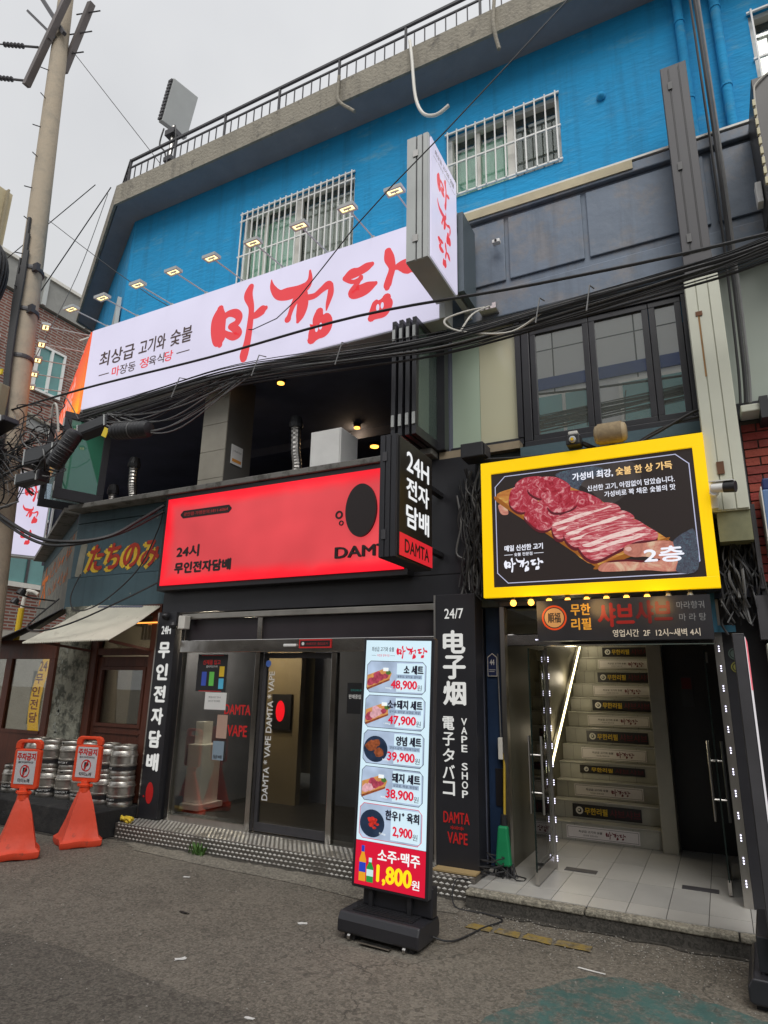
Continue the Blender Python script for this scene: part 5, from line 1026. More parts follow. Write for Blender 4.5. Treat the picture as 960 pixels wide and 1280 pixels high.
        for nm, x, zt, c1, c2 in (('bottle_picture', -.205, .535, (.75,.33,.02), (.02,.05,.45)), ('bottle_picture', -.145, .465, (.02,.28,.05), (.55,.75,.75))):
            mb = MB(); h = zt-.315; pts = [(-.026,0),(.026,0),(.026,h*.6),(.012,h*.78),(.012,h),(-.012,h),(-.012,h*.78),(-.026,h*.6)]; mb.add([P.p(x+a,.315+b_,.002) for a, b_ in pts], [tuple(range(8))]); bo = make(nm, mb, emis('lit bottle %g' % x, c1, .9), rp)
            mb = MB(); rect(mb, P, x-.026, x+.026, .315+h*.25, .315+h*.52, .003); rect(mb, P, x-.012, x+.012, .315+h*.82, .315+h, .003); make('bottle_label', mb, emis('lit label %g' % x, c2, .9), bo)
    else:
        make('screen', MB().box(-.265,.265,-.023,-.0205,.29,1.925), emis('lit white screen', (.75,.72,.74), .8), t)
        P = Pl((0,-.023,0)); mb = MB(); rect(mb, P, -.265, .265, 1.62, 1.925, .001); make('pink_field', mb, emis('lit rose field', (.75,.12,.17), .8), t); mb = MB(); rect(mb, P, -.265, .265, .29, .9, .001); make('pink_field', mb, MATS['lit rose field'], t)
    return t
s1 = stand('tall lit menu stand with meat set prices on the road in front of the shop'); s1.location = (-2.115, 4.26, 0); s1.rotation_euler = (R(-.8), R(1.4), R(-1.0))
s2 = stand('black lit sign stand cut off by the right edge of the photo', True); s2.location = (.150, 4.63, 0); s2.rotation_euler = (0, 0, R(87))
cable = lambda nm, pts, r, m_, lab, cat='cable', grp=None, k=6, n=6: tag(make(nm, MB().tube(smooth_line([tuple(p) for p in pts], k), r, n), m_, smooth=True), lab, cat, grp)
cable('power_cord', [(-1.86,4.30,.06),(-1.72,4.40,.014),(-1.62,4.75,.01),(-1.55,4.95,.01),(-1.70,5.02,.01),(-1.95,5.05,.012),(-1.98,5.16,.16),(-1.88,5.3,.14),(-1.85,5.6,.13)], .006, M_RUB, 'thin black power cord running from the menu stand to the kerb', 'cord')
rc = [( -1.80+.08*math.cos(a)+.02*math.sin(3*a), 5.50+.07*math.sin(a)+.015*math.cos(2.3*a), .128+.004*i) for i, a in enumerate([k*.55 for k in range(40)])]
cable('power_cord', rc+[(-1.60,5.5,.13),(-1.55,5.6,.128),(-1.68,5.64,.128)], .0055, M_RUB, 'tangled black cord heap on the tiles beside the step', 'cord', k=2)

# ------------------------------------------------------------------ stair entrance
EN = thing('stair_entrance', 'dark recessed entrance with open glass doors and a lit staircase', 'entrance', (-1, 6, .12))
M_ET = mat('dim entrance wall', (.10,.098,.085), rough=.5, var=.2, scale=2); M_EW = mat('olive stair wall', (.17,.16,.12), rough=.5, var=.15, scale=2)
make('blue_door_wall', MB().box(-1.89, -1.72, 5.76, 5.85, .12, 2.32), mat('dark blue paint', (.012,.03,.075), rough=.5, var=.3, scale=4), EN)
make('meter_recess', MB().box(-1.83, -1.745, 5.75, 5.76, .62, .92), M_KPRINT, EN)
make('cable_trunk', MB().box(-1.755, -1.735, 5.74, 5.76, .13, 2.3), M_DGREY, EN)
make('left_wall', MB().box(-1.80, -1.72, 5.851, 7.2, .12, 2.6).prism([(-1.80,7.2,.12),(-1.80,10.2,.12),(-1.80,10.2,4.9),(-1.80,7.2,3.2)], (.08,0,0)), M_EW, EN)
make('ceiling', MB().box(-1.72, .36, 5.66, 7.2, 2.32, 2.40), M_DARK, EN)
make('stair_ceiling', MB().prism([(-1.72,7.2,2.33),(-1.72,10.4,4.9),(-1.72,10.4,5.0),(-1.72,7.2,2.43)], (1.22,0,0)), M_EW, EN)
make('upper_landing_wall', MB().box(-1.80, -.5, 10.2, 10.3, .12, 4.9), M_ET, EN)
make('stair_post', MB().box(-.64, -.50, 7.10, 7.36, .12, 2.4), mat('cream post', (.42,.40,.33), rough=.6, var=.12), EN, bevel=.006)
make('stair_side_wall', MB().prism([(-.62,7.36,.12),(-.62,10.2,.12),(-.62,10.2,4.9),(-.62,7.36,2.5)], (.1,0,0)), M_EW, EN)
make('corridor_back', MB().box(-.50, .36, 7.35, 7.42, .12, 2.4), mat('black corridor door', (.02,.02,.022), rough=.5, var=.3), EN); make('corridor_side', MB().box(.10, .18, 5.9, 7.35, .12, 2.4), M_DARK, EN)
# stairs with tiled risers
SH, STR, SY = .172, .2, 7.2
SR = thing('staircase', 'steep tiled staircase with sign boards on every riser', 'stairs', (-1.17, 7.2, .12))
M_RIS = mat('olive stair tile', (.40,.395,.35), rough=.45, var=.15, scale=4)
M_BD1 = mat('pale board', (.72,.68,.68), rough=.5, var=.05); M_BD2 = mat('black board', (.015,.013,.015), rough=.4)
for k in range(15):
    y0 = SY+k*STR; z0 = .12+k*SH
    stp = make('step', MB().box(-1.72, -.62, y0+.008, y0+STR+.05, z0-.1, z0+SH-.012), M_GROUT, SR)
    make('tread', MB().box(-1.72, -.62, y0-.012, y0+STR+.006, z0+SH-.012, z0+SH), M_RIS, stp, bevel=.003)
    make('metal_nosing', MB().box(-1.5+.02*k, -.68, y0-.016, y0+.004, z0+SH, z0+SH+.004), M_STEEL, stp)
    xr = [-1.72, -1.60, -1.47, -1.19, -.91, -.62]
    for a, b in zip(xr[:-1], xr[1:]): make('riser_tile', MB().box(a+.002, b-.002, y0, y0+.008, z0+.003, z0+SH-.014), M_RIS, stp)
    if k < 12:
        x0 = -1.55+.011*k if k % 2 == 0 else -1.53+.011*k; x1 = x0+.70 if k % 2 == 0 else x0+.68
        if k % 2 == 0:
            bd = thing('riser_board', ['pale board with shop lettering on the lowest riser','pale lettered board on the third riser','pale lettered board on the fifth riser','pale lettered board on the seventh riser','pale lettered board on the ninth riser','pale lettered board on the eleventh riser'][k//2], 'sign board', ((x0+x1)/2, y0, z0), 'boards on the stair risers')
            make('board', MB().box(x0, x1, y0-.009, y0-.001, z0+.022, z0+SH-.03), M_BD1, bd); P = Pl((0, y0-.009, 0))
            make('board_outline', outline(MB(), P, [(x0+.012,z0+.034),(x1-.012,z0+.034),(x1-.012,z0+SH-.042),(x0+.012,z0+SH-.042)], .003, .001), M_KPR, bd)
            text(P, '최상급 고기와 숯불', x0+.12, x0+.35, z0+.082, z0+.104, M_KPR, bd, bold=.5, d=.002); text(P, '마장동 정육식당', x0+.165, x0+.305, z0+.052, z0+.066, M_KPR, bd, d=.002)
            logo(P, x0+.39, z0+.05, .065, mat('maroon print', (.16,.02,.03), rough=.5), bd, d=.002, k=2)
        else:
            bd = thing('riser_board', ['black board with yellow and dark red lettering on the second riser','black lettered board on the fourth riser, cut low','black lettered board on the sixth riser','black lettered board on the eighth riser','black lettered board on the tenth riser','black lettered board on the topmost visible riser'][k//2], 'sign board', ((x0+x1)/2, y0, z0), 'boards on the stair risers')
            h_ = SH-.028 if k != 3 else SH-.07; zb = z0+(.02 if k != 3 else .062)
            make('board', MB().box(x0, x1, y0-.009, y0-.001, zb, z0+SH-.028), M_BD2, bd); P = Pl((0, y0-.009, 0)); zc = (zb+z0+SH-.028)/2; hh = (z0+SH-.028-zb)*.26
            mb = MB(); disc(mb, P, x0+.07, zc, hh*1.15, d=.001, r0=.55, n=20); disc(mb, P, x0+.066, zc+.003, hh*.35, d=.0012, n=10); make('round_mark', mb, M_WFRM, bd)
            text(P, '무한리필', x0+.125, x0+.35, zc-hh, zc+hh, mat('yellow print', (.36,.30,.04), rough=.5), bd, bold=1, d=.002); text(P, '샤브샤브', x0+.375, x0+.67, zc-hh*1.2, zc+hh*1.2, mat('dark red print', (.12,.01,.02), rough=.5), bd, bold=.8, d=.002)
# lit handrail on the left stair wall
HR = thing('lit_handrail', 'handrail with a glowing warm led strip along the left stair wall', 'handrail', (-1.68, 7.8, .8))
p_, q_ = Vector((-1.69,7.11,.76)), Vector((-1.69,9.5,2.37))
make('rail_bar', MB().bar(p_, q_, .03, .05), M_EW, HR); make('led_strip', MB().bar(p_+Vector((.02,0,.0)), q_+Vector((.02,0,0)), .012, .03), emis('warm led strip', (1,.86,.48), 5, gloss=False), HR)
make('rail_end', MB().bar((-1.69,6.88,.50),(-1.69,7.06,.68), .03, .04), emis('amber reflector', (1,.7,.25), 2.0, gloss=False), HR)
for y, z in ((7.5, 1.0), (8.3, 1.6), (9.0, 2.1)):
    l = bpy.data.lights.new('stair_led_glow', 'POINT'); l.energy = 1.6; l.color = (1,.86,.62); l.shadow_soft_size = .08; lo = bpy.data.objects.new('stair_led_glow', l); COL.objects.link(lo); lo.location = (-1.62, y, z+.12)
# door frame with led dots
make('door_header', MB().box(-1.72, .10, 5.74, 5.90, 1.965, 2.075), M_CHROME, EN, bevel=.01)
make('jamb', MB().box(-1.735, -1.695, 5.70, 5.78, .12, 2.32), M_STEEL, EN); make('jamb', MB().box(-.01, .05, 5.72, 5.80, .12, 2.32), M_STEEL, EN); make('transom_glass', MB().box(-1.69, -1.30, 5.76, 5.77, 2.08, 2.32), M_GSHOP, EN)
make('light_jamb', MB().box(-1.42, -1.395, 6.02, 6.05, .12, 1.965), M_STEEL, EN)
led = MB()
def leds(mb, x, y, z, horiz):
    for q in (-1, 0, 1):
        mb.box(x-.004+(q*.018 if horiz else 0), x+.004+(q*.018 if horiz else 0), y-.004, y, z-.004+(0 if horiz else q*.018), z+.004+(0 if horiz else q*.018))
lz = MB()
for i in range(12): leds(lz, -1.385+.0*i, 6.015, 1.86-i*.15, False)
make('led_dots', lz, M_LED, EN); lz = MB()
for i in range(12): leds(lz, .02, 5.715, 1.93-i*.15, False)
make('led_dots', lz, M_LED, EN); lz = MB()
for i in range(11): leds(lz, -1.40+i*.138, 5.735, 2.02, True)
make('led_dots', lz, M_LED, EN)
# open glass door leaves
def leaf(lab, x, y0, y1, sgn):
    t = thing('glass_door_leaf', lab, 'glass door', (x, y0, .13), 'open glass door leaves at the stair entrance')
    make('pane', MB().box(x-.006, x+.006, y0, y1, .22, 1.93), glass('door leaf glass', (.75,.8,.78), refl=1.3), t)
    make('pane_edge', MB().box(x-.006, x+.006, y0-.008, y0, .22, 1.93), mat('dark green glass edge', (.01,.02,.018), rough=.2), t)
    make('bottom_rail', MB().box(x-.014, x+.014, y0-.005, y1, .13, .235), M_STEEL, t, bevel=.003)
    for s_ in (-1, 1): make('pull_handle', MB().tube([(x+s_*.05, y0+.1, .62), (x+s_*.05, y0+.1, 1.22)], .011, 8), M_STEEL, t, smooth=True)
    for z_ in (.78, 1.07): make('handle_stud', MB().tube([(x-.05,y0+.1,z_),(x+.05,y0+.1,z_)], .008, 6), M_STEEL, t)
    make('top_patch', MB().box(x-.014, x+.014, y1-.12, y1, 1.85, 1.94), M_STEEL, t)
leaf('left open glass door leaf swung towards the street', -1.42, 5.46, 6.08, 1); leaf('right open glass door leaf at the dark side', -.09, 5.95, 6.6, 1)
for x, y, lab in ((-1.21, 6.09, 'left dark metal floor hinge cover in the entrance tiles'), (-.30, 6.04, 'right dark metal floor hinge cover in the entrance tiles')):
    tag(make('floor_plate', MB().box(x-.13, x+.13, y-.05, y+.05, .1205, .126), M_DGREY, bevel=.002), lab, 'floor plate')
hn = thing('house_number', 'small dark blue house shaped number plate reading 44', 'plate', (-1.83, 5.75, 1.72)); P = Pl((0, 5.75, 0))
make('plate', MB().prism([P.p(x, z, .001) for x, z in [(-1.875,1.70),(-1.785,1.70),(-1.785,1.87),(-1.83,1.905),(-1.875,1.87)]], P.n*.006), M_WFRM, hn); make('plate_face', MB().prism([P.p(x, z, .008) for x, z in [(-1.869,1.706),(-1.791,1.706),(-1.791,1.866),(-1.83,1.898),(-1.869,1.866)]], P.n*.001), mat('navy plate', (.02,.03,.09), rough=.4), hn)
text(P, '44', -1.852, -1.81, 1.80, 1.85, M_WPRINT, hn, bold=.5, d=.0095); mb = MB(); rect(mb, P, -1.86, -1.80, 1.755, 1.759, .0095); rect(mb, P, -1.86, -1.81, 1.74, 1.744, .0095); make('fine_print', mb, M_WFRM, hn)
sw_ = thing('wall_switch', 'grey switch box on the blue strip beside the entrance', 'switch', (-1.76, 5.74, 1.0)); make('box', MB().box(-1.785, -1.745, 5.70, 5.74, 1.0, 1.18), M_WFRM, sw_, bevel=.005); make('cable', MB().tube([(-1.765,5.73,1.18),(-1.775,5.735,1.9)], .006, 6), M_GCAB, sw_)
# broom
br = thing('green_broom', 'green plastic broom leaning on the blue wall by the entrance', 'broom', (-1.72, 5.6, .12))
make('handle', MB().tube([(-1.72,5.62,.5),(-1.735,5.72,1.05)], .011, 8), mat('yellow handle', (.45,.30,.02), rough=.5), br, smooth=True)
make('head', MB().prism([(-1.76,5.55,.50),(-1.68,5.55,.50),(-1.655,5.55,.2),(-1.79,5.55,.2)], (0,.06,0)), mat('green plastic', (.008,.24,.09), rough=.5, var=.2), br, bevel=.015); make('collar', MB().lathe((-1.72,5.6,.48), [(.03,0),(.025,.1)], 10), M_BLK, br)
bb = MB(); random.seed(5)
for i in range(90): x = random.uniform(-1.79,-1.65); bb.bar((x,5.55+random.uniform(0,.06),.22), (x+(x+1.72)*.35+random.uniform(-.01,.02),5.54+random.uniform(-.01,.07),.125), .004)
make('bristles', bb, M_BLK, br)
# shabu sign
SS = thing('shabu_sign', 'dim black sign with red and amber lettering under the row of bulbs', 'sign', (-.64, 5.25, 1.98))
make('panel', MB().box(-1.285, .0, 5.26, 5.34, 1.975, 2.30), M_BLK2, SS); P = Pl((0, 5.26, 0)); MAM = emis('dim amber print', (.75,.34,.04), .6); MDR = emis('dim red print2', (.32,.02,.015), .5); MGR = emis('dim grey print', (.22,.22,.22), .4)
mb = MB(); disc(mb, P, -1.145, 2.16, .10, d=.001, r0=.86, n=32); make('round_ring', mb, emis('red ring', (.6,.06,.01), .8), SS); mb = MB(); disc(mb, P, -1.145, 2.16, .078, d=.001, n=28); make('round_field', mb, emis('amber field', (.62,.30,.10), .6), SS)
text(P, '順福', -1.195, -1.095, 2.12, 2.20, M_KPR, SS, bold=.6, d=.002)
text(P, '무한', -1.01, -.86, 2.175, 2.265, MAM, SS, bold=1, d=.001); text(P, '리필', -1.01, -.86, 2.06, 2.15, MAM, SS, bold=1, d=.001); text(P, '샤브', -.80, -.54, 2.08, 2.26, MDR, SS, bold=1.3, d=.001); text(P, '샤브', -.52, -.27, 2.10, 2.27, emis('unlit red print', (.14,.012,.012), .5), SS, bold=1.3, d=.001)
text(P, '마라향궈', -.23, -.045, 2.20, 2.255, MGR, SS, bold=.3, d=.001); text(P, '마 라 탕', -.22, -.04, 2.11, 2.165, MGR, SS, bold=.3, d=.001); text(P, '영업시간  2F  12시~새벽 4시', -.70, -.09, 2.0, 2.055, emis('dim cream print', (.55,.48,.38), .7), SS, bold=.4, d=.004)
# yellow framed meat sign
YS = thing('yellow_sign', 'yellow framed black sign with a picture of raw meat on a board', 'sign', (-.82, 5.25, 2.35))
M_YEL = emis('lit yellow frame', (.90,.58,.0), .62, uneven=.05); M_YEL.node_tree.nodes['Principled BSDF'].inputs['Base Color'].default_value = (.8,.5,.0,1)
make('back_box', MB().box(-1.73, .075, 5.30, 5.62, 2.35, 3.56), M_BLK, YS)
X0, X1, Z0_, Z1_ = -1.735, .08, 2.345, 3.565; ix0, ix1, iz0, iz1 = -1.645, -.005, 2.43, 3.455
make('frame', MB().box(X0, X1, 5.25, 5.299, iz1, Z1_).box(X0, X1, 5.25, 5.299, Z0_, iz0).box(X0, ix0, 5.25, 5.299, iz0, iz1).box(ix1, X1, 5.25, 5.299, iz0, iz1), M_YEL, YS, bevel=.002)
pt = make('picture_panel', MB().box(ix0, ix1, 5.27, 5.298, iz0, iz1), emis('backlit near black', (.022,.016,.015), .9), YS)
P = Pl((ix0, 5.27, iz0)); W_, H_ = ix1-ix0, iz1-iz0
M_LINE = emis('pale lilac line', (.50,.52,.72), .8); M_TW = emis('pale print', (.80,.82,.92), .9); M_TG = emis('gold print', (.85,.55,.22), .9)
make('border_line', outline(MB(), P, cham(.035, W_-.035, .035, H_-.035, .09), .007, .001), M_LINE, pt)
# picture: positions as fractions of the panel
def pic(name, polys, m_, d0=.0015, jit=0):
    mb = MB()
    for i, pl in enumerate(polys):
        pl = smooth_closed(pl) if len(pl) > 4 else pl; mb.add([P.p(x*W_, z*H_, d0+i*.0002) for x, z in pl], [tuple(range(len(pl)))])
    return make(name, mb, m_, pt)
def smooth_closed(pl, k=4):
    n = len(pl); o = []
    for i in range(n):
        p0, p1, p2, p3 = pl[i-1], pl[i], pl[(i+1) % n], pl[(i+2) % n]
        for j in range(k):
            t = j/k; o.append(tuple(.5*((2*b)+(-a+c)*t+(2*a-5*b+4*c-e)*t*t+(-a+3*b-3*c+e)*t**3) for a, b, c, e in zip(p0, p1, p2, p3)))
    return o
def meat_mat(name, red, fat, sc, lo, hi, stretch=(1,1,1), s=.9):
    m_ = emis(name, red, s, gloss=False); t = m_.node_tree; b = t.nodes['Principled BSDF']; b.inputs['Base Color'].default_value = (*[v*.3 for v in red], 1)
    tcn = N(t, 'ShaderNodeTexCoord'); mp = N(t, 'ShaderNodeMapping'); mp.inputs['Scale'].default_value = stretch; mp.inputs['Rotation'].default_value = (0, R(25), 0); t.links.new(tcn.outputs['Object'], mp.inputs[0])
    n = N(t, 'ShaderNodeTexNoise'); n.inputs['Scale'].default_value = sc; n.inputs['Detail'].default_value = 9; n.inputs['Roughness'].default_value = .7; n.inputs['Distortion'].default_value = 1.2; t.links.new(mp.outputs[0], n.inputs['Vector'])
    r = N(t, 'ShaderNodeValToRGB'); e = r.color_ramp.elements; e[0].position = .3; e[0].color = (red[0]*.35, red[1]*.3, red[2]*.35, 1); e[1].position = lo; e[1].color = (*red, 1)
    q = e.new((lo+hi)/2); q.color = (red[0]*1.25, red[1]*2.4, red[2]*2.2, 1); q = e.new(hi); q.color = (*fat, 1); t.links.new(n.outputs['Fac'], r.inputs[0]); t.links.new(r.outputs[0], b.inputs['Emission Color']); return m_
MT1 = meat_mat('printed lean meat', (.34,.030,.045), (.70,.36,.36), 17, .44, .62, (1,1,1)); MT2 = meat_mat('printed streaky meat', (.38,.045,.06), (.74,.44,.42), 13, .43, .60, (.6,1,4.5)); MTB = meat_mat('printed board wood', (.52,.20,.055), (.70,.36,.12), 5, .5, .8, (1,1,7), .8)
MTF = [meat_mat('printed dark fold', (.22,.012,.022), (.62,.30,.32), 26, .45, .6), meat_mat('printed pale fat', (.62,.28,.28), (.80,.58,.54), 18, .40, .6, (.7,1,4))]
MTB2 = emis('printed board edge', (.30,.10,.015), .8); MSK = meat_mat('printed skin', (.50,.20,.15), (.62,.33,.26), 6, .5, .8); MSL = meat_mat('printed sleeve', (.07,.075,.10), (.20,.21,.28), 60, .5, .9); MBK = emis('printed apron', (.05,.04,.038), .8, uneven=.4, scale=4)
pic('picture_apron', [[(0.452, 0.916), (0.52, 0.958), (0.726, 0.95), (0.76, 0.787), (0.70, 0.70), (0.60, 0.62), (0.513, 0.758), (0.46, 0.826)]], MBK, .0012)
pic('picture_sleeve', [[(0.348, 0.918), (0.384, 0.945), (0.543, 0.955), (0.595, 0.894), (0.50, 0.85), (0.47, 0.80), (0.455, 0.76), (0.42, 0.78), (0.381, 0.872)]], MSL, .0018)
pic('picture_fingers', [[(0.036, 0.712), (0.053, 0.715), (0.085, 0.672), (0.088, 0.625), (0.058, 0.625), (0.042, 0.658)]], MSK, .0018)
pic('picture_board', [[(0.027, 0.793), (0.106, 0.849), (0.276, 0.874), (0.425, 0.798), (0.65, 0.56), (0.854, 0.302), (0.814, 0.287), (0.531, 0.135), (0.38, 0.32), (0.265, 0.475), (0.138, 0.632)]], MTB, .0024)
pic('picture_board_edge', [[(0.027, 0.793), (0.024, 0.753), (0.137, 0.603), (0.264, 0.452), (0.51, 0.133), (0.537, 0.105), (0.531, 0.138), (0.265, 0.479), (0.126, 0.654)]], MTB2, .0030)
pic('picture_board_end', [[(0.531, 0.137), (0.535, 0.106), (0.668, 0.178), (0.689, 0.190), (0.854, 0.297), (0.815, 0.300)]], MTB2, .0028)
SHD = emis('printed meat shade', (.10,.012,.018), .8)
lean = [[(0.131, 0.874), (0.181, 0.93), (0.275, 0.922), (0.24, 0.85), (0.167, 0.83)], [(0.098, 0.779), (0.118, 0.850), (0.175, 0.866), (0.235, 0.81), (0.25, 0.70), (0.215, 0.640), (0.150, 0.632), (0.103, 0.698)], [(0.20, 0.84), (0.245, 0.912), (0.336, 0.908), (0.40, 0.85), (0.422, 0.79), (0.39, 0.73), (0.296, 0.715), (0.222, 0.77)], [(0.241, 0.69), (0.307, 0.742), (0.4, 0.770), (0.485, 0.748), (0.575, 0.640), (0.50, 0.58), (0.417, 0.57), (0.338, 0.585), (0.27, 0.63)], [(0.175, 0.605), (0.225, 0.68), (0.294, 0.69), (0.352, 0.61), (0.352, 0.52), (0.30, 0.46), (0.25, 0.462), (0.20, 0.532)], [(0.30, 0.66), (0.34, 0.71), (0.42, 0.70), (0.45, 0.65), (0.40, 0.60), (0.33, 0.60)]]
strips = [[(0.318, 0.495), (0.345, 0.556), (0.451, 0.606), (0.562, 0.640), (0.635, 0.615), (0.65, 0.556), (0.55, 0.505), (0.44, 0.455), (0.385, 0.382), (0.345, 0.372), (0.322, 0.42)], [(0.375, 0.40), (0.402, 0.476), (0.536, 0.528), (0.655, 0.562), (0.716, 0.49), (0.64, 0.435), (0.51, 0.385), (0.47, 0.315), (0.43, 0.29), (0.395, 0.33)], [(0.443, 0.306), (0.476, 0.386), (0.575, 0.429), (0.703, 0.482), (0.772, 0.409), (0.812, 0.355), (0.80, 0.305), (0.716, 0.300), (0.62, 0.235), (0.53, 0.175), (0.48, 0.20), (0.452, 0.26)]]
for i, pl in enumerate(lean):
    pic('meat_shade', [[(x-.003, z-.020) for x, z in pl]], SHD, .0032+i*.0004); pic('picture_meat', [pl], MT1, .0034+i*.0004)
for i, pl in enumerate(strips):
    pic('meat_shade', [[(x-.004, z-.026) for x, z in pl]], SHD, .006+i*.0005); pic('picture_meat_strip', [pl], MT2, .0062+i*.0005)
    mx_, mz_ = sum(p[0] for p in pl)/len(pl), sum(p[1] for p in pl)/len(pl)
    for q_, (oz, sc2) in enumerate(((.030, .17), (-.022, .13))):
        band = []
        for x, z in pl: a_ = (x-mx_)*.94+(z-mz_)*.342; b_ = -(x-mx_)*.342+(z-mz_)*.94; a_ *= .86; b_ = b_*sc2+oz+.006*math.sin(a_*40+i); band.append((mx_+a_*.94-b_*.342, mz_+a_*.342+b_*.94))
        pic('picture_fat_band', [band], MTF[1], .00625+i*.0005+q_*.0001)
pic('picture_hand', [[(0.656, 0.245), (0.678, 0.278), (0.754, 0.274), (0.834, 0.293), (0.90, 0.242), (0.90, 0.075), (0.841, 0.055), (0.744, 0.075), (0.602, 0.078), (0.537, 0.088), (0.535, 0.125), (0.573, 0.155), (0.666, 0.152), (0.746, 0.135), (0.80, 0.150), (0.75, 0.178), (0.70, 0.180), (0.665, 0.205)]], MSK, .008)
pic('picture_finger_gap', [[(0.573, 0.152), (0.666, 0.150), (0.746, 0.133), (0.81, 0.145), (0.80, 0.158), (0.745, 0.148), (0.67, 0.166), (0.60, 0.166)]], SHD, .0083)
pic('picture_thumb', [[(0.654, 0.245), (0.675, 0.280), (0.754, 0.285), (0.830, 0.290), (0.83, 0.20), (0.76, 0.178), (0.709, 0.188), (0.662, 0.206)]], MSK, .0085)
pic('picture_thumb_nail', [[(0.660, 0.245), (0.668, 0.262), (0.685, 0.262), (0.69, 0.240), (0.675, 0.228)]], emis('printed nail', (.62,.38,.33), .85), .0087)
pic('picture_cuff', [[(0.875, 0.27), (0.90, 0.315), (0.934, 0.345), (0.972, 0.345), (0.968, 0.06), (0.878, 0.047), (0.89, 0.15)]], MSL, .0089)
yt = lambda s_, a, b, c, e, m_, bo=.8: text(P, s_, a*W_, b*W_, c*H_, e*H_, m_, pt, bold=bo, d=.011)
yt('가성비 최강,', .435,.632,.845,.912, M_TW, 1.0); yt('숯불 한 상 가득', .648,.905,.85,.915, M_TG, 1.0); yt('신선한 고기, 아낌없이 담았습니다.', .505,.91,.742,.792, M_TW, .5); yt('가성비로 꽉 채운 숯불의 맛', .585,.91,.680,.727, M_TW, .5)
yt('매일 신선한 고기', .065,.265,.30,.35, M_TW, 1.0); yt('숯불 전문점', .115,.21,.255,.283, M_TW, .6); mb = MB(); rect(mb, P, .062*W_, .107*W_, .267*H_, .271*H_, .011); rect(mb, P, .218*W_, .268*W_, .267*H_, .271*H_, .011); make('dash', mb, M_TW, pt)
logo(P, .068*W_, .125*H_, .115, M_TW, pt, d=.011, k=3, scale_x=1.0); yt('2층', .745,.915,.13,.245, M_TW, 1.3)
# bulbs below
for i in range(10):
    x = -1.49+.151*i; b_ = thing('festoon_bulb', ['bulb at the left end of the row under the yellow sign','second bulb from the left under the yellow sign','third bulb from the left under the yellow sign','fourth bulb from the left under the yellow sign','fifth bulb from the left under the yellow sign','sixth bulb from the left under the yellow sign','seventh bulb from the left under the yellow sign','eighth bulb, the last glowing one of the row','ninth bulb, unlit, near the right end of the row','tenth bulb, unlit, at the right end of the row'][i], 'bulb', (x, 5.30, 2.33), 'bulbs under the yellow sign')
    make('socket', MB().lathe((x,5.30,2.325), [(.018,0),(.018,.02)], 10), M_BLK, b_)
    on = i < 8; make('glass_bulb', MB().lathe((x,5.30,2.27), [(.004,0),(.018,.006),(.026,.02),(.026,.032),(.014,.055)], 12), M_BULB if on else mat('unlit bulb glass', (.35,.36,.36), rough=.1), b_, smooth=True)
    if on: make('reflector_ring', MB().lathe((x,5.30,2.318), [(.018,.006),(.034,0)], 12, closed=False), M_STEEL, b_)
for x in (-1.3, -.8, -.35):
    l = bpy.data.lights.new('bulb_glow', 'POINT'); l.energy = 1.3; l.color = (1,.6,.22); l.shadow_soft_size = .1; lo = bpy.data.objects.new('bulb_glow', l); COL.objects.link(lo); lo.location = (x, 5.18, 2.24)
# things along the top of the yellow sign
sp = thing('black_speaker', 'small black box speaker above the left corner of the yellow sign', 'speaker', (-1.83, 5.35, 3.66)); make('body', MB().box(-1.94, -1.72, 5.28, 5.5, 3.66, 3.80), M_BLK, sp, bevel=.01); make('grille', MB().box(-1.715, -1.708, 5.31, 5.47, 3.675, 3.785), M_DGREY, sp); make('bracket', MB().box(-1.85,-1.81,5.5,5.68,3.7,3.74), M_BLK, sp)
cd_ = thing('dome_camera', 'black camera with a yellow lens on top of the yellow sign', 'camera', (-.9, 5.25, 3.62)); make('body', MB().box(-.96, -.84, 5.2, 5.34, 3.60, 3.70), M_BLK, cd_, bevel=.015); make('housing_top', MB().box(-.94, -.86, 5.22, 5.32, 3.70, 3.735), M_WFRM, cd_, bevel=.01); make('lens', MB().lathe((-.9,5.2,3.645), [(.03,-.01),(.028,.02),(.02,.025)], 14, (0,-1,0)), M_GRYP, cd_); make('yellow_lens', MB().lathe((-.9,5.17,3.64), [(.014,0),(.013,.006)], 10, (0,-1,0)), mat('yellow lens', (.8,.5,.02), rough=.2), cd_); make('side_arm', MB().bar((-.84,5.3,3.64),(-.74,5.4,3.60),.03), M_BLK, cd_)
hs_ = thing('cream_speaker', 'cream weathered barrel shaped outdoor speaker above the yellow sign', 'speaker', (-.6, 5.3, 3.68)); 
make('body', MB().lathe((-.735,5.3,3.69), [(.055,0),(.075,.01),(.088,.04),(.09,.13),(.088,.22),(.075,.25),(.055,.26)], 20, (1,0,0)), mat('cream plastic', (.46,.36,.22), rough=.6, var=.15), hs_, smooth=True); make('grille', MB().lathe((-.70,5.298,3.69), [(.092,0),(.0925,.19)], 20, (1,0,0), closed=False), mat('tan grille', (.33,.25,.15), rough=.9, var=.25, scale=30), hs_, smooth=True); make('bracket', MB().box(-.62,-.58,5.3,5.7,3.58,3.61), M_DGREY, hs_)
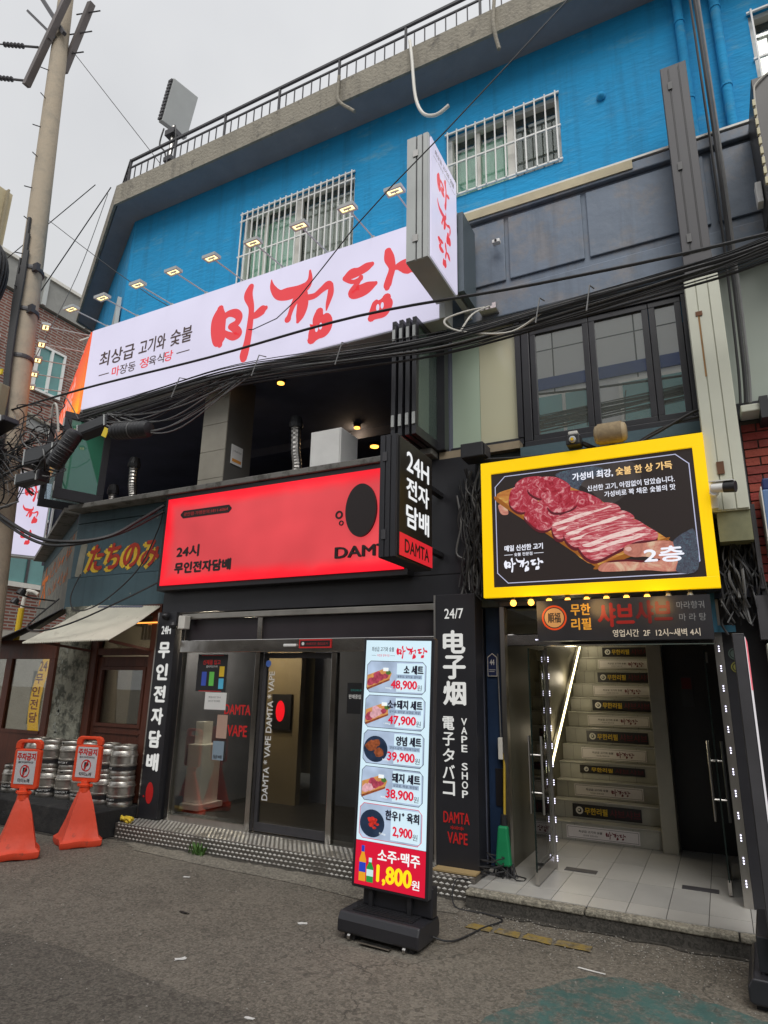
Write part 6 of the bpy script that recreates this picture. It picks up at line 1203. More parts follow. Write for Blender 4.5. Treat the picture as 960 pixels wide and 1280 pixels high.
# vertical sign column
CL = thing('cable_column', 'tall boxed column, charcoal above and cream below, at the right', 'column', (.2, 5.4, 2.93))
make('upper_box', MB().box(.09, .31, 5.3, 5.56, 5.0, 7.24), M_DGREY, CL, bevel=.004); make('upper_seam', MB().box(.155,.16,5.292,5.3,5.2,7.2).box(.24,.245,5.292,5.3,5.2,7.2), M_BLK, CL); make('upper_panel', MB().box(.095,.15,5.293,5.3,5.2,7.23).box(.165,.235,5.295,5.3,5.2,7.21).box(.25,.305,5.293,5.3,5.2,7.23), M_DGREY, CL)
make('lower_box', MB().box(.075, .335, 5.31, 5.56, 2.93, 4.97), M_BEIGE, CL, bevel=.004); make('lower_panel', MB().box(.08,.155,5.296,5.31,2.94,4.96).box(.163,.245,5.299,5.31,2.94,4.96).box(.253,.33,5.296,5.31,2.94,4.96), M_BEIGE, CL, bevel=.002)
for z in (7.0, 6.1, 5.35): make('latch', MB().box(.14,.175,5.282,5.29,z-.04,z+.04), mat('dull latch', (.16,.16,.16), rough=.7), CL)
make('rust_latch', MB().box(.15,.20,5.285,5.296,3.22,3.32), mat('rusty steel', (.16,.07,.035), rough=.8, var=.4), CL); make('rust_streak', MB().box(.15,.162,5.2935,5.2958,4.05,4.62), mat('rust stain', (.30,.17,.07), rough=.9, var=.3), CL); make('screw_rust', MB().box(.135,.185,5.290,5.2955,4.60,4.64), MATS['rusty steel'], CL)
make('lower_skirt', MB().box(.11, .335, 5.33, 5.5, 2.70, 2.928), mat('translucent yellowed plastic', (.20,.20,.11), rough=.5, var=.3, scale=5), CL)
cc = thing('cctv_camera', 'white bullet camera mounted at the foot of the cream column', 'camera', (.1, 5.25, 3.06))
make('mount_box', MB().box(.05,.13,5.27,5.30,2.95,3.14), M_WFRM, cc, bevel=.004); make('arm', MB().lathe((.11,5.22,3.06), [(.03,-.03),(.035,0),(.03,.03)], 14, (0,1,0)), M_WHT, cc, smooth=True); make('body', MB().lathe((.09,5.20,3.09), [(.02,0),(.035,.01),(.038,.14),(.036,.15)], 16, (.93,-.3,-.12)), M_WHT, cc, smooth=True); make('hood', MB().lathe((.225,5.157,3.073), [(.041,-.05),(.043,.03),(.03,.03)], 16, (.93,-.3,-.12)), M_BLK, cc, smooth=True); make('visor', MB().obox((.17,5.175,3.125), (.08,-.026,-.01), (.012,.035,0), (0,0,.003)), M_WHT, cc)
# right hand neighbour: bricks, tray, window sill, boxes
NB = thing('brick_neighbour', 'red brick wall strip of the next building beyond the cream column', 'wall', (.6, 5.6, 2.4))
make('mortar_wall', MB().box(.365, 3.2, 5.62, 5.8, 2.40, 3.74), mat('dirty mortar', (.10,.085,.07), rough=.95, var=.3, scale=10), NB)
MBR = [two_tone('red brick %d' % i, c, (.10,.07,.06), .55, .72, scale=9, rough=.85, bump=.5) for i, c in enumerate([(.33,.055,.045),(.27,.05,.04),(.36,.075,.05)])]
random.seed(2); z = 2.42; r_ = 0
while z < 3.68:
    x = .37-(.105 if r_ % 2 else 0)
    while x < 1.6:
        a = max(x, .368); b = x+.20
        if b-a > .03: make('brick', MB().box(a, b, 5.605-random.uniform(0,.005), 5.62, z, z+.06), random.choice(MBR), NB)
        x += .212
    z += .072; r_ += 1
make('cable_tray', MB().box(.37, 3.0, 5.40, 5.60, 3.74, 3.80), M_BEIGE, NB, bevel=.008); make('tray_clip', MB().box(.5,.56,5.37,5.62,3.66,3.84), M_BLK, NB)
make('right_shop_wall', MB().box(.35, 3.2, 5.66, 5.9, .12, 2.39), mat('dark grey shutter', (.03,.03,.033), rough=.5, var=.3), NB); make('trunk_duct', MB().box(.345,.375,5.45,5.62,2.35,3.0), M_DGREY, NB)
make('dark_infill', MB().box(.052, .349, 5.72, 5.80, .12, 2.90), M_BLK2, NB); make('grey_trim', MB().box(.30, .36, 5.58, 5.61, 2.5, 3.7), M_DGREY, NB)
bl = thing('blue_case', 'blue lidded case hanging at the right edge beside the bricks', 'case', (.5, 5.4, 2.7)); make('case', MB().box(.43,.9,5.35,5.58,2.66,3.08), mat('light blue plastic', (.12,.22,.42), rough=.5), bl, bevel=.01); make('case_top', MB().box(.44,.5,5.36,5.5,3.08,3.17), mat('deep blue plastic', (.01,.03,.14), rough=.5), bl, bevel=.01); make('case_rim', MB().box(.422,.43,5.34,5.58,2.6,3.1), M_WFRM, bl)
mx_ = thing('meter_box', 'grey white meter box at the right edge above the dark shop', 'box', (.42, 5.4, 1.9)); make('box', MB().box(.33,.62,5.42,5.55,1.58,1.95), M_BEIGE, mx_, bevel=.008); make('upper_box', MB().box(.30,.7,5.45,5.6,1.98,2.3), M_DGREY, mx_)
make('box_cable', MB().tube(smooth_line([(.42,5.43,1.95),(.38,5.42,2.3),(.36,5.4,2.5)], 5), .008, 6), M_RUB, mx_)
dsn = thing('dark_side_sign', 'charcoal boxed projecting sign edge with cream cable at the upper right', 'sign', (.8, 5.3, 5.4)); make('casing', MB().box(.745, 1.15, 5.05, 5.6, 5.38, 6.52), mat('dark bronze panel', (.05,.045,.042), rough=.4, var=.2, stretch=(1,1,.1)), dsn, bevel=.005)
make('cable_run', MB().tube(smooth_line([(.9,5.04,6.54),(.78,5.03,6.45),(.75,5.03,6.35),(.74,5.03,6.0),(.74,5.03,5.6),(.75,5.03,5.3)], 6), .007, 6), M_WCAB, dsn)
cl0 = make('cable_clip', MB().box(.725,.745,5.01,5.04,6.22,6.28), mat('pale yellow clip', (.6,.55,.36), rough=.6), dsn)
for i in range(1, 9): rep(cl0, (0, 0, -.095*i))
make('white_socket', MB().box(.69,.735,5.3,5.4,5.52,5.72), M_WHT, dsn, bevel=.004)
st_ = tag(make('round_sticker', disc(MB(), Pl((0,5.715,0)), .125, 1.89, .045, d=.002), mat('teal grey sticker', (.12,.17,.15), rough=.6)), 'grey green round sticker on the dark panel by the entrance', 'sticker'); disc_m = MB(); disc(disc_m, Pl((0,5.713,0)), .125, 1.89, .036, d=.002, r0=.85); make('inner_ring', disc_m, M_KPRINT, st_)
st_ = tag(make('round_sticker', disc(MB(), Pl((0,5.715,0)), .13, 1.79, .042, d=.002), mat('olive yellow sticker', (.25,.24,.05), rough=.6)), 'olive yellow round sticker below the grey green one', 'sticker'); disc_m = MB(); disc(disc_m, Pl((0,5.713,0)), .13, 1.79, .033, d=.002, r0=.82); make('inner_ring', disc_m, M_KPRINT, st_)
tag(make('blue_bar', MB().box(-.02,.03,5.6,5.64,2.05,2.36).box(.03,.15,5.6,5.64,2.05,2.10), mat('steel blue paint', (.05,.20,.32), rough=.5)), 'bright blue metal bracket at the right end of the dim sign', 'bracket')
rsg = tag(make('red_notice', MB().box(-.36,-.25,7.335,7.348,1.45,1.75), M_BLK2), 'dark notice with a red square on the corridor door', 'notice'); mb = MB(); P = Pl((0,7.335,0)); rect(mb, P, -.35, -.26, 1.62, 1.73, .001); make('red_square', mb, mat('dull red', (.12,.008,.012), rough=.6), rsg)

# ------------------------------------------------------------------ utility pole and its boxes
UP = thing('utility_pole', 'concrete utility pole with crossarms at the left edge', 'utility pole', (-7.85, 4.8, 0))
pb_, pt_ = Vector((-7.76,4.8,0)), Vector((-8.94,4.8,13.6))
make('shaft', MB().tube([pb_, pb_.lerp(pt_,.5), pt_], [.19,.155,.115], 20), two_tone('aged concrete pole', (.44,.37,.28), (.33,.29,.23), .45, .65, scale=3, rough=.9, bump=.3), UP, smooth=True)
axis = (pt_-pb_).normalized(); at = lambda h: pb_+axis*(h/axis.z)
for h in (7.35, 6.65, 5.9): make('strap', MB().lathe(at(h), [(.172,-.03),(.176,0),(.172,.03)] if h < 8 else [(.14,-.03),(.144,.03)], 20, axis), M_DGREY, UP)
for h in (7.35, 6.65): make('strap_bolt', MB().obox(at(h)+Vector((.19,-.05,0)), (.05,0,0), (0,.03,0), (0,0,.06)), M_DGREY, UP)
random.seed(9)
for i in range(9): p = at(7.0+i*.6); s_ = -1 if i % 2 else 1; make('step_bolt', MB().tube([p+Vector((0,-.12,0)), p+Vector((.05*s_,-.24,-.03))], .008, 6), M_DGREY, UP)
a0, a1 = Vector((-9.16,4.6,11.02)), Vector((-8.2,4.6,13.15)); b0, b1 = Vector((-8.81,4.95,11.5)), Vector((-8.38,4.95,12.76))
make('crossarm', MB().bar(a0, a1, .10), mat('galvanised arm', (.17,.15,.145), rough=.6, metal=.3, var=.2), UP); make('crossarm', MB().bar(b0, b1, .10), MATS['galvanised arm'], UP)
make('brace', MB().bar((-8.55,4.7,11.9),(-9.7,4.7,13.6),.06).bar((-8.75,4.7,11.9),(-9.6,4.6,12.9),.04), M_DGREY, UP)
for k, (p, ln) in enumerate(((a0+Vector((0,0,.1)), 1), (a0+Vector((.12,0,.75)), 1))):
    ins = MB(); q = p+Vector((-1.1, -.25, .42)); ins.tube([p, p.lerp(q,.25)], .02, 6); 
    for j in range(6): c = p.lerp(q, .3+.07*j); ins.lathe(c, [(.012,-.02),(.045,0),(.012,.02)], 10, (q-p))
    ins.tube([p.lerp(q,.25), q], .012, 6); make('insulator', ins, M_DGREY, UP)
for k in range(3): p = b0.lerp(b1, .25+.3*k); make('insulator_pin', MB().tube([p+Vector((-.2,-.06,.03)), p+Vector((.28,.04,-.05))], .012, 6), M_DGREY, UP)
for o_, h0, h1, r_ in ((.17,0,8.2,.03),(.20,0,7.9,.025),(.13,0,7.2,.028),(.23,3,7.6,.022),(.10,0,7.5,.02)):
    make('pole_cable', MB().tube([at(h)+Vector((o_-.12, -.17-.02*math.sin(h*2+o_*9), 0)) for h in [h0+(h1-h0)*t/10 for t in range(11)]], r_, 6), M_RUB, UP, smooth=True)
tg = tag(make('pole_box', MB().obox(at(5.1)+Vector((-.03,-.24,0)), (.16,0,0), (0,.07,0), (0,0,.28)), mat('khaki box paint', (.22,.20,.13), rough=.6, var=.15), bevel=.02), 'khaki oval-marked box strapped to the pole above the black boxes', 'box')
tag(make('yellow_tag', MB().obox(at(5.62)+Vector((-.10,-.22,0)), (.10,0,0), (0,.01,0), (0,0,.04)), mat('yellow tag', (.8,.6,.03), rough=.5)), 'small yellow tag on the pole above the khaki box', 'tag')
# coil of cable hanging on the left of the pole
mb = MB()
for i in range(12):
    rr, ox = .62+.035*math.sin(i*2.1)+.012*i, .02*math.cos(i*1.7); mb.tube([(-9.0+ox+rr*1.05*math.cos(a), 4.45-.02*i, 7.0+rr*math.sin(a)) for a in [math.tau*t/30 for t in range(31)]], .018, 6, cap=False)
tag(make('cable_coil', mb, M_RUB, smooth=True), 'big coil of black cable hanging on the left of the pole', 'cable coil')
# black splice boxes
def sbox(lab, c, s_, rz=0, tilt=0):
    t = thing('splice_box', lab, 'splice box', c, 'black splice boxes among the cables'); s_ = tuple(v*.82 for v in s_); d = Matrix.Rotation(rz,3,'Z') @ Matrix.Rotation(tilt,3,'Y')
    A, B_, C_ = d @ Vector((s_[0],0,0)), d @ Vector((0,s_[1],0)), d @ Vector((0,0,s_[2])); c = Vector(c)
    make('body', MB().obox(c, A, B_, C_), M_BLK2, t, bevel=.015); make('lid', MB().obox(c-B_*1.04, A*.82, B_*.06, C_*.72), mat('dull grey lid', (.04,.042,.045), rough=.4), t, bevel=.006)
    for e_ in (-.86, .86): make('clasp', MB().obox(c+A*e_-B_*1.06, A*.03, B_*.06, C_*.95), M_GRYP, t)
sbox('large black splice box with white clasps right of the pole', (-7.05,4.6,4.22), (.33,.12,.13), R(4), R(-4)); sbox('lower long black splice box with grey lid', (-7.15,4.55,3.93), (.26,.10,.085), R(2), R(-3)); sbox('black splice box at the far left edge with a pale label', (-8.05,4.5,4.32), (.26,.12,.16), 0, R(3)); sbox('flat black splice box just under the corner of the white sign', (-6.35,4.72,4.52), (.30,.1,.09), R(4), R(-10)); sbox('wide flat black box on top of the pole bundle', (-7.9,4.45,4.68), (.36,.14,.05), 0, R(-12)); sbox('small black box lowest in the left tangle', (-7.95,4.5,3.85), (.2,.08,.05), 0, R(-4))
def closure(lab, p, q, r_):
    t = thing('splice_closure', lab, 'splice closure', p, 'black ribbed cylinders on the cables'); p, q = Vector(p), Vector(q); d = q-p; L = d.length
    make('barrel', MB().lathe(p, [(r_*.5,0),(r_*.85,.02*L),(r_,.08*L),(r_,.9*L),(r_*.85,.97*L),(r_*.45,L)], 20, d), M_BLK, t, smooth=True)
    rb = MB()
    for i in range(9): rb.lathe(p+d*(.14+.085*i), [(r_*1.0,-.008),(r_*1.04,0),(r_*1.0,.008)], 20, d, closed=False)
    make('rib', rb, M_BLK, t, smooth=True); make('clamp_band', MB().lathe(p+d*.55, [(r_*1.05,-.006),(r_*1.06,.006)], 20, d), M_GCAB, t)
closure('tilted ribbed black cylinder hanging in front of the green door leaf', (-6.66,4.45,3.98), (-6.38,4.5,4.40), .095); closure('horizontal ribbed black cylinder in the cable bundle below the white sign', (-5.92,4.62,4.36), (-5.34,4.64,4.30), .095)
# tangle
random.seed(21); TG = thing('cable_tangle', 'thick tangle of black and grey cables around the pole boxes', 'cables', (-7.4, 4.6, 4.0))
for i in range(44):
    cx, cz = random.uniform(-8.5,-6.9), random.uniform(3.75,4.75); n = random.randint(5,8); a0_ = random.uniform(0,6.28); rr = random.uniform(.12,.42); pts = []
    for j in range(n): a = a0_+j*random.uniform(.5,.9); pts.append((cx+rr*1.2*math.cos(a)+random.uniform(-.06,.06), 4.62+random.uniform(-.18,.12), cz+rr*.75*math.sin(a)+random.uniform(-.05,.05)))
    make('cable', MB().tube(smooth_line(pts, 5), random.choice((.004,.005,.007,.010)), 5, cap=False), random.choice((M_RUB,M_RUB,M_RUB,M_GCAB)), TG, smooth=True)
for i in range(11):
    x0 = -8.6+random.uniform(0,.6); pts = [(x0, 4.6+random.uniform(-.1,.1), 4.0+random.uniform(-.5,.6)), (-7.9, 4.5, 4.0+random.uniform(-.2,.5)), (-7.3, 4.55, 4.0+random.uniform(-.2,.5)), (-6.75, 4.6, 4.1+random.uniform(-.3,.5))]; make('cable', MB().tube(smooth_line(pts, 6), random.choice((.006,.009,.013)), 6, cap=False), M_RUB, TG, smooth=True)
mb = MB(); L = smooth_line([(-8.3,4.4,4.7),(-7.9,4.35,4.15),(-7.85,4.35,3.75),(-7.5,4.35,3.55),(-7.1,4.4,3.6)], 8); make('grey_loop', mb.tube(L, .010, 6), M_GCAB, TG, smooth=True)
make('grey_loop', MB().tube(smooth_line([(-6.9,4.5,4.66),(-6.82,4.45,4.80),(-6.75,4.45,4.75),(-6.72,4.5,4.45)], 8), .014, 6), M_WCAB, TG, smooth=True)
make('yellow_tag', MB().obox((-6.02,4.6,4.36), (.04,0,-.02), (0,.004,0), (.02,0,.05)), MATS['yellow tag'], TG)
# overhead bundle crossing the facade
OB = thing('cable_bundle', 'sagging bundle of many thin cables strung across the facades', 'cables', (-3, 4.7, 4.7))
keyp = [(-6.6,4.64),(-5.4,4.69),(-4.2,4.74),(-2.75,4.61),(-1.83,4.53),(-.85,4.56),(.05,4.62),(.65,4.70),(2.2,5.0)]
for i in range(22):
    o1, o2 = random.uniform(-.12,.12), random.uniform(-.04,.04); ph = random.uniform(0,6); rr = random.choice((.0035,.0045,.006,.006,.008,.010))
    pts = [(x, 4.70+o2+.02*math.sin(ph+x), z+o1*(1 if x < -3.5 else .75)+.025*math.sin(ph*1.7+x*1.3)) for x, z in keyp]
    make('cable', MB().tube(smooth_line(pts, 6), rr, 5), random.choice((M_RUB,M_RUB,M_RUB,M_RUB,M_GCAB)), OB, smooth=True)
for i in range(9):   # lower stray loops on the left half
    a, b = random.uniform(-6.6,-6.0), random.uniform(-4.6,-3.9); dp = random.uniform(.15,.55); dp *= .8; pts = [(a,4.68,4.66),(a*.7+b*.3,4.66,4.64-dp*.8),(a*.4+b*.6,4.66,4.66-dp),(b,4.7,4.74)]
    make('loose_cable', MB().tube(smooth_line(pts, 7), .007, 5), random.choice((M_RUB,M_GCAB)), OB, smooth=True)
for x, z in ((-5.0,4.74),(-3.9,4.76),(-2.9,4.66),(-1.0,4.6),(-.6,4.6)): make('cable_tie', MB().tube([(x-.03,4.6,z-.14),(x,4.66,z+.12),(x+.02,4.75,z+.14)], .006, 5), M_GCAB, OB)
wt = cable('tie_cable', [(-1.74,5.5,5.33),(-1.78,5.0,5.0),(-1.86,4.72,4.78),(-1.80,4.68,4.66),(-1.6,4.68,4.56),(-1.25,4.68,4.48),(-.98,4.68,4.60)], .010, M_WCAB, 'white cable looping down from the bracket to the bundle', 'cable')
cable('tie_cable', [(-1.69,5.5,5.33),(-1.70,5.0,4.95),(-1.72,4.72,4.62)], .009, M_WCAB, 'short straight white cable beside the looping one', 'cable')
cable('overhead_cable', [(-9.0,4.7,5.05),(-6.74,4.7,5.09),(-4.6,4.68,5.03),(-2.73,4.66,5.02),(-1.0,4.68,4.87),(.64,4.7,4.80),(3,4.7,4.85)], .013, M_RUB, 'single thick black cable running above the bundle across the white sign')
cable('overhead_cable', [(-8.6,4.55,4.1),(-7.7,4.4,3.62),(-6.9,4.5,3.20),(-6.39,4.6,3.10),(-6.1,4.9,3.2),(-5.98,5.2,3.45),(-5.93,5.5,3.70)], .022, M_RUB, 'heavy black cable drooping in front of the teal bar boards')
cable('overhead_cable', [(-8.6,4.6,4.05),(-7.7,4.45,3.56),(-6.9,4.5,3.15),(-6.4,4.6,3.06),(-6.05,5.0,3.25),(-5.93,5.5,3.62)], .018, M_RUB, 'second heavy drooping cable just below the first')
cable('overhead_cable', [(-9.2,5.2,9.0),(-5,5.3,5.8),(-2.2,4.3,6.02),(.95,4.6,8.9)], .006, M_RUB, 'thin diagonal wire rising to the upper right', 'wire')
cable('overhead_cable', [(-12,5.5,8.2),(-8.3,5.5,9.45)], .008, M_RUB, 'thin wire from the left edge to the roof railing corner', 'wire')
cable('overhead_cable', [(-8.75,4.9,12.0),(-7.85,5.25,10.7),(-6.95,5.6,9.4)], .006, M_RUB, 'thin wire from pole top down to the roof antenna', 'wire')
cable('overhead_cable', [(-7.75,5.4,9.1),(-8.3,5.3,8.2),(-9.3,5.2,6.8)], .009, M_RUB, 'wire dropping from the roof corner to the pole', 'wire'); cable('overhead_cable', [(-7.8,5.4,9.0),(-8.15,5.35,7.6),(-8.6,5.2,6.2)], .006, M_GCAB, 'thin grey wire dropping beside the sloping fin', 'wire')
cable('drooping_wire', [(-7.42,5.6,2.95),(-7.35,5.45,2.62),(-7.0,5.3,2.42),(-6.5,5.25,2.5),(-6.2,5.45,2.9),(-6.1,5.6,3.4),(-6.05,5.62,3.7)], .009, M_RUB, 'black wire looping over the lower edge of the teal boards', 'wire'); cable('drooping_wire', [(-7.5,5.4,2.6),(-7.45,5.0,2.22),(-7.1,4.95,2.15),(-6.6,5.0,2.25),(-6.1,5.2,2.5),(-5.85,5.5,2.75)], .010, M_RUB, 'black wire sagging over the cream awning', 'wire')
for i, (x0, x1) in enumerate(((.47,.56),(.50,.60),(.43,.50))): cable('vertical_cable', [(x0,5.55,9.0),(x0+.0,5.5,7.2),(x0,5.5,6.2),(x0-.01,5.5,5.2),(x0-.03,5.5,4.2),(x0-.05,5.5,3.85)], (.018,.014,.012)[i], (M_RUB,M_GCAB,M_RUB)[i], ['thick black riser cable right of the column','grey riser cable, rightmost of the three','thin black riser cable nearest the column'][i])
MS = thing('wire_mess', 'matted grey and black wires hanging between the signs', 'cables', (-1.98, 5.5, 3.6))
for i in range(34):
    x = random.uniform(-2.05,-1.82); pts = []; z = random.uniform(3.2,3.72)
    while z > 2.35: pts.append((x+random.uniform(-.06,.06), 5.54+random.uniform(-.05,.04), z)); z -= random.uniform(.1,.3)
    if len(pts) > 2: make('wire', MB().tube(smooth_line(pts, 5), random.choice((.005,.007,.009)), 5), random.choice((M_RUB,M_RUB,M_GCAB)), MS, smooth=True)
MS2 = thing('wire_mess', 'dark mass of wires hanging below the cream column', 'cables', (.2, 5.5, 2.7))
for i in range(46):
    x = random.uniform(.08,.34); pts = []; z = random.uniform(2.5,2.95); zb = random.uniform(2.0,2.3)
    while z > zb: pts.append((x+random.uniform(-.05,.05), 5.5+random.uniform(-.07,.07), z)); z -= random.uniform(.08,.2)
    if len(pts) > 2: make('wire', MB().tube(smooth_line(pts, 4), random.choice((.005,.007,.010)), 5), random.choice((M_RUB,M_RUB,M_RUB,M_GCAB)), MS2, smooth=True)
cable('sign_top_cable', [(-1.75,5.4,3.66),(-1.3,5.4,3.62),(-.5,5.4,3.60),(-.3,5.42,3.66),(.0,5.42,3.80),(.1,5.45,3.84)], .012, M_RUB, 'black cable running along the top of the yellow sign'); cable('sign_top_cable', [(-.45,5.42,3.60),(-.2,5.42,3.72),(.1,5.45,3.78)], .009, M_RUB, 'short second cable above the right half of the yellow sign')
# roof antenna
AN = thing('roof_antenna', 'grey flat panel antenna tilted on a short mast at the roof corner', 'antenna', (-6.8, 5.9, 9.16))
A0, A1, A2, A3 = Vector((-7.30,5.75,10.46)), Vector((-7.07,5.80,11.15)), Vector((-7.12,6.2,11.38)), Vector((-7.38,6.2,10.63))
aw = Vector((.10,.43,.0)).normalized(); av = (Vector((.22,.0,.70))-aw*Vector((.22,0,.70)).dot(aw)).normalized(); an_ = aw.cross(av).normalized(); c = Vector((-7.10,5.95,10.86))
make('panel', MB().obox(c, aw*.235, an_*.06, av*.38), M_GRYP, AN, bevel=.012)
fin_ = make('cooling_fin', MB().obox(c-aw*.25-av*.33, aw*.014, an_*.055, av*.02), M_DGREY, AN)
for i in range(1, 12): rep(fin_, av*(.06*i))
make('mast', MB().tube([(-6.98,5.8,9.1),(-6.98,5.8,10.3)], .035, 10), M_STEEL, AN, smooth=True); make('clamp', MB().box(-7.08,-6.88,5.72,5.88,10.1,10.2).box(-7.06,-6.9,5.74,5.86,9.6,9.68), M_DGREY, AN); make('jumper', MB().tube(smooth_line([(-7.15,5.75,10.3),(-7.2,5.75,10.0),(-7.08,5.78,9.8),(-7.0,5.8,9.3)],5), .014, 6).tube(smooth_line([(-6.9,5.75,10.25),(-6.85,5.75,10.0),(-6.95,5.78,9.7)],5), .014, 6), M_RUB, AN)
# small vertical sign on the side street
VSg = thing('side_street_sign', 'white vertical lit sign with red brush lettering on the side street', 'sign', ch(4.7,.4,4.5))
def nbx(mb, s0, s1, o0, o1, z0, z1): return cbox(mb, s0, s1, o0, o1, z0, z1)
make('casing', nbx(MB(), 4.64, 4.86, .06, .68, 3.88, 5.6), M_GRYP, VSg); make('lit_face', nbx(MB(), 4.625, 4.639, .09, .65, 3.92, 5.58), M_LIT, VSg)
PQ = Pl(ch(4.625, .65, 3.92), -CN); mb = MB(); glyph(mb, PQ, 'dang', .14, .22, .28, .003, .9, 4); glyph(mb, PQ, 'jeong', .12, .66, .34, .003, .9, 4); glyph(mb, PQ, 'ma', .14, 1.1, .34, .003, .9, 4); make('brush_lettering', mb, M_LITR, VSg)
make('side_casing', cbox(MB(), 4.3, 4.5, 0, .03, 3.9, 5.2), M_GRYP, VSg)

# ------------------------------------------------------------------ buildings beyond and opposite
def brick_far(name, c1, c2):
    m_ = mat(name, c1, rough=.9, var=.1); t = m_.node_tree; b = t.nodes['Principled BSDF']; tcn = N(t, 'ShaderNodeTexCoord'); mp = N(t, 'ShaderNodeMapping'); mp.inputs['Rotation'].default_value = (R(90), 0, R(90)); t.links.new(tcn.outputs['Object'], mp.inputs[0])
    br_ = N(t, 'ShaderNodeTexBrick'); br_.inputs['Scale'].default_value = 1; br_.inputs['Brick Width'].default_value = .42; br_.inputs['Row Height'].default_value = .10; br_.inputs['Mortar Size'].default_value = .022; br_.inputs['Color1'].default_value = (*c1,1); br_.inputs['Color2'].default_value = (*c2,1); br_.inputs['Mortar'].default_value = (.30,.27,.24,1)
    sx = N(t, 'ShaderNodeSeparateXYZ'); t.links.new(tcn.outputs['Object'], sx.inputs[0]); cx = N(t, 'ShaderNodeCombineXYZ'); t.links.new(sx.outputs['Y'], cx.inputs[0]); t.links.new(sx.outputs['Z'], cx.inputs[1]); t.links.new(cx.outputs[0], br_.inputs['Vector'])
    t.links.new(br_.outputs[0], b.inputs['Base Color']); return m_
M_BF = brick_far('far red brick', (.17,.055,.04), (.23,.075,.05))
KB = thing('brick_building', 'red brick building across the side street with white framed windows', 'building', (-20, 12, 0)); XW = -19.5
def yz(mb, y0, y1, z0, z1, o=0, t=.1): return mb.box(XW+o, XW+o+t, y0, y1, z0, z1)
make('brick_wall', MB().box(-27, XW, 4, 24, 3.0, 13.9), M_BF, KB); make('parapet', MB().box(-27.2, XW+.12, 4, 24, 13.95, 15.0), mat('grey parapet panel', (.30,.30,.28), rough=.8, var=.15), KB); make('parapet_cap', MB().box(-27.2, XW+.2, 4, 24, 15.002, 15.12), M_WFRM, KB)
for y in (6.5, 8.2, 9.9, 11.6, 13.3): make('parapet_rib', MB().box(XW+.12, XW+.2, y, y+.12, 13.95, 15), M_GRYP, KB)
make('ground_floor', MB().box(-27, XW+.05, 4, 24, 0, 2.99), mat('cream ground floor', (.42,.40,.35), rough=.8, var=.1), KB); make('string_course', MB().box(XW, XW+.12, 4, 24, 5.95, 6.15).box(XW, XW+.12, 4, 24, 4.35, 4.5), M_WFRM, KB)
M_TG2 = mat('green window glass', (.10,.28,.27), rough=.08, var=.25, scale=.8, metal=.0, coat=1)
for (y0, y1, z0, z1) in ((11.8,12.85,10.9,12.6),(9.4,10.5,10.2,12.2),(7.2,8.5,10.6,12.8),(12.9,14.6,6.6,8.2),(9.5,11.5,7.3,9.2)):
    f = make('window', yz(yz(yz(yz(MB(), y0, y1, z1-.08, z1, .0), y0, y1, z0, z0+.08), y0, y0+.08, z0+.08, z1-.08), y1-.08, y1, z0+.08, z1-.08), M_WHT, KB); yz(mb2 := MB(), (y0+y1)/2-.04, (y0+y1)/2+.04, z0+.08, z1-.08, .02); make('mullion', mb2, M_WHT, f); make('pane', yz(MB(), y0+.08, y1-.08, z0+.08, z1-.08, .0, .03), M_TG2, f)
f = make('window', yz(MB(), 4.5, 22, 4.52, 5.93, .0, .02), M_TG2, KB)
for i in range(18): make('mullion', yz(MB(), 4.7+i, 4.78+i, 4.52, 5.93, .03, .03), M_DGREY, f)
make('sign_band', yz(MB(), 10.5, 13.2, 9.55, 9.9, .0, .08), mat('grey sign board', (.3,.3,.29), rough=.6), KB); text(Pl((XW+.08,10.5,9.55),(0,1,0)), '식당', 1.9, 2.6, .05, .3, M_KPRINT, KB)
make('wall_pipe', MB().tube([(XW+.1,9.5,10.4),(XW+.1,13.2,9.75)], .07, 8), M_CONC, KB)
TW = thing('beige_tower', 'beige ribbed apartment tower beyond the brick building at the left edge', 'building', (-42, 21, 0)); make('tower_wall', MB().box(-52, -41.6, 8, 21.5, 0, 35.0), mat('beige tower wall', (.50,.43,.28), rough=.8, var=.08), TW)
for i in range(8): make('vertical_rib', MB().box(-41.6, -41.3, 14+i, 14.12+i, 0, 35.0), mat('shaded tan rib', (.30,.26,.18), rough=.8), TW)
make('roof_block', MB().box(-48,-42.5,17,20.6,35.0,36.2), MATS['beige tower wall'], TW)
LG = thing('street_lamp_head', 'small dark street lamp head on a wire at the upper left edge', 'lamp', (-11.4,5.6,8.1)); make('lamp_body', MB().bar((-11.7,5.5,8.1),(-11.25,5.5,8.3), .12, .09), M_DGREY, LG, bevel=.02); make('clamp', MB().box(-11.3,-11.2,5.46,5.54,8.3,8.36), M_STEEL, LG)
SGP = thing('side_street_pipe', 'yellow banded pipe at the lower left behind the wall lamps', 'pipe', ch(4.2,.3,2.0)); make('pipe', MB().tube(smooth_line([ch(3.5,.1,3.05), ch(3.55,.2,3.1), ch(3.6,.3,3.0), ch(3.6,.32,2.0)], 5), .035, 10), M_WFRM, SGP, smooth=True); make('yellow_band', MB().tube([ch(3.6,.32,2.8), ch(3.6,.32,2.2)], .05, 10), mat('yellow lagging', (.72,.48,.02), rough=.6), SGP)
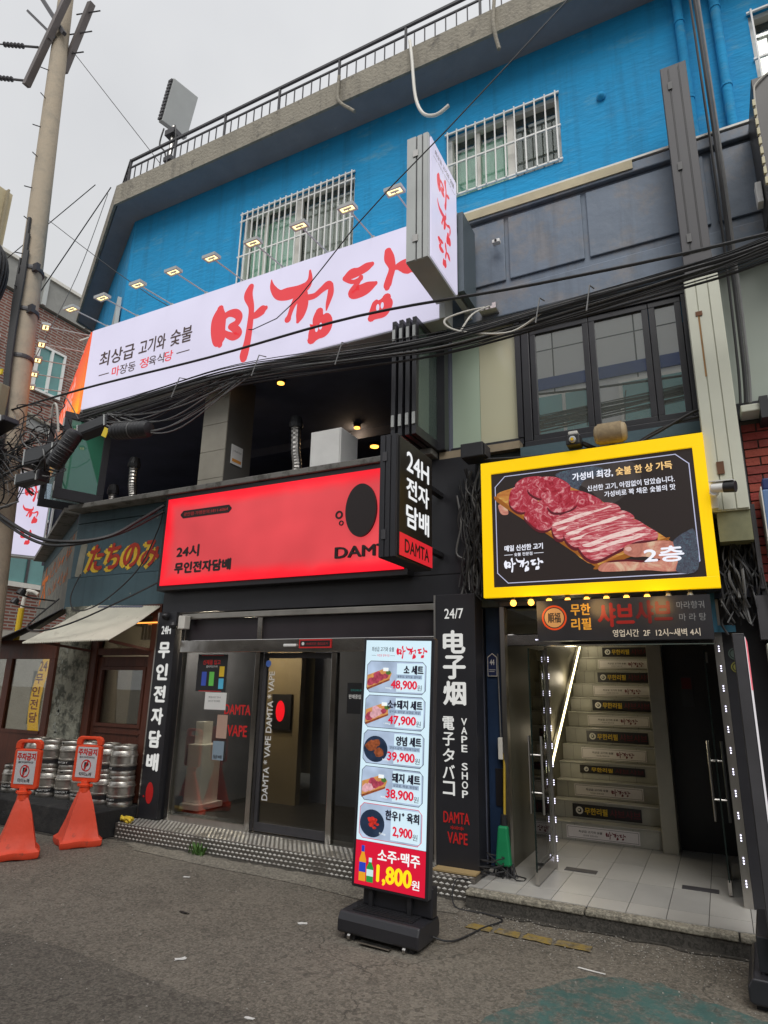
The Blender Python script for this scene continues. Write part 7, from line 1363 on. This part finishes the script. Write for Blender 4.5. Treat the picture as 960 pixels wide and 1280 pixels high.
# opposite side of the street (behind the camera): what the shop windows mirror
OP = thing('opposite_building', 'pale tiled building across the street that the windows mirror', 'building', (0,-6,0))
M_OT = mat('grey facade tile', (.62,.62,.60), rough=.6, var=.08)
t = M_OT.node_tree; b = t.nodes['Principled BSDF']; tcn = N(t, 'ShaderNodeTexCoord'); sx = N(t, 'ShaderNodeSeparateXYZ'); cx = N(t, 'ShaderNodeCombineXYZ'); br_ = N(t, 'ShaderNodeTexBrick'); t.links.new(tcn.outputs['Object'], sx.inputs[0]); t.links.new(sx.outputs['X'], cx.inputs[0]); t.links.new(sx.outputs['Z'], cx.inputs[1]); t.links.new(cx.outputs[0], br_.inputs['Vector']); br_.offset = 0
br_.inputs['Scale'].default_value = 1; br_.inputs['Brick Width'].default_value = 1.1; br_.inputs['Row Height'].default_value = 1.1; br_.inputs['Mortar Size'].default_value = .02; br_.inputs['Color1'].default_value = (.66,.66,.64,1); br_.inputs['Color2'].default_value = (.60,.60,.58,1); br_.inputs['Mortar'].default_value = (.08,.08,.08,1); t.links.new(br_.outputs[0], b.inputs['Base Color'])
make('upper_facade', MB().box(-6.5, 2.8, -12, -5.2, 3.2, 12.6), M_OT, OP); make('blue_stripe', MB().box(-6.5, 2.8, -5.2, -5.14, 9.75, 10.1), mat('navy stripe', (.02,.05,.2), rough=.5), OP); make('ground_floor', MB().box(-16, 9, -12, -5.25, 0, 3.19), mat('dark shop fronts', (.17,.16,.15), rough=.6, var=.6, scale=1), OP); make('low_wing', MB().box(-16, -6.55, -12, -5.3, 3.2, 5.6).box(2.85, 9, -12, -5.3, 3.2, 5.6), M_OT, OP)
for i in range(4):
    x = -6.2+i*2.3; f = make('window', MB().box(x, x+1.7, -5.2, -5.13, 7.9, 9.6), M_WFRM, OP); make('pane', MB().box(x+.1, x+.8, -5.13, -5.10, 8.0, 9.5).box(x+.9, x+1.6, -5.13, -5.10, 8.0, 9.5), M_TG2, f)
for i in range(7):
    x = -14+i*3; f = make('shop_window', MB().box(x, x+2.2, -5.25, -5.2, .4, 2.6), M_DGREY, OP); make('lit_pane', MB().box(x+.1, x+2.1, -5.2, -5.18, .5, 2.5), mat('dim shop pane', (.09,.08,.065), rough=.2), f)
